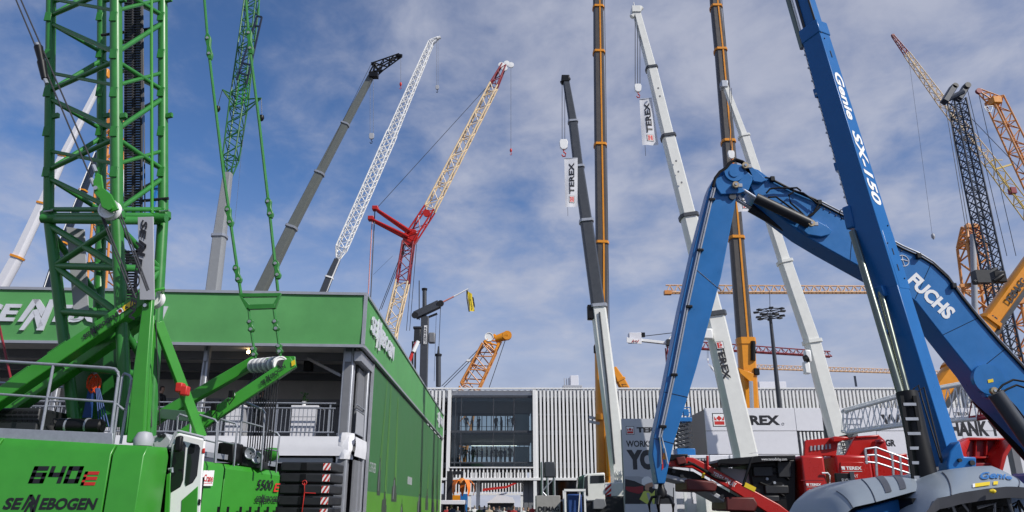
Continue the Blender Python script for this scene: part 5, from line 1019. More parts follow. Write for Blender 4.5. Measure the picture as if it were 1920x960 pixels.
b = MB(); poly(b, [(1135, 906), (1146, 906), (1146, 930), (1135, 930)], cabY+.17, .02); hp = b.build('hazard_panel', 'paper', dk)
for k in range(3): y = 910 + k*10; b = MB(); poly(b, [(1135, y+6), (1146, max(906, y-5)), (1146, y+.5), (1135, min(930, y+11))], cabY+.155, .01); b.build('hazard_stripe', 'lred', hp)
MB().box((cx(1092), cabY+.1, .5), (cx(1172), cabY+2.6, P(1100, 931, cabY).z)).build('chassis', 'charcoal', t, .04); b = MB(); poly(b, [(1112, 940), (1118, 935), (1134, 935), (1137, 948), (1130, 955), (1112, 955)], cabY-.2, .5); b.build('outrigger_box', 'grey', t, .04)
for x in (1100, 1125, 1150): MB().lathe((cx(x), cabY-.1, .6), [(.2, 0), (.55, .02), (.6, .1), (.6, .4), (.2, .42)], (0, 1, 0), 18).build('wheel', 'rubber', t)
for i in range(4): b = MB(); b.path([P(1153+i*4, 905, 44.2), P(1152+i*4, 888+i, 44.2), P(1155+i*4, 884, 44.2), P(1157+i*4, 892, 44.2)], .07, 6); b.build('hose', 'cream', t)
flag('white flag with black lettering hanging from the dark telescope', (1058, 297), (1083, 296), (1083, 387), (1060, 389), 44.5)
# --- white crane 2
t, pts, ws = tele('mobile_crane', 'tall white mobile crane with black lettering between blue stick and orange base', [(1396, 852, 35, 42), (1336, 590, 35, 33), (1290, 406, 35, 26), (1252, 257, 35, 21), (1221, 129, 35, 17), (1193, 24, 35, 14)], ['cream'], collar='slate')
d = (pts[1]-pts[0]).normalized(); rt = V((d.z, 0, -d.x)); fr = V((0, -ws[0]*.6, 0))
p_ = P(1336, 652, 35) + fr; text('TEREX', p_, -d, rt, .34, (P(1356, 716, 35)-P(1343, 652, 35)).length, 'ink', t, .04); crown_logo(P(1335, 646, 35)+fr, -d, rt, .36, t)
d = (pts[3]-pts[2]).normalized(); text('TEREX', P(1246, 268, 35)+V((0, -.36, 0)), -d, V((d.z, 0, -d.x)), .16, 1.0, 'ink', t, .04)
b = MB(); b.cbox(P(1192, 22, 35), .5, .6, .4); b.tube(P(1184, 32, 34.9), P(1203, 14, 34.9), .14, n=10); b.path([P(1193, 16, 35), P(1189, 10, 35), P(1188, 4, 35)], .03, 5); b.build('boom_head', 'cream', t, .04); hook(t, 1195.5, 30, 158, 34.8, 3, 4.5, .62); b = MB(); b.cbox(P(1324, 627, 34.4), .55, .4, .5); b.build('rope_winch', 'white', t, .06)
for px_, py_ in ((1232, 190), (1262, 310), (1266, 330), (1305, 480), (1348, 650), (1368, 740), (1272, 350), (1229, 175)): disc(t, 'bolt_cover', 'grey', P(px_, py_, 35) + V((.05, -.52, 0)), .05, .05)
flag('white flag with black lettering below the hook of the tall white crane', (1199, 186), (1222, 184), (1235, 271), (1204, 273), 34.9)
# --- white crane 3
t, pts, ws = tele('mobile_crane', 'white mobile crane right of the lamp mast with its tip at the dark column', [(1577, 850, 42, 31), (1521, 640, 42, 26), (1470, 491, 42, 20), (1394, 256, 42, 13.5), (1359, 160, 42, 9.5)], ['cream'], collar='cream')
b = MB(); b.cbox(P(1357, 160, 42), .4, .5, .5); b.tube(P(1351, 164, 41.9), P(1364, 153, 41.9), .12, n=10); b.build('boom_head', 'galv', t, .04); hook(t, 1370, 165, 283, 41.8, 2, 3, .7)
for c_ in ((1514, 668, .5), (1512, 690, .45)): b = MB(); b.cbox(P(c_[0], c_[1], 41.3), .35, .35, .7); b.build('rope_winch', 'white', t, .08)
b = MB(); b.tube(P(1509, 674, 41.2), P(1514, 672, 41.2), .22, n=14); b.build('winch_drum', 'black', t); MB().tube(P(1542, 735, 42.2), P(1555, 850, 42.2), .16, n=10).build('luffing_cylinder', 'slate', t)
d = (pts[1]-pts[0]).normalized(); text('TEREX', P(1564, 822, 42)+V((0, -.62, 0)), -d, V((d.z, 0, -d.x)), .3, 1.2, 'ink', t, .04)
flag('white flag half hidden behind the blue joint of the material handler', (1378, 338), (1396, 336), (1411, 394), (1384, 398), 41.5)
# --- orange and black cranes
def blackcrane(label, nodes, base_px, Y, jack):
    t, pts, ws = tele('mobile_crane', label, [n[:2] + (Y,) + (n[2],) for n in nodes], ['umber'], collar='orange', base=False, stripe=('orange', .12))
    (xa, ya, wa), (xb, yb, wb) = base_px; a, c = P(xb, yb, Y), P(xa, ya, Y); wa_ = px_m(wa, ya, Y); boomsec(t, V((a.x, Y, 1.4)), c, px_m(wb, yb, Y), wa_, 'orange', 1.0, 'boom_base'); MB().loft(c - V((0, 0, .35)), c + V((0, 0, .1)), [(x*wa_*1.1, y*wa_*1.1) for x, y in PROF], None, (0, -1, 0)).build('base_collar', 'orange', t)
    carrier(t, a.x, Y+1, 'orange'); (jx0, jy0, jx1, jy1, jw) = jack; MB().tube(P(jx0, jy0, Y-.9), P(jx1, jy1, Y-.9), px_m(jw*.55, jy0, Y)/2, n=12).build('cylinder_rod', 'chrome', t); e = lerp(P(jx0, jy0, Y-.9), P(jx1, jy1, Y-.9), .62); MB().tube(e, P(jx1, jy1, Y-.9), px_m(jw, jy0, Y)/2, n=14).build('luffing_cylinder', 'orange', t)
    MB().tube(pts[0] + V((ws[0]*.62, 0, 0)), pts[-1] + V((ws[-1]*.7, 0, 0)), .03, n=5).build('hoist_rope', 'rope', t)
    return t, pts, ws
t, pts, ws = blackcrane('black telescope with orange collars rising from an orange base left of the white cab crane', [(1128, 652, 24), (1128, 456, 22.5), (1125, 273, 21), (1122.5, 100, 19.5), (1121.5, 16, 18.5), (1120.5, -30, 18)], ((1128, 650, 26), (1131, 892, 27)), 58, (1136, 700, 1144, 893, 13))
for y in (782, 790): MB().beam(P(1104, y, 57.5), P(1124, y+4, 57.5), .14, .2).build('outrigger_arm', 'galv', t)
MB().cbox(P(1123, 782, 57.3), .5, .5, .45).build('bracket', 'orange', t, .03); MB().cbox(P(1118, 655, 57.6), .4, .4, .6).build('rope_guide', 'black', t, .05)
t, pts, ws = blackcrane('black telescope with orange collars behind the blue joint, on an orange base', [(1395, 640, 27), (1379.5, 447, 24.5), (1364.5, 267, 22), (1350, 96, 20), (1341.5, 15, 18.5), (1338, -30, 18)], ((1397, 638, 31), (1408, 850, 28)), 50, (1408, 715, 1413, 850, 14))
b = MB(); b.tube(P(1412, 640, 49.4), P(1412, 676, 49.4), .16, n=10); b.tube(P(1408, 660, 49.4), P(1418, 660, 49.4), .1, n=8); b.build('rope_guide', 'black', t); b = MB(); poly(b, [(1384, 690), (1388, 700), (1412, 720), (1413, 700)], 49.2, .15); b.build('bracket', 'orange', t, .02); MB().cbox(P(1418, 697, 49.5), .35, .35, .45).build('rope_guide', 'black', t, .04)
# --- left group
t, pts, ws = tele('mobile_crane', 'white telescopic crane leaning up at the far left behind the green mast', [(-12, 565, 60, 20), (34, 482, 60, 17), (81, 382, 60, 14.5), (119, 293, 60, 11.5), (196, 142, 60, 8)], ['panel'], collar='orange', ground=P(-60, 700, 60).x); MB().cbox(P(199, 138, 60), .5, .5, .8).build('boom_head', 'orange', t, .05)
t, pts, ws = tele('mobile_crane', 'dark telescopic crane with orange collars behind the green mast', [(84, 562, 66, 15), (118, 455, 66, 13), (157, 357, 66, 11), (184, 288, 66, 9)], ['navy'], collar='orange', ground=P(60, 700, 66).x); 
for i in range(3): MB().tube(pts[i] + V((-.12, -.45, 0)), pts[i+1] + V((-.1, -.4, 0)), .05, n=5).build('edge_rail', 'white', t)
tw = thing('lattice_mast', 'orange lattice mast seen through the green boom', 'crane', V((P(215, 700, 74).x, 74, 0)))
a = P(217, 640, 74); lattice(tw, V((a.x, 74, 0)), P(214, 214, 74), 2.1, 2.1, 1.8, 1.8, 26, .13, .08, 'sorange', up=(0, -1, 0)); b = MB(); poly(b, [(199, 228), (204, 204), (212, 210), (228, 222), (232, 236), (200, 236)], 74, .8); b.build('mast_head', 'sorange', tw, .05)
MB().tube(P(233, 320, 73), P(226, 372, 73), .3, .2, n=10).build('white_jib', 'white', tw)
t, pts, ws = tele('aerial_lift', 'small blue boom tip seen beside the catwalk of the near crane', [(278, 560, 60, 8), (283, 402, 60, 7), (295, 353, 60, 6)], ['blue'], collar='blue'); MB().cbox(P(295, 352, 60), .7, .6, .3).build('boom_head', 'blue', t, .04)
# green lattice jib on grey telescope
t, pts, ws = tele('mobile_crane', 'grey telescopic crane topped by a green lattice jib behind the pavilion', [(400, 552, 64, 25), (413, 443, 64, 22), (428, 326, 64, 16)], [mat('mid_grey_paint', (.24, .25, .26), .4, var=.06)], collar='galv', base=True)
MB().beam(pts[0] + V((-.42, -.5, 0)), pts[1] + V((-.34, -.5, 0)), .16, .03, up=(0, -1, 0)).build('green_edge', 'green', t); MB().beam(pts[1] + V((-.3, -.45, 0)), pts[2] + V((-.2, -.4, 0)), .16, .03, up=(0, -1, 0)).build('green_edge', 'green', t)
a, c, e, f_ = P(429, 328, 64), P(433, 296, 64), P(450, 178, 64), P(476, -30, 66)
lattice(t, a, c, .5, .5, 1.15, 1.1, 3, .07, .05, 'dgreen', up=(0, -1, 0)); lattice(t, c, e, 1.15, 1.1, 1.35, 1.3, 8, .075, .05, 'dgreen', up=(0, -1, 0)); lattice(t, e, f_, 1.3, 1.2, 1.15, 1.0, 16, .075, .05, 'dgreen', up=(0, -1, 0))
b = MB()
for z_ in range(6): b.beam(P(441+z_*1.4, 196-z_*9, 63.2), P(463+z_*1.2, 192-z_*9, 63.2), .08, .08)
for x_ in (446, 455, 464): b.beam(P(x_-3, 198, 63.2), P(x_+4, 140, 63.2), .08, .08)
b.build('service_platform', 'green', t)
for (sx_, sy_), tip, hk in (((444, 196), (417, 168), (409, 206)), ((461, 200), (490, 184), (491, 223))):
    for oy in (0, -14, 10): MB().tube(P(sx_, sy_+oy, 63.6), P(*tip, 63.2), .07, n=6).build('side_arm', 'dgreen', t)
    MB().tube(P(*tip, 63.2), P(hk[0], hk[1]-10, 63.2), .03, n=5).build('hoist_rope', 'rope', t); b = MB(); b.lathe(P(hk[0], hk[1]-8, 63.2), [(.05, 0), (.2, -.1), (.26, -.35), (.18, -.6), (.06, -.7)], (0, 0, 1), 12); b.build('hook_ball', 'black', t)
b = MB()
for p_, q_ in (((444, 150), (482, 30)), ((462, 158), (491, 32)), ((482, 30), (491, 32)), ((478, 48), (486, 50)), ((455, 118), (470, 122)), ((448, 136), (466, 142))): b.beam(P(*p_, 62.8), P(*q_, 62.8), .15, .15)
b.build('folded_strut', 'navy', t); MB().tube(P(486, 30, 62.8), P(485, -20, 62.8), .04).build('pendant', 'green', t)
for a_, c_ in (((460, 215), (440, 420)),): MB().tube(P(*a_, 63), P(*c_, 63), .012, n=4).build('guide_rope', 'rope', t)
# grey telescope with black fly jib
t, pts, ws = tele('mobile_crane', 'grey telescopic crane with short black fly jib above the pavilion', [(480, 566, 75, 21), (548, 426, 75, 18), (600, 325, 75, 15.5), (648, 233, 75, 13.5), (697, 142, 75, 11.5)], [mat('grey_green_paint', (.12, .13, .12), .4, var=.08)], collar='galv')
lattice(t, P(697, 142, 75), P(711, 124, 75), .6, .6, 1.0, .8, 2, .09, .07, 'black', up=(0, -1, 0)); lattice(t, P(706, 127, 75), P(750, 104, 75), 1.0, .9, .35, .35, 5, .08, .06, 'black', up=(0, -1, 0)); b = MB(); b.cbox(P(701, 142, 74.6), 1.0, .7, .5); b.tube(P(746, 104, 74.8), P(754, 105, 74.8), .22, n=8); b.tube(P(696, 120, 74.8), P(703, 119, 74.8), .2, n=8); b.build('jib_head', 'black', t); MB().tube(P(697, 117, 75), P(745, 102, 75), .03, n=5).build('jib_stay', 'rope', t); MB().tube(P(697, 118, 74.5), P(492, 530, 74.5), .025, n=5).build('hoist_rope', 'rope', t)
hook(t, 697, 150, 250, 74.5, 2, 6, .95, 'lgrey', 'black'); hook(t, 751.5, 107, 154, 74.8, 1, 0, .75, 'lred', 'lred', .02, False)
# white lattice crane
t, pts, ws = tele('mobile_crane', 'white lattice jib crane on short black and white telescope behind the pavilion', [(604, 556, 100, 14), (618, 520, 100, 12.5), (633, 487, 100, 11)], ['slate'], collar='white'); MB().beam(pts[0] + V((.4, -.4, 0)), pts[2] + V((.35, -.4, 0)), .3, .05, up=(0, -1, 0)).build('white_edge', 'white', t)
a, c, e, f_ = P(634, 484, 100), P(640, 466, 100), P(735, 250, 100), P(808, 80, 100); lattice(t, a, c, .5, .5, 1.35, 1.2, 2, .1, .07, 'white', up=(0, -1, 0)); lattice(t, c, e, 1.35, 1.3, 1.35, 1.3, 18, .10, .06, 'white', up=(0, -1, 0), xb=True); lattice(t, e, f_, 1.2, 1.15, .75, .7, 17, .09, .055, 'white', up=(0, -1, 0), xb=True); lattice(t, f_, P(822, 71, 100), .7, .7, .3, .3, 2, .08, .06, 'white', up=(0, -1, 0)); MB().tube(P(819, 72, 99.8), P(826, 70, 99.8), .25, n=8).build('jib_head', 'white', t); hook(t, 820, 74, 160, 99.6, 2, 3, .95, 'lgrey', 'black')
# red and yellow crawler crane
RC = thing('crawler_crane', 'red and yellow lattice crawler crane with red struts left of the drilling rig', 'crane', V((P(690, 800, 118).x, 118, 0))); YQ = 118
L_ = lambda a, c, w0, w1, n, m, mb_=None, Y=YQ: lattice(RC, P(*a, Y), P(*c, Y), px_m(w0, a[1], Y), px_m(w0, a[1], Y), px_m(w1, c[1], Y), px_m(w1, c[1], Y), n, .15, .08, m, mb_, (0, -1, 0))
g0 = ORG[RC.name] + V((0, 0, 1.5)); e_ = P(733, 618, YQ); lattice(RC, g0, e_, 1.4, 1.4, 2.0, 2.0, 14, .15, .08, 'pale', None, (0, -1, 0)); L_((733, 618), (755, 528), 22, 22, 5, 'pale'); L_((755, 528), (766, 455), 22, 20, 4, 'dred'); L_((768, 450), (806, 392), 20, 19, 3, 'red'); L_((806, 392), (926, 160), 19, 15, 16, 'pale', 'pale'); L_((926, 160), (945, 122), 14, 8, 3, 'dred')
b = MB(); poly(b, [(754, 452), (758, 436), (766, 428), (780, 430), (784, 446), (776, 458), (762, 460)], YQ-.6, 1.2); b.build('joint_block', 'red', RC, .1)
for a, c in (((770, 434), (706, 392)), ((766, 444), (698, 411))):
    for o in (0, 5): MB().tube(P(a[0], a[1]+o, YQ-1+o*.3), P(c[0]+o*.4, c[1]+o*.8, YQ-1+o*.3), .3, .22, n=8).build('strut', 'red', RC)
for c in ((704, 391), (696, 410)): b = MB(); b.cbox(P(*c, YQ-.5), 1.0, 1.2, .7); b.build('strut_head', 'red', RC, .08)
b = MB()
for c in ((940, 122), (950, 119), (958, 122), (946, 128)): b.lathe(P(*c, YQ-.3), [(.2, -.15), (.55, -.12), (.55, .12), (.2, .15)], (0, 1, 0), 14)
b.build('head_sheaves', 'white', RC); disc(RC, 'sheave', 'red', P(800, 400, YQ-1), .6, .4)
for a, c, r in (((705, 392), (925, 150), .05), ((698, 412), (690, 560), .09), ((703, 394), (695, 560), .09), ((763, 455), (715, 580), .06), ((760, 456), (708, 590), .06), ((776, 458), (762, 620), .05), ((781, 458), (768, 620), .05), ((700, 515), (736, 480), .02), ((767, 435), (926, 152), .025)): MB().tube(P(*a, YQ-.4), P(*c, YQ-.4), r, n=5).build('pendant_rope', 'rope' if r < .08 else 'pinks' if a[0] == 698 else 'rope', RC)
hook(RC, 958, 126, 278, YQ-.5, 1, 0, 1.1, 'lred', 'lred', .03, False); gx = ORG[RC.name].x; track(RC, gx-5, gx+5, YQ-3.5, YQ-2.5, 1.4); track(RC, gx-5, gx+5, YQ+2.5, YQ+3.5, 1.4); MB().box((gx-4, YQ-2.4, 1.2), (gx+3, YQ+2.4, 3.6)).build('upper_carriage', 'red', RC, .1)
# drilling rig behind the hall
DR = thing('drilling_rig', 'dark grey drilling rig mast with crosshead above the green side wall', 'drilling rig', V((P(797, 800, 112).x, 112, 0))); YD = 112
lo = V((P(797, 725, YD).x, YD, 2)); MB().beam(lo, P(797, 594, YD), 1.15, 1.0, up=(0, -1, 0)).build('mast', 'slate', DR, .05); MB().tube(P(796, 598, YD), P(796, 541, YD), .33, n=12).build('kelly_top', 'slate', DR); MB().lathe(P(796, 541, YD), [(.42, -.3), (.45, 0), (.3, .05)], (0, 0, 1), 12).build('kelly_cap', 'black', DR); MB().tube(P(786, 600, YD), P(786, 526, YD), .08, n=6).build('antenna', 'black', DR)
b = MB(); b.beam(P(778, 592, YD-.3), P(824, 570, YD-.3), 1.15, 1.2, up=(0, -1, 0)); b.build('crosshead', 'slate', DR, .08); [MB().tube(P(x_, y_, YD-1), P(x_, y_, YD+.5), .52, n=14).build('crosshead_sheave', 'charcoal', DR) for x_, y_ in ((826, 569), (778, 591))]
MB().beam(P(800, 596, YD), P(820, 588, YD), .25, .3).build('stay_arm', 'charcoal', DR); b = MB(); b.cbox(P(783, 630, YD), 1.0, 1.2, 2.2); b.cbox(P(783, 615, YD-.3), 1.3, .8, .4); b.build('rotary_drive', 'charcoal', DR, .1); b = MB(); b.cbox(P(810, 634, YD), .95, 1.0, 1.6); b.build('winch_house', 'grey', DR, .15)
b = MB(); 
p_ = P(796.5, 645, YD-.6); b.box((p_.x-.2, YD-.63, p_.z), (p_.x+.25, YD-.6, P(796, 612, YD).z)); sgn = b.build('name_plate', 'paper', DR); text('LIEBHERR', p_ + V((.18, -.035, .1)), UP, (-1, 0, 0), .32, P(796, 613, YD).z-p_.z-.15, 'ink', sgn, .03)
MB().tube(P(765, 685, YD-1.2), P(780, 642, YD-.8), .28, .22, n=8).build('back_strut', 'lred', DR); MB().tube(P(775, 660, YD-1.1), P(784, 640, YD-.8), .3, n=8).build('back_strut', 'white', DR)
for x in (774, 779): MB().tube(P(x, 640, YD-.5), P(x-1, 720, YD-.5), .16, n=6).build('hydraulic_pipe', 'black', DR)
MB().tube(P(822, 725, YD), P(822, 664, YD), .38, n=12).build('kelly_bar', 'slate', DR); MB().lathe(P(822, 664, YD), [(.5, -.3), (.55, 0), (.2, .1), (.12, 1.2)], (0, 0, 1), 12).build('kelly_swivel', 'charcoal', DR); b = MB(); b.tube(P(826, 575, YD), P(823, 650, YD), .05, n=5); b.build('hoist_rope', 'rope', DR); MB().tube(P(818, 590, YD), P(814, 715, YD), .03, n=5).build('auxiliary_rope', 'rope', DR); MB().tube(P(822, 728, YD), V((P(822, 728, YD).x, YD, 2)), .38, n=12).build('kelly_bar', 'slate', DR)
MB().box((ORG[DR.name].x-2, YD-1.8, 1), (ORG[DR.name].x+4, YD+1.8, 3.4)).build('upper_carriage', 'slate', DR, .1); track(DR, ORG[DR.name].x-3, ORG[DR.name].x+4, YD-2.4, YD-1.6, 1.1); track(DR, ORG[DR.name].x-3, ORG[DR.name].x+4, YD+1.6, YD+2.4, 1.1)
fp = thing('flag', 'yellow flag on a white and red pole above the drilling rig', 'flag', P(830, 568, YD)); MB().tube(P(829, 567, YD), P(851, 556, YD), .13, n=8).build('pole', 'pinks', fp); MB().tube(P(850, 556.5, YD), P(878, 541.5, YD), .11, n=8).build('pole', 'white', fp); mb = MB(); flagmesh(mb, P(876, 545, YD), P(885, 551, YD), P(890, 583, YD), P(880, 584, YD), 5, 10, .15); mb.build('cloth', 'yellow', fp); MB().path([P(876, 545, YD), P(876, 560, YD), P(880, 584, YD)], .14, 6).build('hem', 'ink', fp); mb = MB(); flagmesh(mb, P(885, 556, YD-.3), P(888, 558, YD-.3), P(891, 576, YD-.3), P(888, 577, YD-.3), 2, 8, .1); mb.build('lettering', 'ink', fp)
# orange boom head above the hall roof
OB = thing('crawler_crane', 'orange lattice boom head rising above the hall roof left of the middle', 'crane', V((P(850, 800, 122).x, 122, 0))); YO = 122
a, c = P(880, 728, YO), P(918, 652, YO); lattice(OB, ORG[OB.name] + V((0, 0, 1.5)), a, 1.2, 1.2, 3.0, 2.6, 6, .16, .1, 'sorange', None, (0, -1, 0)); lattice(OB, a, c, 3.0, 2.6, 2.6, 2.4, 6, .16, .1, 'sorange', None, (0, -1, 0)); lattice(OB, c, P(934, 634, YO), 2.4, 2.2, 1.3, 1.4, 2, .2, .14, 'orange', None, (0, -1, 0)); b = MB(); b.tube(P(928, 636, YO-.8), P(952, 629, YO-.8), .55, .8, n=10); b.build('boom_nose', 'orange', OB); disc(OB, 'nose_sheave', 'orange', P(951, 629, YO-1.2), .75, .6); sheave(OB, P(917, 632, YO-1), .75, .5)
for a, c in (((916, 636), (828, 724)), ((918, 640), (832, 726)), ((920, 645), (866, 730)), ((948, 636), (916, 730))): MB().tube(P(*a, YO-.6), P(*c, YO-.6), .06, n=5).build('pendant_rope', 'rope', OB)
b = MB(); b.cbox(P(881, 676, YO-.6), 1.0, .5, .35); b.build('rope_socket', 'white', OB); gx = ORG[OB.name].x; track(OB, gx-4, gx+4, YO-3, YO-2, 1.3); track(OB, gx-4, gx+4, YO+2, YO+3, 1.3); MB().box((gx-4, YO-1.9, 1.2), (gx+2.5, YO+1.9, 3.4)).build('upper_carriage', 'orange', OB, .1)
t, pts, ws = tele('mobile_crane', 'short orange boom tip just above the roof right of the white crane', [(1178, 742, 120, 18), (1162, 712, 120, 16), (1150, 690, 120, 11)], ['orange'], collar='orange'); text('LIEB', P(1163, 722, 120)+V((0, -1.1, 0)), (pts[0]-pts[1]).normalized(), (1, 0, 0), .8, 1.6, 'ink', t)
# --- right group
RL = thing('lattice_crane', 'dark navy lattice boom with wide head rising behind the orange mast', 'crane', V((P(1925, 820, 78).x, 78, 0))); YR_ = 78
lattice(RL, ORG[RL.name] + V((0, 0, 1)), P(1794, 188, YR_), 1.55, 1.5, 1.45, 1.3, 44, .11, .055, 'navy', None, (0, -1, 0), xb=True)
for o in (0, 26): b = MB(); b.beam(P(1770+o, 192-o*.2, YR_-1+o*.06), P(1788+o*.95, 163-o*.1, YR_-1+o*.06), .7, .9, up=(0, -1, 0)); b.build('head_beam', 'navy', RL, .08); disc(RL, 'head_sheave', 'charcoal', P(1790+o*.9, 162-o*.05, YR_-1.2), .35, .5)
MB().tube(P(1778, 186, YR_-1), P(1806, 172, YR_-1), .3, n=8).build('head_crossbar', 'navy', RL)
for a, c in (((1772, 194), (1813, 440)), ((1777, 194), (1818, 440)), ((1814, 168), (1888, 480)), ((1810, 210), (1935, 340)), ((1836, 180), (1905, 480))): MB().tube(P(*a, YR_-.6), P(*c, YR_-.6), .035, n=5).build('hoist_rope', 'rope', RL)
b = MB(); b.cbox(P(1840, 520, YR_-.8), 1.6, 1.0, 1.4); b.tube(P(1826, 530, YR_-1), P(1868, 505, YR_-1), .3, n=8); b.build('winch', 'charcoal', RL); track(RL, ORG[RL.name].x-4, ORG[RL.name].x+4, YR_-3, YR_-2, 1.2); track(RL, ORG[RL.name].x-4, ORG[RL.name].x+4, YR_+2, YR_+3, 1.2); MB().box((ORG[RL.name].x-3, YR_-1.9, 1.1), (ORG[RL.name].x+4, YR_+1.9, 3.2)).build('upper_carriage', 'navy', RL, .1)
TW = thing('lattice_mast', 'orange lattice mast left of the dark navy lattice boom', 'crane', V((P(1846, 720, 88).x, 88, 0))); a = P(1821, 462, 88); lattice(TW, ORG[TW.name], a, 2.8, 2.8, 2.2, 2.2, 18, .18, .11, 'sorange', None, (0, -1, 0)); lattice(TW, a, P(1819, 424, 88), 2.2, 2.2, 1.3, 1.3, 3, .17, .12, 'sorange', None, (0, -1, 0), xb=True); b = MB(); b.beam(P(1810, 425, 87.2), P(1832, 423, 87.2), .5, .5); b.build('mast_head', 'sorange', TW, .05); MB().tube(P(1824, 440, 86.5), P(1832, 720, 86.5), .35, n=10).build('hydraulic_column', 'lgrey', TW); MB().beam(P(1800, 536, 87), P(1940, 520, 87), .3, .4).build('platform_beam', 'sorange', TW)
TW2 = thing('lattice_mast', 'orange lattice mast cut by the right edge of the photograph', 'crane', V((P(1935, 720, 90).x, 90, 0))); lattice(TW2, ORG[TW2.name], P(1914, 540, 90), 2.0, 2.0, 1.9, 1.9, 18, .16, .10, 'sorange', None, (0, -1, 0)); b = MB(); poly(b, [(1900, 560), (1930, 556), (1930, 566), (1902, 572)], 88.5, 1); b.build('platform', 'sorange', TW2, .05)
YL = thing('lattice_crane', 'yellow lattice jib with red tip leaning in from the right edge', 'crane', V((P(2120, 820, 125).x, 125, 0))); f3 = lambda a, c, w0, w1, n, m: lattice(YL, P(*a, 125), P(*c, 125), w0, w0, w1, w1, n, .10, .055, m, None, (0, -1, 0)); f3((1674, 67), (1700, 101), .35, .7, 5, 'dred'); f3((1700, 101), (1770, 196), .8, 1.2, 14, 'pale'); f3((1770, 196), (1856, 304), 1.2, 1.5, 14, 'pale'); f3((1856, 304), (1990, 484), 1.5, 1.7, 14, 'ochre'); lattice(YL, P(1990, 484, 125), ORG[YL.name] + V((0, 0, 1)), 1.7, 1.7, 1.4, 1.4, 24, .1, .06, 'ochre', None, (0, -1, 0)); b = MB(); b.beam(P(1864, 318, 125), P(1898, 308, 125), .3, .3); b.beam(P(1858, 300, 125), P(1880, 300, 125), .12, .12); b.build('side_arm', 'ochre', YL); b = MB(); b.cbox(P(1898, 358, 124.5), 1.0, 1.0, 1.2); b.build('joint_block', 'dred', YL, .05); b = MB(); b.cbox(P(1674, 66, 125), .5, .5, .3); b.build('jib_head', 'dred', YL); MB().tube(P(1704, 110, 124.5), P(1748, 440, 124.5), .025, n=4).build('hoist_rope', 'rope', YL); b = MB(); b.lathe(P(1749, 440, 124.5), [(.05, .3), (.3, 0), (.32, -.5), (.08, -.9)], (0, 0, 1), 10); b.build('hook_block', 'lgrey', YL); MB().box((ORG[YL.name].x-4, 123, 0), (ORG[YL.name].x+4, 127, 3)).build('upper_carriage', 'ochre', YL, .1)
OL = thing('lattice_crane', 'orange lattice boom with bent tip at the upper right edge', 'crane', V((P(2120, 900, 92).x, 92, 0))); lattice(OL, P(1835, 170, 92), P(1866, 190, 92), .4, .4, 1.2, 1.2, 4, .1, .07, 'sorange', None, (0, -1, 0)); lattice(OL, P(1864, 186, 92), P(1990, 450, 92), 1.7, 1.6, 2.0, 1.9, 16, .12, .07, 'sorange', None, (0, -1, 0)); lattice(OL, P(1990, 450, 92), ORG[OL.name] + V((0, 0, 1)), 2.0, 1.9, 1.5, 1.5, 20, .12, .07, 'sorange', None, (0, -1, 0)); b = MB(); b.cbox(P(1866, 190, 91.5), 1.2, 1.2, 1.0); b.build('joint_block', 'orange', OL, .1); b = MB(); [b.beam(P(*p_, 91), P(*q_, 91), .07, .07) for p_, q_ in (((1845, 200), (1862, 198)), ((1862, 198), (1858, 210)), ((1858, 210), (1850, 208)), ((1850, 208), (1845, 200)), ((1846, 200), (1858, 210)))]; b.build('maintenance_basket', 'galv', OL); MB().box((ORG[OL.name].x-4, 90, 0), (ORG[OL.name].x+4, 94, 3)).build('upper_carriage', 'orange', OL, .1); disc(OL, 'tip_sheave', 'dred', P(1835, 171, 91.7), .4, .4)
# orange telescope lying up to the right edge
t, pts, ws = tele('mobile_crane', 'orange telescopic boom with black lettering rising to the right edge', [(1662, 862, 56, 38), (1788, 694, 56, 36), (1852, 604, 56, 29), (1990, 412, 56, 29)], ['orange', 'orange', 'orange'], collar='orange', base=False)
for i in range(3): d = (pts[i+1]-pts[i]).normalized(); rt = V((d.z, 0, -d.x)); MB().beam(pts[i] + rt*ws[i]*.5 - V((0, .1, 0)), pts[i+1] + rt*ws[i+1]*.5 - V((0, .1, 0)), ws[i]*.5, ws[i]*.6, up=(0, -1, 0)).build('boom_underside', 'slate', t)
d = (pts[3]-pts[2]).normalized(); up_ = V((-d.z, 0, d.x)); text('DEMAG', P(1884, 575, 56) + V((0, -.82, 0)), d, up_, .55, 2.4, 'ink', t, .05); text('G', P(1853, 611, 56) + V((0, -.8, 0)), d, up_, .5, .5, 'ink', t, .05)
b = MB(); b.cbox(P(1872, 520, 55.4), .9, .6, .9); b.tube(P(1862, 528, 55), P(1880, 515, 55), .2, n=8); b.build('rope_winch', 'black', t, .05); carrier(t, P(1655, 950, 57).x, 57, 'orange'); b = MB(); b.beam(V((P(1655, 950, 56).x, 56, 1.6)), pts[0], 1.4, 1.4); b.build('boom_base', 'orange', t, .05)
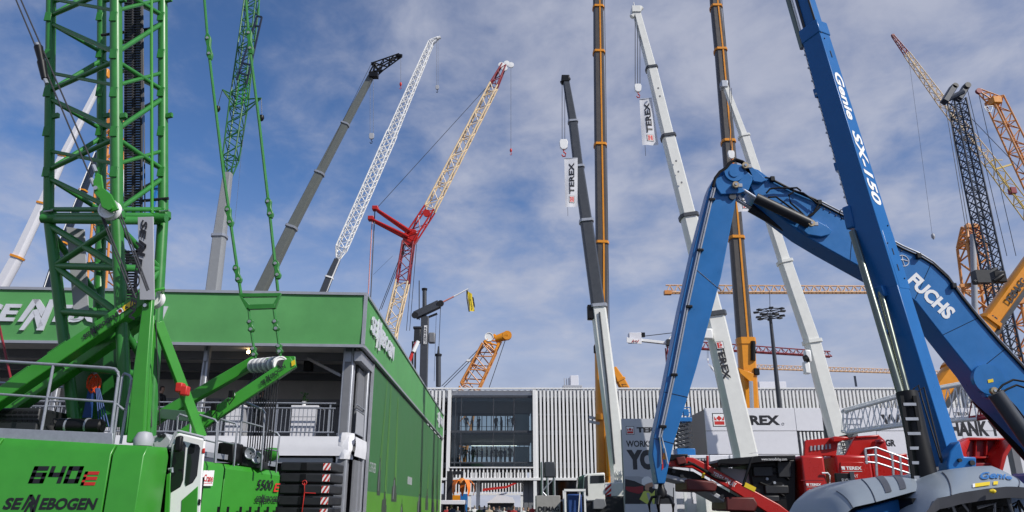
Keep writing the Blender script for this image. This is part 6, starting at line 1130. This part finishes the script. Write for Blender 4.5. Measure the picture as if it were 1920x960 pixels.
# tower cranes on the horizon
def jib(label, x0, y0, x1, y1, h, Y, m, tower_px, ty, tm=None, name='tower_crane'):
    t = thing(name, label, 'tower crane', V((P(tower_px, ty, Y).x, Y, 0))); a, c = P(x0, y0, Y), P(x1, y1, Y); hh = px_m(h, y0, Y); d = (c-a); n = int(d.length/hh/1.0)
    top = V((0, .0, hh)); MB().tube(a+top+V((0, .5, 0)), c+top*.7+V((0, .5, 0)), hh*.085, n=6).build('top_chord', m, t)
    for o in (0, 1.0): MB().tube(a+V((0, o, 0)), c+V((0, o, 0)), hh*.10, n=6).build('bottom_chord', m, t)
    b = MB()
    for i in range(n):
        t0, t1, tm_ = i/n, (i+1)/n, (i+.5)/n
        for o in (0, 1.0): b.tube(a+d*t0+V((0, o, 0)), a+d*tm_+top*(1-.3*tm_)+V((0, .5, 0)), hh*.05, n=5); b.tube(a+d*tm_+top*(1-.3*tm_)+V((0, .5, 0)), a+d*t1+V((0, o, 0)), hh*.05, n=5)
    b.build('lacing', m, t); g_ = V((ORG[t.name].x, Y, 0)); lattice(t, g_, V((g_.x, Y+.5, a.z)), hh*1.2, hh*1.2, hh*1.2, hh*1.2, 14, .13, .07, tm or m, None, (0, -1, 0)); return t, a, c
t, a, c = jib('long orange tower crane jib running level behind the cranes at right', 1250, 548, 1990, 547, 15, 150, 'peach', 1990, 547); MB().cbox(P(1252, 549, 149.8), 1.5, 1.2, .8).build('jib_end', 'sorange', t)
t, a, c = jib('low pale orange tower crane jib just above the hall roof', 1385, 690, 1990, 708, 8, 190, 'peach', 1990, 706); MB().cbox(P(1418, 697, 188), 1, 1, 1).build('trolley', 'black', t); bn = MB(); bn.box((P(1598, 710, 189).x, 188, P(1598, 726, 189).z), (P(1602, 710, 189).x, 188.1, P(1598, 706, 189).z)); bn.build('banner', 'navy', t)
t, a, c = jib('red tower crane with white counter jib behind the blue stick', 1262, 650, 1560, 668, 14, 140, 'dred', 1258, 640)
for k, m_ in ((0.0, 'white'),): 
    MB().beam(P(1200, 638, 140), P(1264, 645, 140), .9, .5).build('counter_jib', 'white', t, .03); b = MB(); b.cbox(P(1190, 634, 140), 2.3, 1.8, 1.8); b.build('counterweight', 'panel', t, .06); b = MB(); poly(b, [(1175, 632), (1203, 639), (1203, 645), (1175, 642)], 138.7, .2); bd_ = b.build('counterweight_panel', 'paper', t, .02); b = MB(); b.path([P(x_, y_, 138.6) for x_, y_ in ((1185, 642), (1188, 637), (1190, 641), (1193, 638), (1195, 642), (1198, 637))], .07, 5); b.build('scribble', 'lred', bd_)
    MB().tube(P(1210, 630, 140), P(1262, 624, 140), .08, n=5).build('stay_bar', 'slate', t); b = MB(); b.cbox(P(1256, 643, 139.8), 1.4, 1.4, 1.2); b.build('cab', 'charcoal', t, .06); lattice(t, P(1257, 640, 140), P(1264, 624, 140), .9, .9, .3, .3, 2, .1, .07, 'white', None, (0, -1, 0)); b = MB(); b.cbox(P(1205, 628, 139.8), .8, .8, .8); b.build('hoist_winch', 'black', t)
hook(t, 1327, 652, 672, 139.5, 2, 2, .6, 'white', 'lred', .03); mb = MB(); flagmesh(mb, P(1327, 682, 139.4), P(1333, 684, 139.4), P(1345, 698, 139.4), P(1338, 698, 139.4), 3, 6, .1); f_ = mb.build('pennant', 'fabric', None, origin=P(1333, 684, 139.4)); tag(f_, 'small white pennant hanging from the red tower crane hook', 'flag')
# lamp mast
LM = thing('lamp_mast', 'tall grey floodlight mast with ring of lamps before the hall', 'street lamp', V((P(1466, 800, 66).x, 66, 0))); a, c = V((P(1464, 800, 66).x, 66, 0)), P(1444, 592, 66); MB().tube(a, c, .30, .14, n=14).build('pole', 'slate', LM); MB().tube(c, P(1443, 545, 66), .03, n=5).build('lightning_rod', 'slate', LM)
for k, (r_, z_) in enumerate(((1.0, .45), (.85, -.1))):
    cc = c + V((0, 0, z_)); b = MB(); b.path([cc + V((math.cos(x)*r_, math.sin(x)*r_, 0)) for x in [i*2*math.pi/16 for i in range(17)]], .05, 6)
    for i in range(4): x = i*math.pi/4; b.tube(cc - V((math.cos(x)*r_, math.sin(x)*r_, 0)), cc + V((math.cos(x)*r_, math.sin(x)*r_, 0)), .035, n=5)
    b.build('lamp_ring', 'charcoal', LM)
    for i in range(7): x = i*2*math.pi/7 + k*.4; MB().hexa(*[[cc + V((math.cos(x)*(r_+u), math.sin(x)*(r_+u), 0)) + V((-math.sin(x), math.cos(x), 0))*v + V((0, 0, z)) for u, v in ((0, -.16), (.42, -.2), (.42, .2), (0, .16))] for z in (-.09, .05)]).build('floodlight', 'charcoal', LM, .02)
# white lattice section lying on supports
WL = thing('lattice_boom_section', 'white lattice boom section lying level with red end piece behind the boom lift', 'boom section', V((P(1720, 900, 30).x, 30, 0)))
def wl(x0, yt0, yb0, x1, yt1, yb1, n, m, Y0, Y1):
    A = [P(x0, yt0, Y0), P(x1, yt1, Y1)]; B = [P(x0, yb0, Y0), P(x1, yb1, Y1)]; dp = V((.2, .8, .13))
    for q in (A, B):
        for o in (0, 1): MB().tube(q[0]+dp*o, q[1]+dp*o, .065, n=8).build('chord', 'cream' if m == 'white' else m, WL)
    b = MB()
    for i in range(n):
        t0, t1, tm_ = i/n, (i+1)/n, (i+.5)/n
        for o in (0, 1): b.tube(lerp(*B, t0)+dp*o, lerp(*A, tm_)+dp*o, .022, n=5); b.tube(lerp(*A, tm_)+dp*o, lerp(*B, t1)+dp*o, .022, n=5)
        b.tube(lerp(*A, t0), lerp(*A, t0)+dp, .02, n=5); b.tube(lerp(*B, t0), lerp(*B, t0)+dp, .02, n=5)
    b.build('lacing', m, WL)
wl(1590, 770, 812, 1700, 740, 797, 5, 'white', 30, 28.5); wl(1700, 740, 797, 1832, 716, 786, 5, 'white', 28.5, 27); wl(1832, 716, 786, 1925, 706, 772, 4, 'dred', 27, 26); wl(1586, 775, 811, 1590, 770, 812, 1, 'white', 30.1, 30)
for x, y, Y in ((1600, 811, 30.3), (1750, 792, 28.5), (1900, 776, 26.8)):
    p_ = P(x, y, Y); MB().box((p_.x-.12, Y+.3, 0), (p_.x+.12, Y+.6, p_.z-.06)).build('support_post', 'grey', WL); MB().box((p_.x-.12, Y-.1, p_.z-.16), (p_.x+.12, Y+1.1, p_.z-.04)).build('support_head', 'grey', WL)
# ------------------------------------------------------------------ white exhibitor stand with sign
ST = thing('exhibition_stand', 'white panelled exhibition stand with red crown emblem and black lettering', 'stand', V((P(1450, 950, 47).x, 47, 0))); YS = 46.0
zt = P(1400, 765, YS).z; zj = P(1400, 808, YS).z; zl = P(1400, 852, YS).z; sxx = lambda px, py=790: P(px, py, YS).x
def stp(name, m, x0, x1, z0, z1, y0=0., y1=.12, bev=.01): return MB().box((x0, YS+y0, z0), (x1, YS+y1, z1)).build(name, m, ST, bev)
stp('core', 'grey', sxx(1322)+.05, sxx(1985), 0, zt-.05, .3, 6.0); b = MB(); l0, l1 = P(1322, 765, YS), P(1309, 772, YS+3.2); b.prism([V((l0.x, l0.y, 0)), V((l1.x, l1.y, 0)), V((l1.x+.1, l1.y, 0)), V((l0.x+.05, l0.y+.2, 0))], (0, 0, zt)); b.build('side_panel', 'lgrey', ST)
xs_ = [1322, 1402, 1492, 1562, 1640, 1720, 1800, 1880, 1985]
for i in range(len(xs_)-1):
    a, c = sxx(xs_[i])+.012, sxx(xs_[i+1])-.012; stp('panel', 'panel', a, c, zj+.015, zt)
    if i == 2: continue
    stp('panel', 'panel', a, c, zl+.015, zj-.015); stp('panel', 'panel', a, c, .05, zl-.015)
for k in range(9): x = sxx(1497)+k*.22; stp('slat', 'white', x, x+.1, .05, zj-.06, .0, .1)
crown_logo(P(1337, 800, YS), (1, 0, 0), UP, px_m(25, 788, YS), ST); text('TEREX', P(1372, 797, YS), (1, 0, 0), UP, px_m(17.5, 788, YS)*1.02, px_m(91, 788, YS), 'ink', ST, .05)
b = MB(); c = P(1468, 795, YS-.01); b.path([c + V((math.cos(a)*.07, 0, math.sin(a)*.07)) for a in [k*.63 for k in range(11)]], .012, 4); b.build('registered_mark', 'inkg', ST)
def wtext(s, x0, x1, y0, y1, m='ink', bold=.05): p = P(x0, y1, YS); return text(s, p, (1, 0, 0), UP, P(x0, y0, YS).z-p.z, px_m(x1-x0, y1, YS), m, ST, bold)
wtext('THANK YOU', 1768, 1912, 789, 818); wtext('W', 1654, 1692, 777, 800); wtext('GR', 1661, 1680, 824, 837); wtext('R', 1796, 1804, 826, 836); wtext('TEREX', 1790, 1818, 773, 779, 'inkg'); 
b = MB(); 
for p_, q_ in (((1577, 784), (1615, 784)), ((1577, 795), (1615, 795)), ((1577, 784), (1577, 795)), ((1596, 784), (1596, 795)), ((1615, 784), (1615, 795))): b.beam(P(*p_, YS-.03), P(*q_, YS-.03), .03, .03)
b.build('outline_mark', 'lgrey', ST)
# low white block in front with the scissor lift on its roof
YLB = 40.0; LB = thing('low_stand', 'low white exhibition stand under the red conveyor', 'stand', V((P(1310, 950, YLB).x, YLB, 0))); zlb = P(1300, 853, YLB).z; lx0, lx1 = P(1258, 900, YLB).x, P(1412, 900, YLB).x
MB().box((lx0, YLB+.1, 0), (lx1, YLB+4, zlb)).build('body', 'panel', LB, .03)
for i in range(5): x = lerp(lx0, lx1, i/4); MB().box((x-.02, YLB+.06, 0), (x+.02, YLB+.1, zlb)).build('joint', 'lgrey', LB)
MB().box((lx0, YLB+.06, P(1300, 905, YLB).z), (lx1, YLB+.09, P(1300, 904, YLB).z)).build('joint', 'lgrey', LB)
for x0, x1 in ((1284, 1318),):
    b = MB(); a, c = P(x0, 920, YLB-.3).x, P(x1, 920, YLB-.3).x; z1 = P(1300, 918, YLB-.3).z
    for x in (a, c): b.beam((x, YLB-.3, 0), (x, YLB-.3, z1), .12, .12)
    b.beam((a, YLB-.3, z1), (c, YLB-.3, z1), .12, .12); b.beam((a, YLB-.3, 1.6), (c, YLB-.3, 1.6), .3, .5); b.build('door_frame', 'white', LB)
SL = thing('scissor_lift', 'blue scissor lift raised on the low white stand behind the stick', 'lift', V((P(1280, 850, 41.5).x, 41.5, zlb))); YSL = 41.5; ax0, ax1 = P(1266, 800, YSL).x, P(1293, 800, YSL).x
zb1 = P(1280, 842, YSL).z; zp0 = P(1280, 792, YSL).z; zp1 = P(1280, 766, YSL).z
MB().box((ax0-.1, YSL-.5, zlb), (ax1+.1, YSL+.5, zb1)).build('base', 'blue', SL, .03); MB().box((ax0-.1, YSL-.5, zp0), (ax1+.05, YSL+.5, zp0+.22)).build('platform', 'blue', SL, .02)
for k in range(6):
    za, zc = lerp(zb1, zp0, k/6), lerp(zb1, zp0, (k+1)/6)
    for y in (-.4, .4): MB().beam((ax0, YSL+y, za), (ax1, YSL+y, zc), .04, .09).build('scissor_arm', 'slate', SL); MB().beam((ax1, YSL+y+.07, za), (ax0, YSL+y+.07, zc), .04, .09).build('scissor_arm', 'slate', SL)
for x in (ax0, (ax0+ax1)/2, ax1):
    for y in (-.45, .45): MB().tube((x, YSL+y, zp0+.2), (x, YSL+y, zp1), .03, n=6).build('guard_post', 'blue', SL)
for z in (zp1, (zp0+zp1)/2+.1):
    for y in (-.45, .45): MB().tube((ax0, YSL+y, z), (ax1, YSL+y, z), .03, n=6).build('guard_rail', 'blue', SL)
MB().box((ax1-.4, YSL-.52, zp0+.3), (ax1-.1, YSL-.4, zp1-.1)).build('control_box', 'blue', SL, .02)
# ------------------------------------------------------------------ poster board
PB = thing('poster_board', 'tall grey poster board with helmeted worker picture behind the blue stick', 'poster', V((P(1216, 950, 38).x, 38, 0))); YP_ = 38.0
px0, px1 = P(1169, 870, YP_).x, P(1264, 870, YP_).x; pz1 = P(1216, 785, YP_).z
MB().box((px0, YP_, .1), (px1, YP_+.15, pz1)).build('board', 'poster', PB, .01); MB().box((px0, YP_+.4, 0), (px0+.1, YP_+.5, pz1-.5)).build('stay', 'alu', PB); MB().box((px1-.1, YP_+.4, 0), (px1, YP_+.5, pz1-.5)).build('stay', 'alu', PB); MB().box((px0, YP_+.15, .1), (px1, YP_+.5, .2)).build('foot', 'alu', PB)
def q(px, py, k): p = P(px, py, YP_); return V((p.x, YP_-.004*k, p.z))
def pr(name, m, pts, k): b = MB(); b.add([q(x, y, k) for x, y in pts], [tuple(range(len(pts)))]); return b.build(name, m, PB, flat=True)
def pt_(s, x0, x1, y0, y1, m='ink', bold=.04): a = q(x0, y1, 0); return text(s, a, (1, 0, 0), UP, P(x0, y0, YP_).z-a.z, px_m(x1-x0, y1, YP_), m, PB, bold)
crown_logo(q(1174, 815, 0), (1, 0, 0), UP, px_m(15.5, 807, YP_), PB); pt_('TEREX', 1194, 1252, 801, 811, 'ink', .05); pt_('WORKS FOR', 1174, 1252, 826, 838, 'inkg', .03); pt_('YOU.', 1176, 1262, 843, 881, 'inkg', .07)
pr('picture_sky', 'lgrey', [(1172, 893), (1264, 893), (1264, 945), (1172, 945)], 1); pr('picture_hill', 'charcoal', [(1172, 898), (1190, 902), (1215, 914), (1240, 918), (1264, 914), (1264, 945), (1172, 945)], 2)
pr('picture_cloud', 'poster', [(1190, 884), (1215, 890), (1240, 888), (1262, 882), (1262, 896), (1230, 898), (1200, 894)], 2); pr('picture_machine', 'dred', [(1173, 912), (1190, 913), (1206, 911), (1206, 922), (1198, 926), (1180, 922), (1173, 918)], 3)
pr('picture_shirt', 'slate', [(1200, 945), (1204, 930), (1214, 922), (1224, 924), (1232, 945)], 3); pr('picture_vest', mat('printed_hi_vis', (.55, .62, .12), .6), [(1199, 936), (1206, 922), (1214, 919), (1222, 926), (1228, 919), (1227, 945), (1213, 945)], 4); pr('picture_vest_band', 'lgrey', [(1212, 924), (1217, 924), (1224, 945), (1218, 945)], 5)
pr('picture_face', 'skin', [(1210, 909), (1222, 904), (1225, 910), (1223, 915), (1218, 919), (1212, 922), (1209, 916)], 4); pr('picture_beard', 'hair', [(1217, 914), (1223, 912), (1222, 917), (1217, 920)], 5); pr('picture_helmet', 'paper', [(1203, 908), (1203, 899), (1208, 894), (1215, 893), (1221, 897), (1224, 904), (1214, 906), (1207, 910)], 5)
pr('picture_cab', 'lgrey', [(1246, 908), (1262, 912), (1262, 932), (1246, 924)], 3); pr('picture_caption_strip', 'poster', [(1172, 945), (1264, 945), (1264, 975), (1172, 975)], 3)
pt_('MATERIALAUFBEREITUNG', 1179, 1258, 951, 956, 'ink', .02); pt_('& WASCH-SYSTEME', 1179, 1240, 958, 963, 'ink', .02); pt_('TM', 1253, 1260, 840, 843.5, 'inkg', .0)
# ------------------------------------------------------------------ odds and ends at the foot of the hall
TR = thing('steel_tower', 'slim galvanised steel tower with dark box on top before the hall', 'tower', V((P(1026, 950, 46).x, 46, 0))); YT = 46.0; ta, tb_ = P(1017, 930, YT).x, P(1040, 930, YT).x; ztop = P(1026, 866, YT).z; zm = P(1026, 895, YT).z
for x in (ta, ta+.32, tb_):
    for y in (0, .8): MB().tube((x, YT+y, 0), (x, YT+y, ztop if x != tb_ else zm), .06, n=8).build('post', 'galv', TR)
b = MB(); z = .3; k = 0
while z < zm-.6: b.tube((ta if k % 2 else tb_, YT, z), (tb_ if k % 2 else ta, YT, z+.75), .035, n=6); b.tube((ta, YT, z), (ta+.32, YT, z+.4), .03, n=6); z += .75; k += 1
b.build('brace', 'galv', TR); MB().box((ta+.15, YT-.1, zm), (tb_+.05, YT+.9, ztop)).build('box', 'slate', TR, .05); MB().beam((ta-.1, YT, zm-1.3), (tb_+1.4, YT, zm-1.3), .1, .1).build('rail', 'galv', TR)
CBk = thing('counterweight_block', 'grey counterweight block with black letters at the foot of the steel tower', 'counterweight', V((P(1030, 955, 44).x, 44, 0))); a, c = P(1005, 950, 44).x, P(1051, 950, 44).x; z1 = P(1030, 929, 44).z
MB().box((a, 44, 0), (c, 45.2, z1*.52)).build('slab', 'concrete', CBk, .03); MB().box((a, 44.02, z1*.52+.02), (c, 45.2, z1)).build('slab', 'concrete', CBk, .03); text('DEMAG', (a+.12, 43.998, z1*.52+.06 if False else P(1030, 959, 44).z), (1, 0, 0), UP, px_m(9, 955, 44), c-a-.2, 'ink', CBk, .03)
RK = thing('storage_rack', 'white steel rack holding blue tarpaulin left of the white crane cab', 'rack', V((P(1077, 955, 43).x, 43, 0))); a, c = P(1060, 940, 43).x, P(1097, 940, 43).x; z1 = P(1077, 919, 43).z
for x in (a, c):
    for y in (43, 44.2): MB().box((x-.05, y, 0), (x+.05, y+.1, z1)).build('post', 'white', RK)
for z in (z1, .5): MB().box((a-.05, 42.98, z-.06), (c+.05, 43.08, z+.06)).build('rail', 'white', RK)
MB().box((a+.15, 43.3, .6), (c-.15, 44.1, z1-.2)).build('tarpaulin', 'dblue', RK, .08); MB().beam((c-.45, 43.05, .6), (c-.25, 43.05, z1), .06, .05).build('brace', 'white', RK)
GR = thing('orange_peel_grab', 'orange peel grab with open curved tines under the hall', 'grab', V((P(866, 950, 70).x, 70, 0))); gp = P(866, 904, 70); gh = V((gp.x, 70, gp.z))
MB().lathe(gh, [(.15, .35), (.35, .2), (.4, -.1), (.2, -.25)], (0, 0, 1), 14).build('head', 'sorange', GR)
orr = mat('bright_orange_paint', (.80, .19, .02), .4, var=.1)
for k in range(5):
    a = k*2*math.pi/5+.3; u = V((math.cos(a), math.sin(a)*.7, 0)); pts_ = [gh+u*.25, gh+u*.75+V((0, 0, .12)), gh+u*1.1+V((0, 0, -.25)), gh+u*1.2+V((0, 0, -.75)), gh+u*1.05+V((0, 0, -1.2))]; sv = u.cross(UP).normalized()
    b = MB(); n_ = len(pts_); ww = [.14, .26, .24, .16, .04]; vs_ = [p + sv*w*s_ + UP*h for p, w in zip(pts_, ww) for s_, h in ((-1, 0), (1, 0), (1, .09), (-1, .09))]; b.add(vs_, [(i*4+j, i*4+(j+1) % 4, i*4+4+(j+1) % 4, i*4+4+j) for i in range(n_-1) for j in range(4)] + [(0, 1, 2, 3), (4*n_-4, 4*n_-3, 4*n_-2, 4*n_-1)]); b.build('tine', orr, GR)
MB().tube(gh+V((0, 0, .3)), V((gh.x, 70, gh.z+.75)), .12).build('shaft', 'charcoal', GR); MB().beam(V((gh.x+.1, 70, gh.z+.8)), V((P(842, 900, 70).x, 70, gh.z+.8)), .3, .3).build('arm', 'charcoal', GR); MB().box((P(838, 900, 70).x, 69.8, 0), (P(849, 900, 70).x, 70.3, gh.z+.95)).build('stand', 'charcoal', GR, .03)
# small white pyramid tent and scaffold clutter at the right edge
PT = thing('pyramid_tent', 'small white pyramid tent roof at the right edge beyond the red hopper', 'tent', V((P(1896, 950, 62).x, 62, 0))); c = P(1896, 836, 63); e = P(1896, 851, 62); w_ = px_m(24, 850, 62)
b = MB(); b.add([(e.x-w_, 61, e.z), (e.x+w_, 61, e.z), (e.x+w_, 64, e.z), (e.x-w_, 64, e.z), (c.x, 62.5, c.z)], [(0, 1, 4), (1, 2, 4), (2, 3, 4), (3, 0, 4), (3, 2, 1, 0)]); b.build('roof', 'fabric', PT)
for x in (-w_+.1, w_-.1):
    for y in (61.1, 63.9): MB().tube((e.x+x, y, 0), (e.x+x, y, e.z), .05, n=6).build('pole', 'alu', PT)
SC = thing('yellow_machine_frame', 'yellow steel lattice frame standing beyond the red hopper at the right edge', 'steel frame', V((P(1898, 950, 55).x, 55, 0))); lattice(SC, V((P(1884, 950, 55).x, 55, 0)), V((P(1884, 950, 55).x, 55, P(1884, 858, 55).z)), 1.3, 1.3, 1.3, 1.3, 5, .09, .06, 'ochre', up=(0, -1, 0), xb=True); lattice(SC, V((P(1910, 950, 56).x, 56, 0)), V((P(1910, 950, 56).x, 56, P(1910, 860, 56).z)), .8, .8, .8, .8, 6, .08, .05, 'navy', up=(0, -1, 0)); MB().box((P(1872, 950, 55).x, 54.8, 2.2), (P(1925, 950, 55).x, 56.4, 2.6)).build('deck', 'ochre', SC, .03)
# ------------------------------------------------------------------ people
def make_body(arms, lean=0., walk=.0):
    vs_ = dict(pel=(0, 0, .95, .14, .11), wst=(0, lean*.3, 1.12, .135, .10), chs=(0, lean*.8, 1.34, .165, .12), nk0=(0, lean, 1.47, .065, .065), nk1=(0, lean*1.1-.01, 1.53, .055, .055), hd0=(0, lean*1.2-.02, 1.60, .078, .09), hd1=(0, lean*1.2-.02, 1.70, .08, .095), hd2=(0, lean*1.2-.01, 1.76, .05, .06))
    ed = [('pel', 'wst'), ('wst', 'chs'), ('chs', 'nk0'), ('nk0', 'nk1'), ('nk1', 'hd0'), ('hd0', 'hd1'), ('hd1', 'hd2')]
    for s_, side in ((-1, 'l'), (1, 'r')):
        el, hd = arms[0 if s_ < 0 else 1]; w = walk*s_
        vs_.update({side+'sh': (s_*.19, lean, 1.40, .062, .062), side+'el': (s_*el[0], el[1]+lean, el[2], .048, .048), side+'wr': (s_*hd[0], hd[1]+lean, hd[2], .034, .034), side+'ha': (s_*(hd[0]+(hd[0]-el[0])*.3), hd[1]+lean+(hd[1]-el[1])*.3, hd[2]+(hd[2]-el[2])*.3, .042, .028),
            side+'hp': (s_*.09, 0, .86, .095, .1), side+'kn': (s_*.1, w*.5-.02, .48, .062, .065), side+'an': (s_*.1, w, .09, .045, .048), side+'to': (s_*.115, w-.16, .035, .045, .032)})
        ed += [('chs', side+'sh'), (side+'sh', side+'el'), (side+'el', side+'wr'), (side+'wr', side+'ha'), ('pel', side+'hp'), (side+'hp', side+'kn'), (side+'kn', side+'an'), (side+'an', side+'to')]
    keys = list(vs_); me = bpy.data.meshes.new('body_skeleton'); me.from_pydata([vs_[k][:3] for k in keys], [(keys.index(a), keys.index(c)) for a, c in ed], [])
    o = bpy.data.objects.new('body_skeleton', me); col.objects.link(o); o.modifiers.new('skin', 'SKIN'); s_ = o.modifiers.new('sub', 'SUBSURF'); s_.levels = 1; s_.render_levels = 1
    for k, sv in zip(keys, me.skin_vertices[0].data): sv.radius = vs_[k][3:5]; sv.use_root = (k == 'pel')
    dg = bpy.context.evaluated_depsgraph_get(); dg.update(); out = bpy.data.meshes.new_from_object(o.evaluated_get(dg)); bpy.data.objects.remove(o); out.name = 'person_body'
    for i in range(4): out.materials.append(None)
    for p_ in out.polygons:
        c = p_.center; r_ = abs(c.x); p_.use_smooth = True
        p_.material_index = 3 if c.z > 1.70 or (c.z > 1.58 and c.y > .03+lean*1.1) else 0 if c.z > 1.48 else 2 if c.z < .93 and r_ < .2 else 1
        if r_ > .2 and (c - V((0, 0, 0))).z < .93: p_.material_index = 0
    return out
BODY = [make_body((((.25, .02, 1.14), (.24, -.06, .9)), ((.25, .02, 1.14), (.25, -.04, .9))), 0, .12), make_body((((.26, -.02, 1.16), (.1, -.24, 1.2)), ((.27, 0, 1.14), (.26, -.1, .92))), -.03), make_body((((.27, -.03, 1.15), (.16, -.26, 1.12)), ((.33, -.12, 1.3), (.3, -.3, 1.5))), .02)]
CL = [mat('cloth_' + n, c, .8, var=.1) for n, c in (('navy', (.02, .03, .06)), ('black', (.014, .014, .016)), ('grey', (.12, .12, .13)), ('white', (.6, .6, .6)), ('red', (.35, .03, .03)), ('blue', (.05, .12, .3)), ('beige', (.4, .33, .24)), ('olive', (.10, .11, .05)))]
HAIRS = [MT['hair'], mat('brown_hair', (.10, .055, .025), .6), mat('grey_hair', (.3, .29, .27), .6)]
def person(x, y, z, rot, label, grp, shirt, trouser=1, pose=0, hair=0, s=1.0):
    o = bpy.data.objects.new('person', BODY[pose]); col.objects.link(o); o.location = (x, y, z); o.rotation_euler = (0, 0, rot); o.scale = (s, s, s)
    for i, m in enumerate((MT['skin'], CL[shirt], CL[trouser], HAIRS[hair])): o.material_slots[i].link = 'OBJECT'; o.material_slots[i].material = m
    return tag(o, label, 'person', grp)
ORD = ['leftmost', 'second', 'third', 'fourth', 'fifth', 'sixth', 'seventh', 'eighth', 'ninth', 'tenth', 'eleventh', 'twelfth', 'thirteenth', 'rightmost']
for i, px_ in enumerate((874, 886, 898, 930, 941, 952, 962, 971)):
    yq = HY + 2.2 + (i*1.7 % 2.5); person(P(px_, 800, yq).x, yq, FL2, random.uniform(0, 6), (ORD[i] if i < 7 else ORD[-1]) + ' person' + (' from the left' if 0 < i < 7 else '') + ' behind the upper row of the big hall window', 'people on the upper hall floor', random.choice([0, 1, 1, 2]), 1, i % 3, i % 3, random.uniform(.95, 1.06))
for i, px_ in enumerate((866, 873, 880, 887, 895, 904, 913, 921, 930, 939, 947, 956, 965, 974)):
    yq = HY + 2.0 + (i*1.3 % 3.4); person(P(px_, 850, yq).x, yq, FL1, random.uniform(0, 6), ORD[i] + ' person' + (' from the left' if 0 < i < 13 else '') + ' behind the lower row of the big hall window', 'people on the lower hall floor', random.choice([0, 1, 2, 5, 1]), 1, i % 3, i % 3, random.uniform(.94, 1.07))
CW = ((838, 61, 4), (848, 52, 0), (858, 57, 2), (868, 66, 4), (878, 50, 1), (890, 60, 3), (899, 54, 7), (908, 63, 0), (917, 51, 6), (926, 58, 1), (936, 66, 2), (945, 55, 3), (954, 61, 4), (963, 52, 4), (972, 64, 0), (981, 57, 3), (990, 50, 1), (998, 62, 4))
CN = ['navy', 'black', 'grey', 'white', 'red', 'blue', 'beige', 'olive']
for i, (px_, Y, sh) in enumerate(CW):
    n = i + 1; w = 'leftmost' if i == 0 else 'rightmost' if i == len(CW)-1 else ['', 'second', 'third', 'fourth', 'fifth', 'sixth', 'seventh', 'eighth', 'ninth', 'tenth', 'eleventh', 'twelfth', 'thirteenth', 'fourteenth', 'fifteenth', 'sixteenth', 'seventeenth'][i]
    person(P(px_, 950, Y).x, Y, 0, random.uniform(-.6, .6) + (math.pi if i % 3 else 0), f'{w} visitor' + ('' if i in (0, len(CW)-1) else ' from the left') + f' in {CN[sh]} top in the crowd before the hall', 'crowd walking before the hall', sh, random.choice([0, 1, 5, 2]), i % 2 if i % 5 else 2, i % 3, random.uniform(.95, 1.06))
for px_, d_, lab in ((309, 1.6, 'dark clad person on the terrace seen beside the green back stay'), (492, 2.4, 'dark clad person on the terrace behind the wire rope falls'), (8, 1.5, 'person in light blue top at the left end of the terrace')):
    p_ = T((P(px_, 760, 24+d_).x - C0.x)/fl.x, d_, 0); person(p_.x, p_.y, ZFL-.02, 2.6, lab, 'people on the pavilion terrace', 5 if px_ == 8 else 1, 1, 1, 0, 1.0)
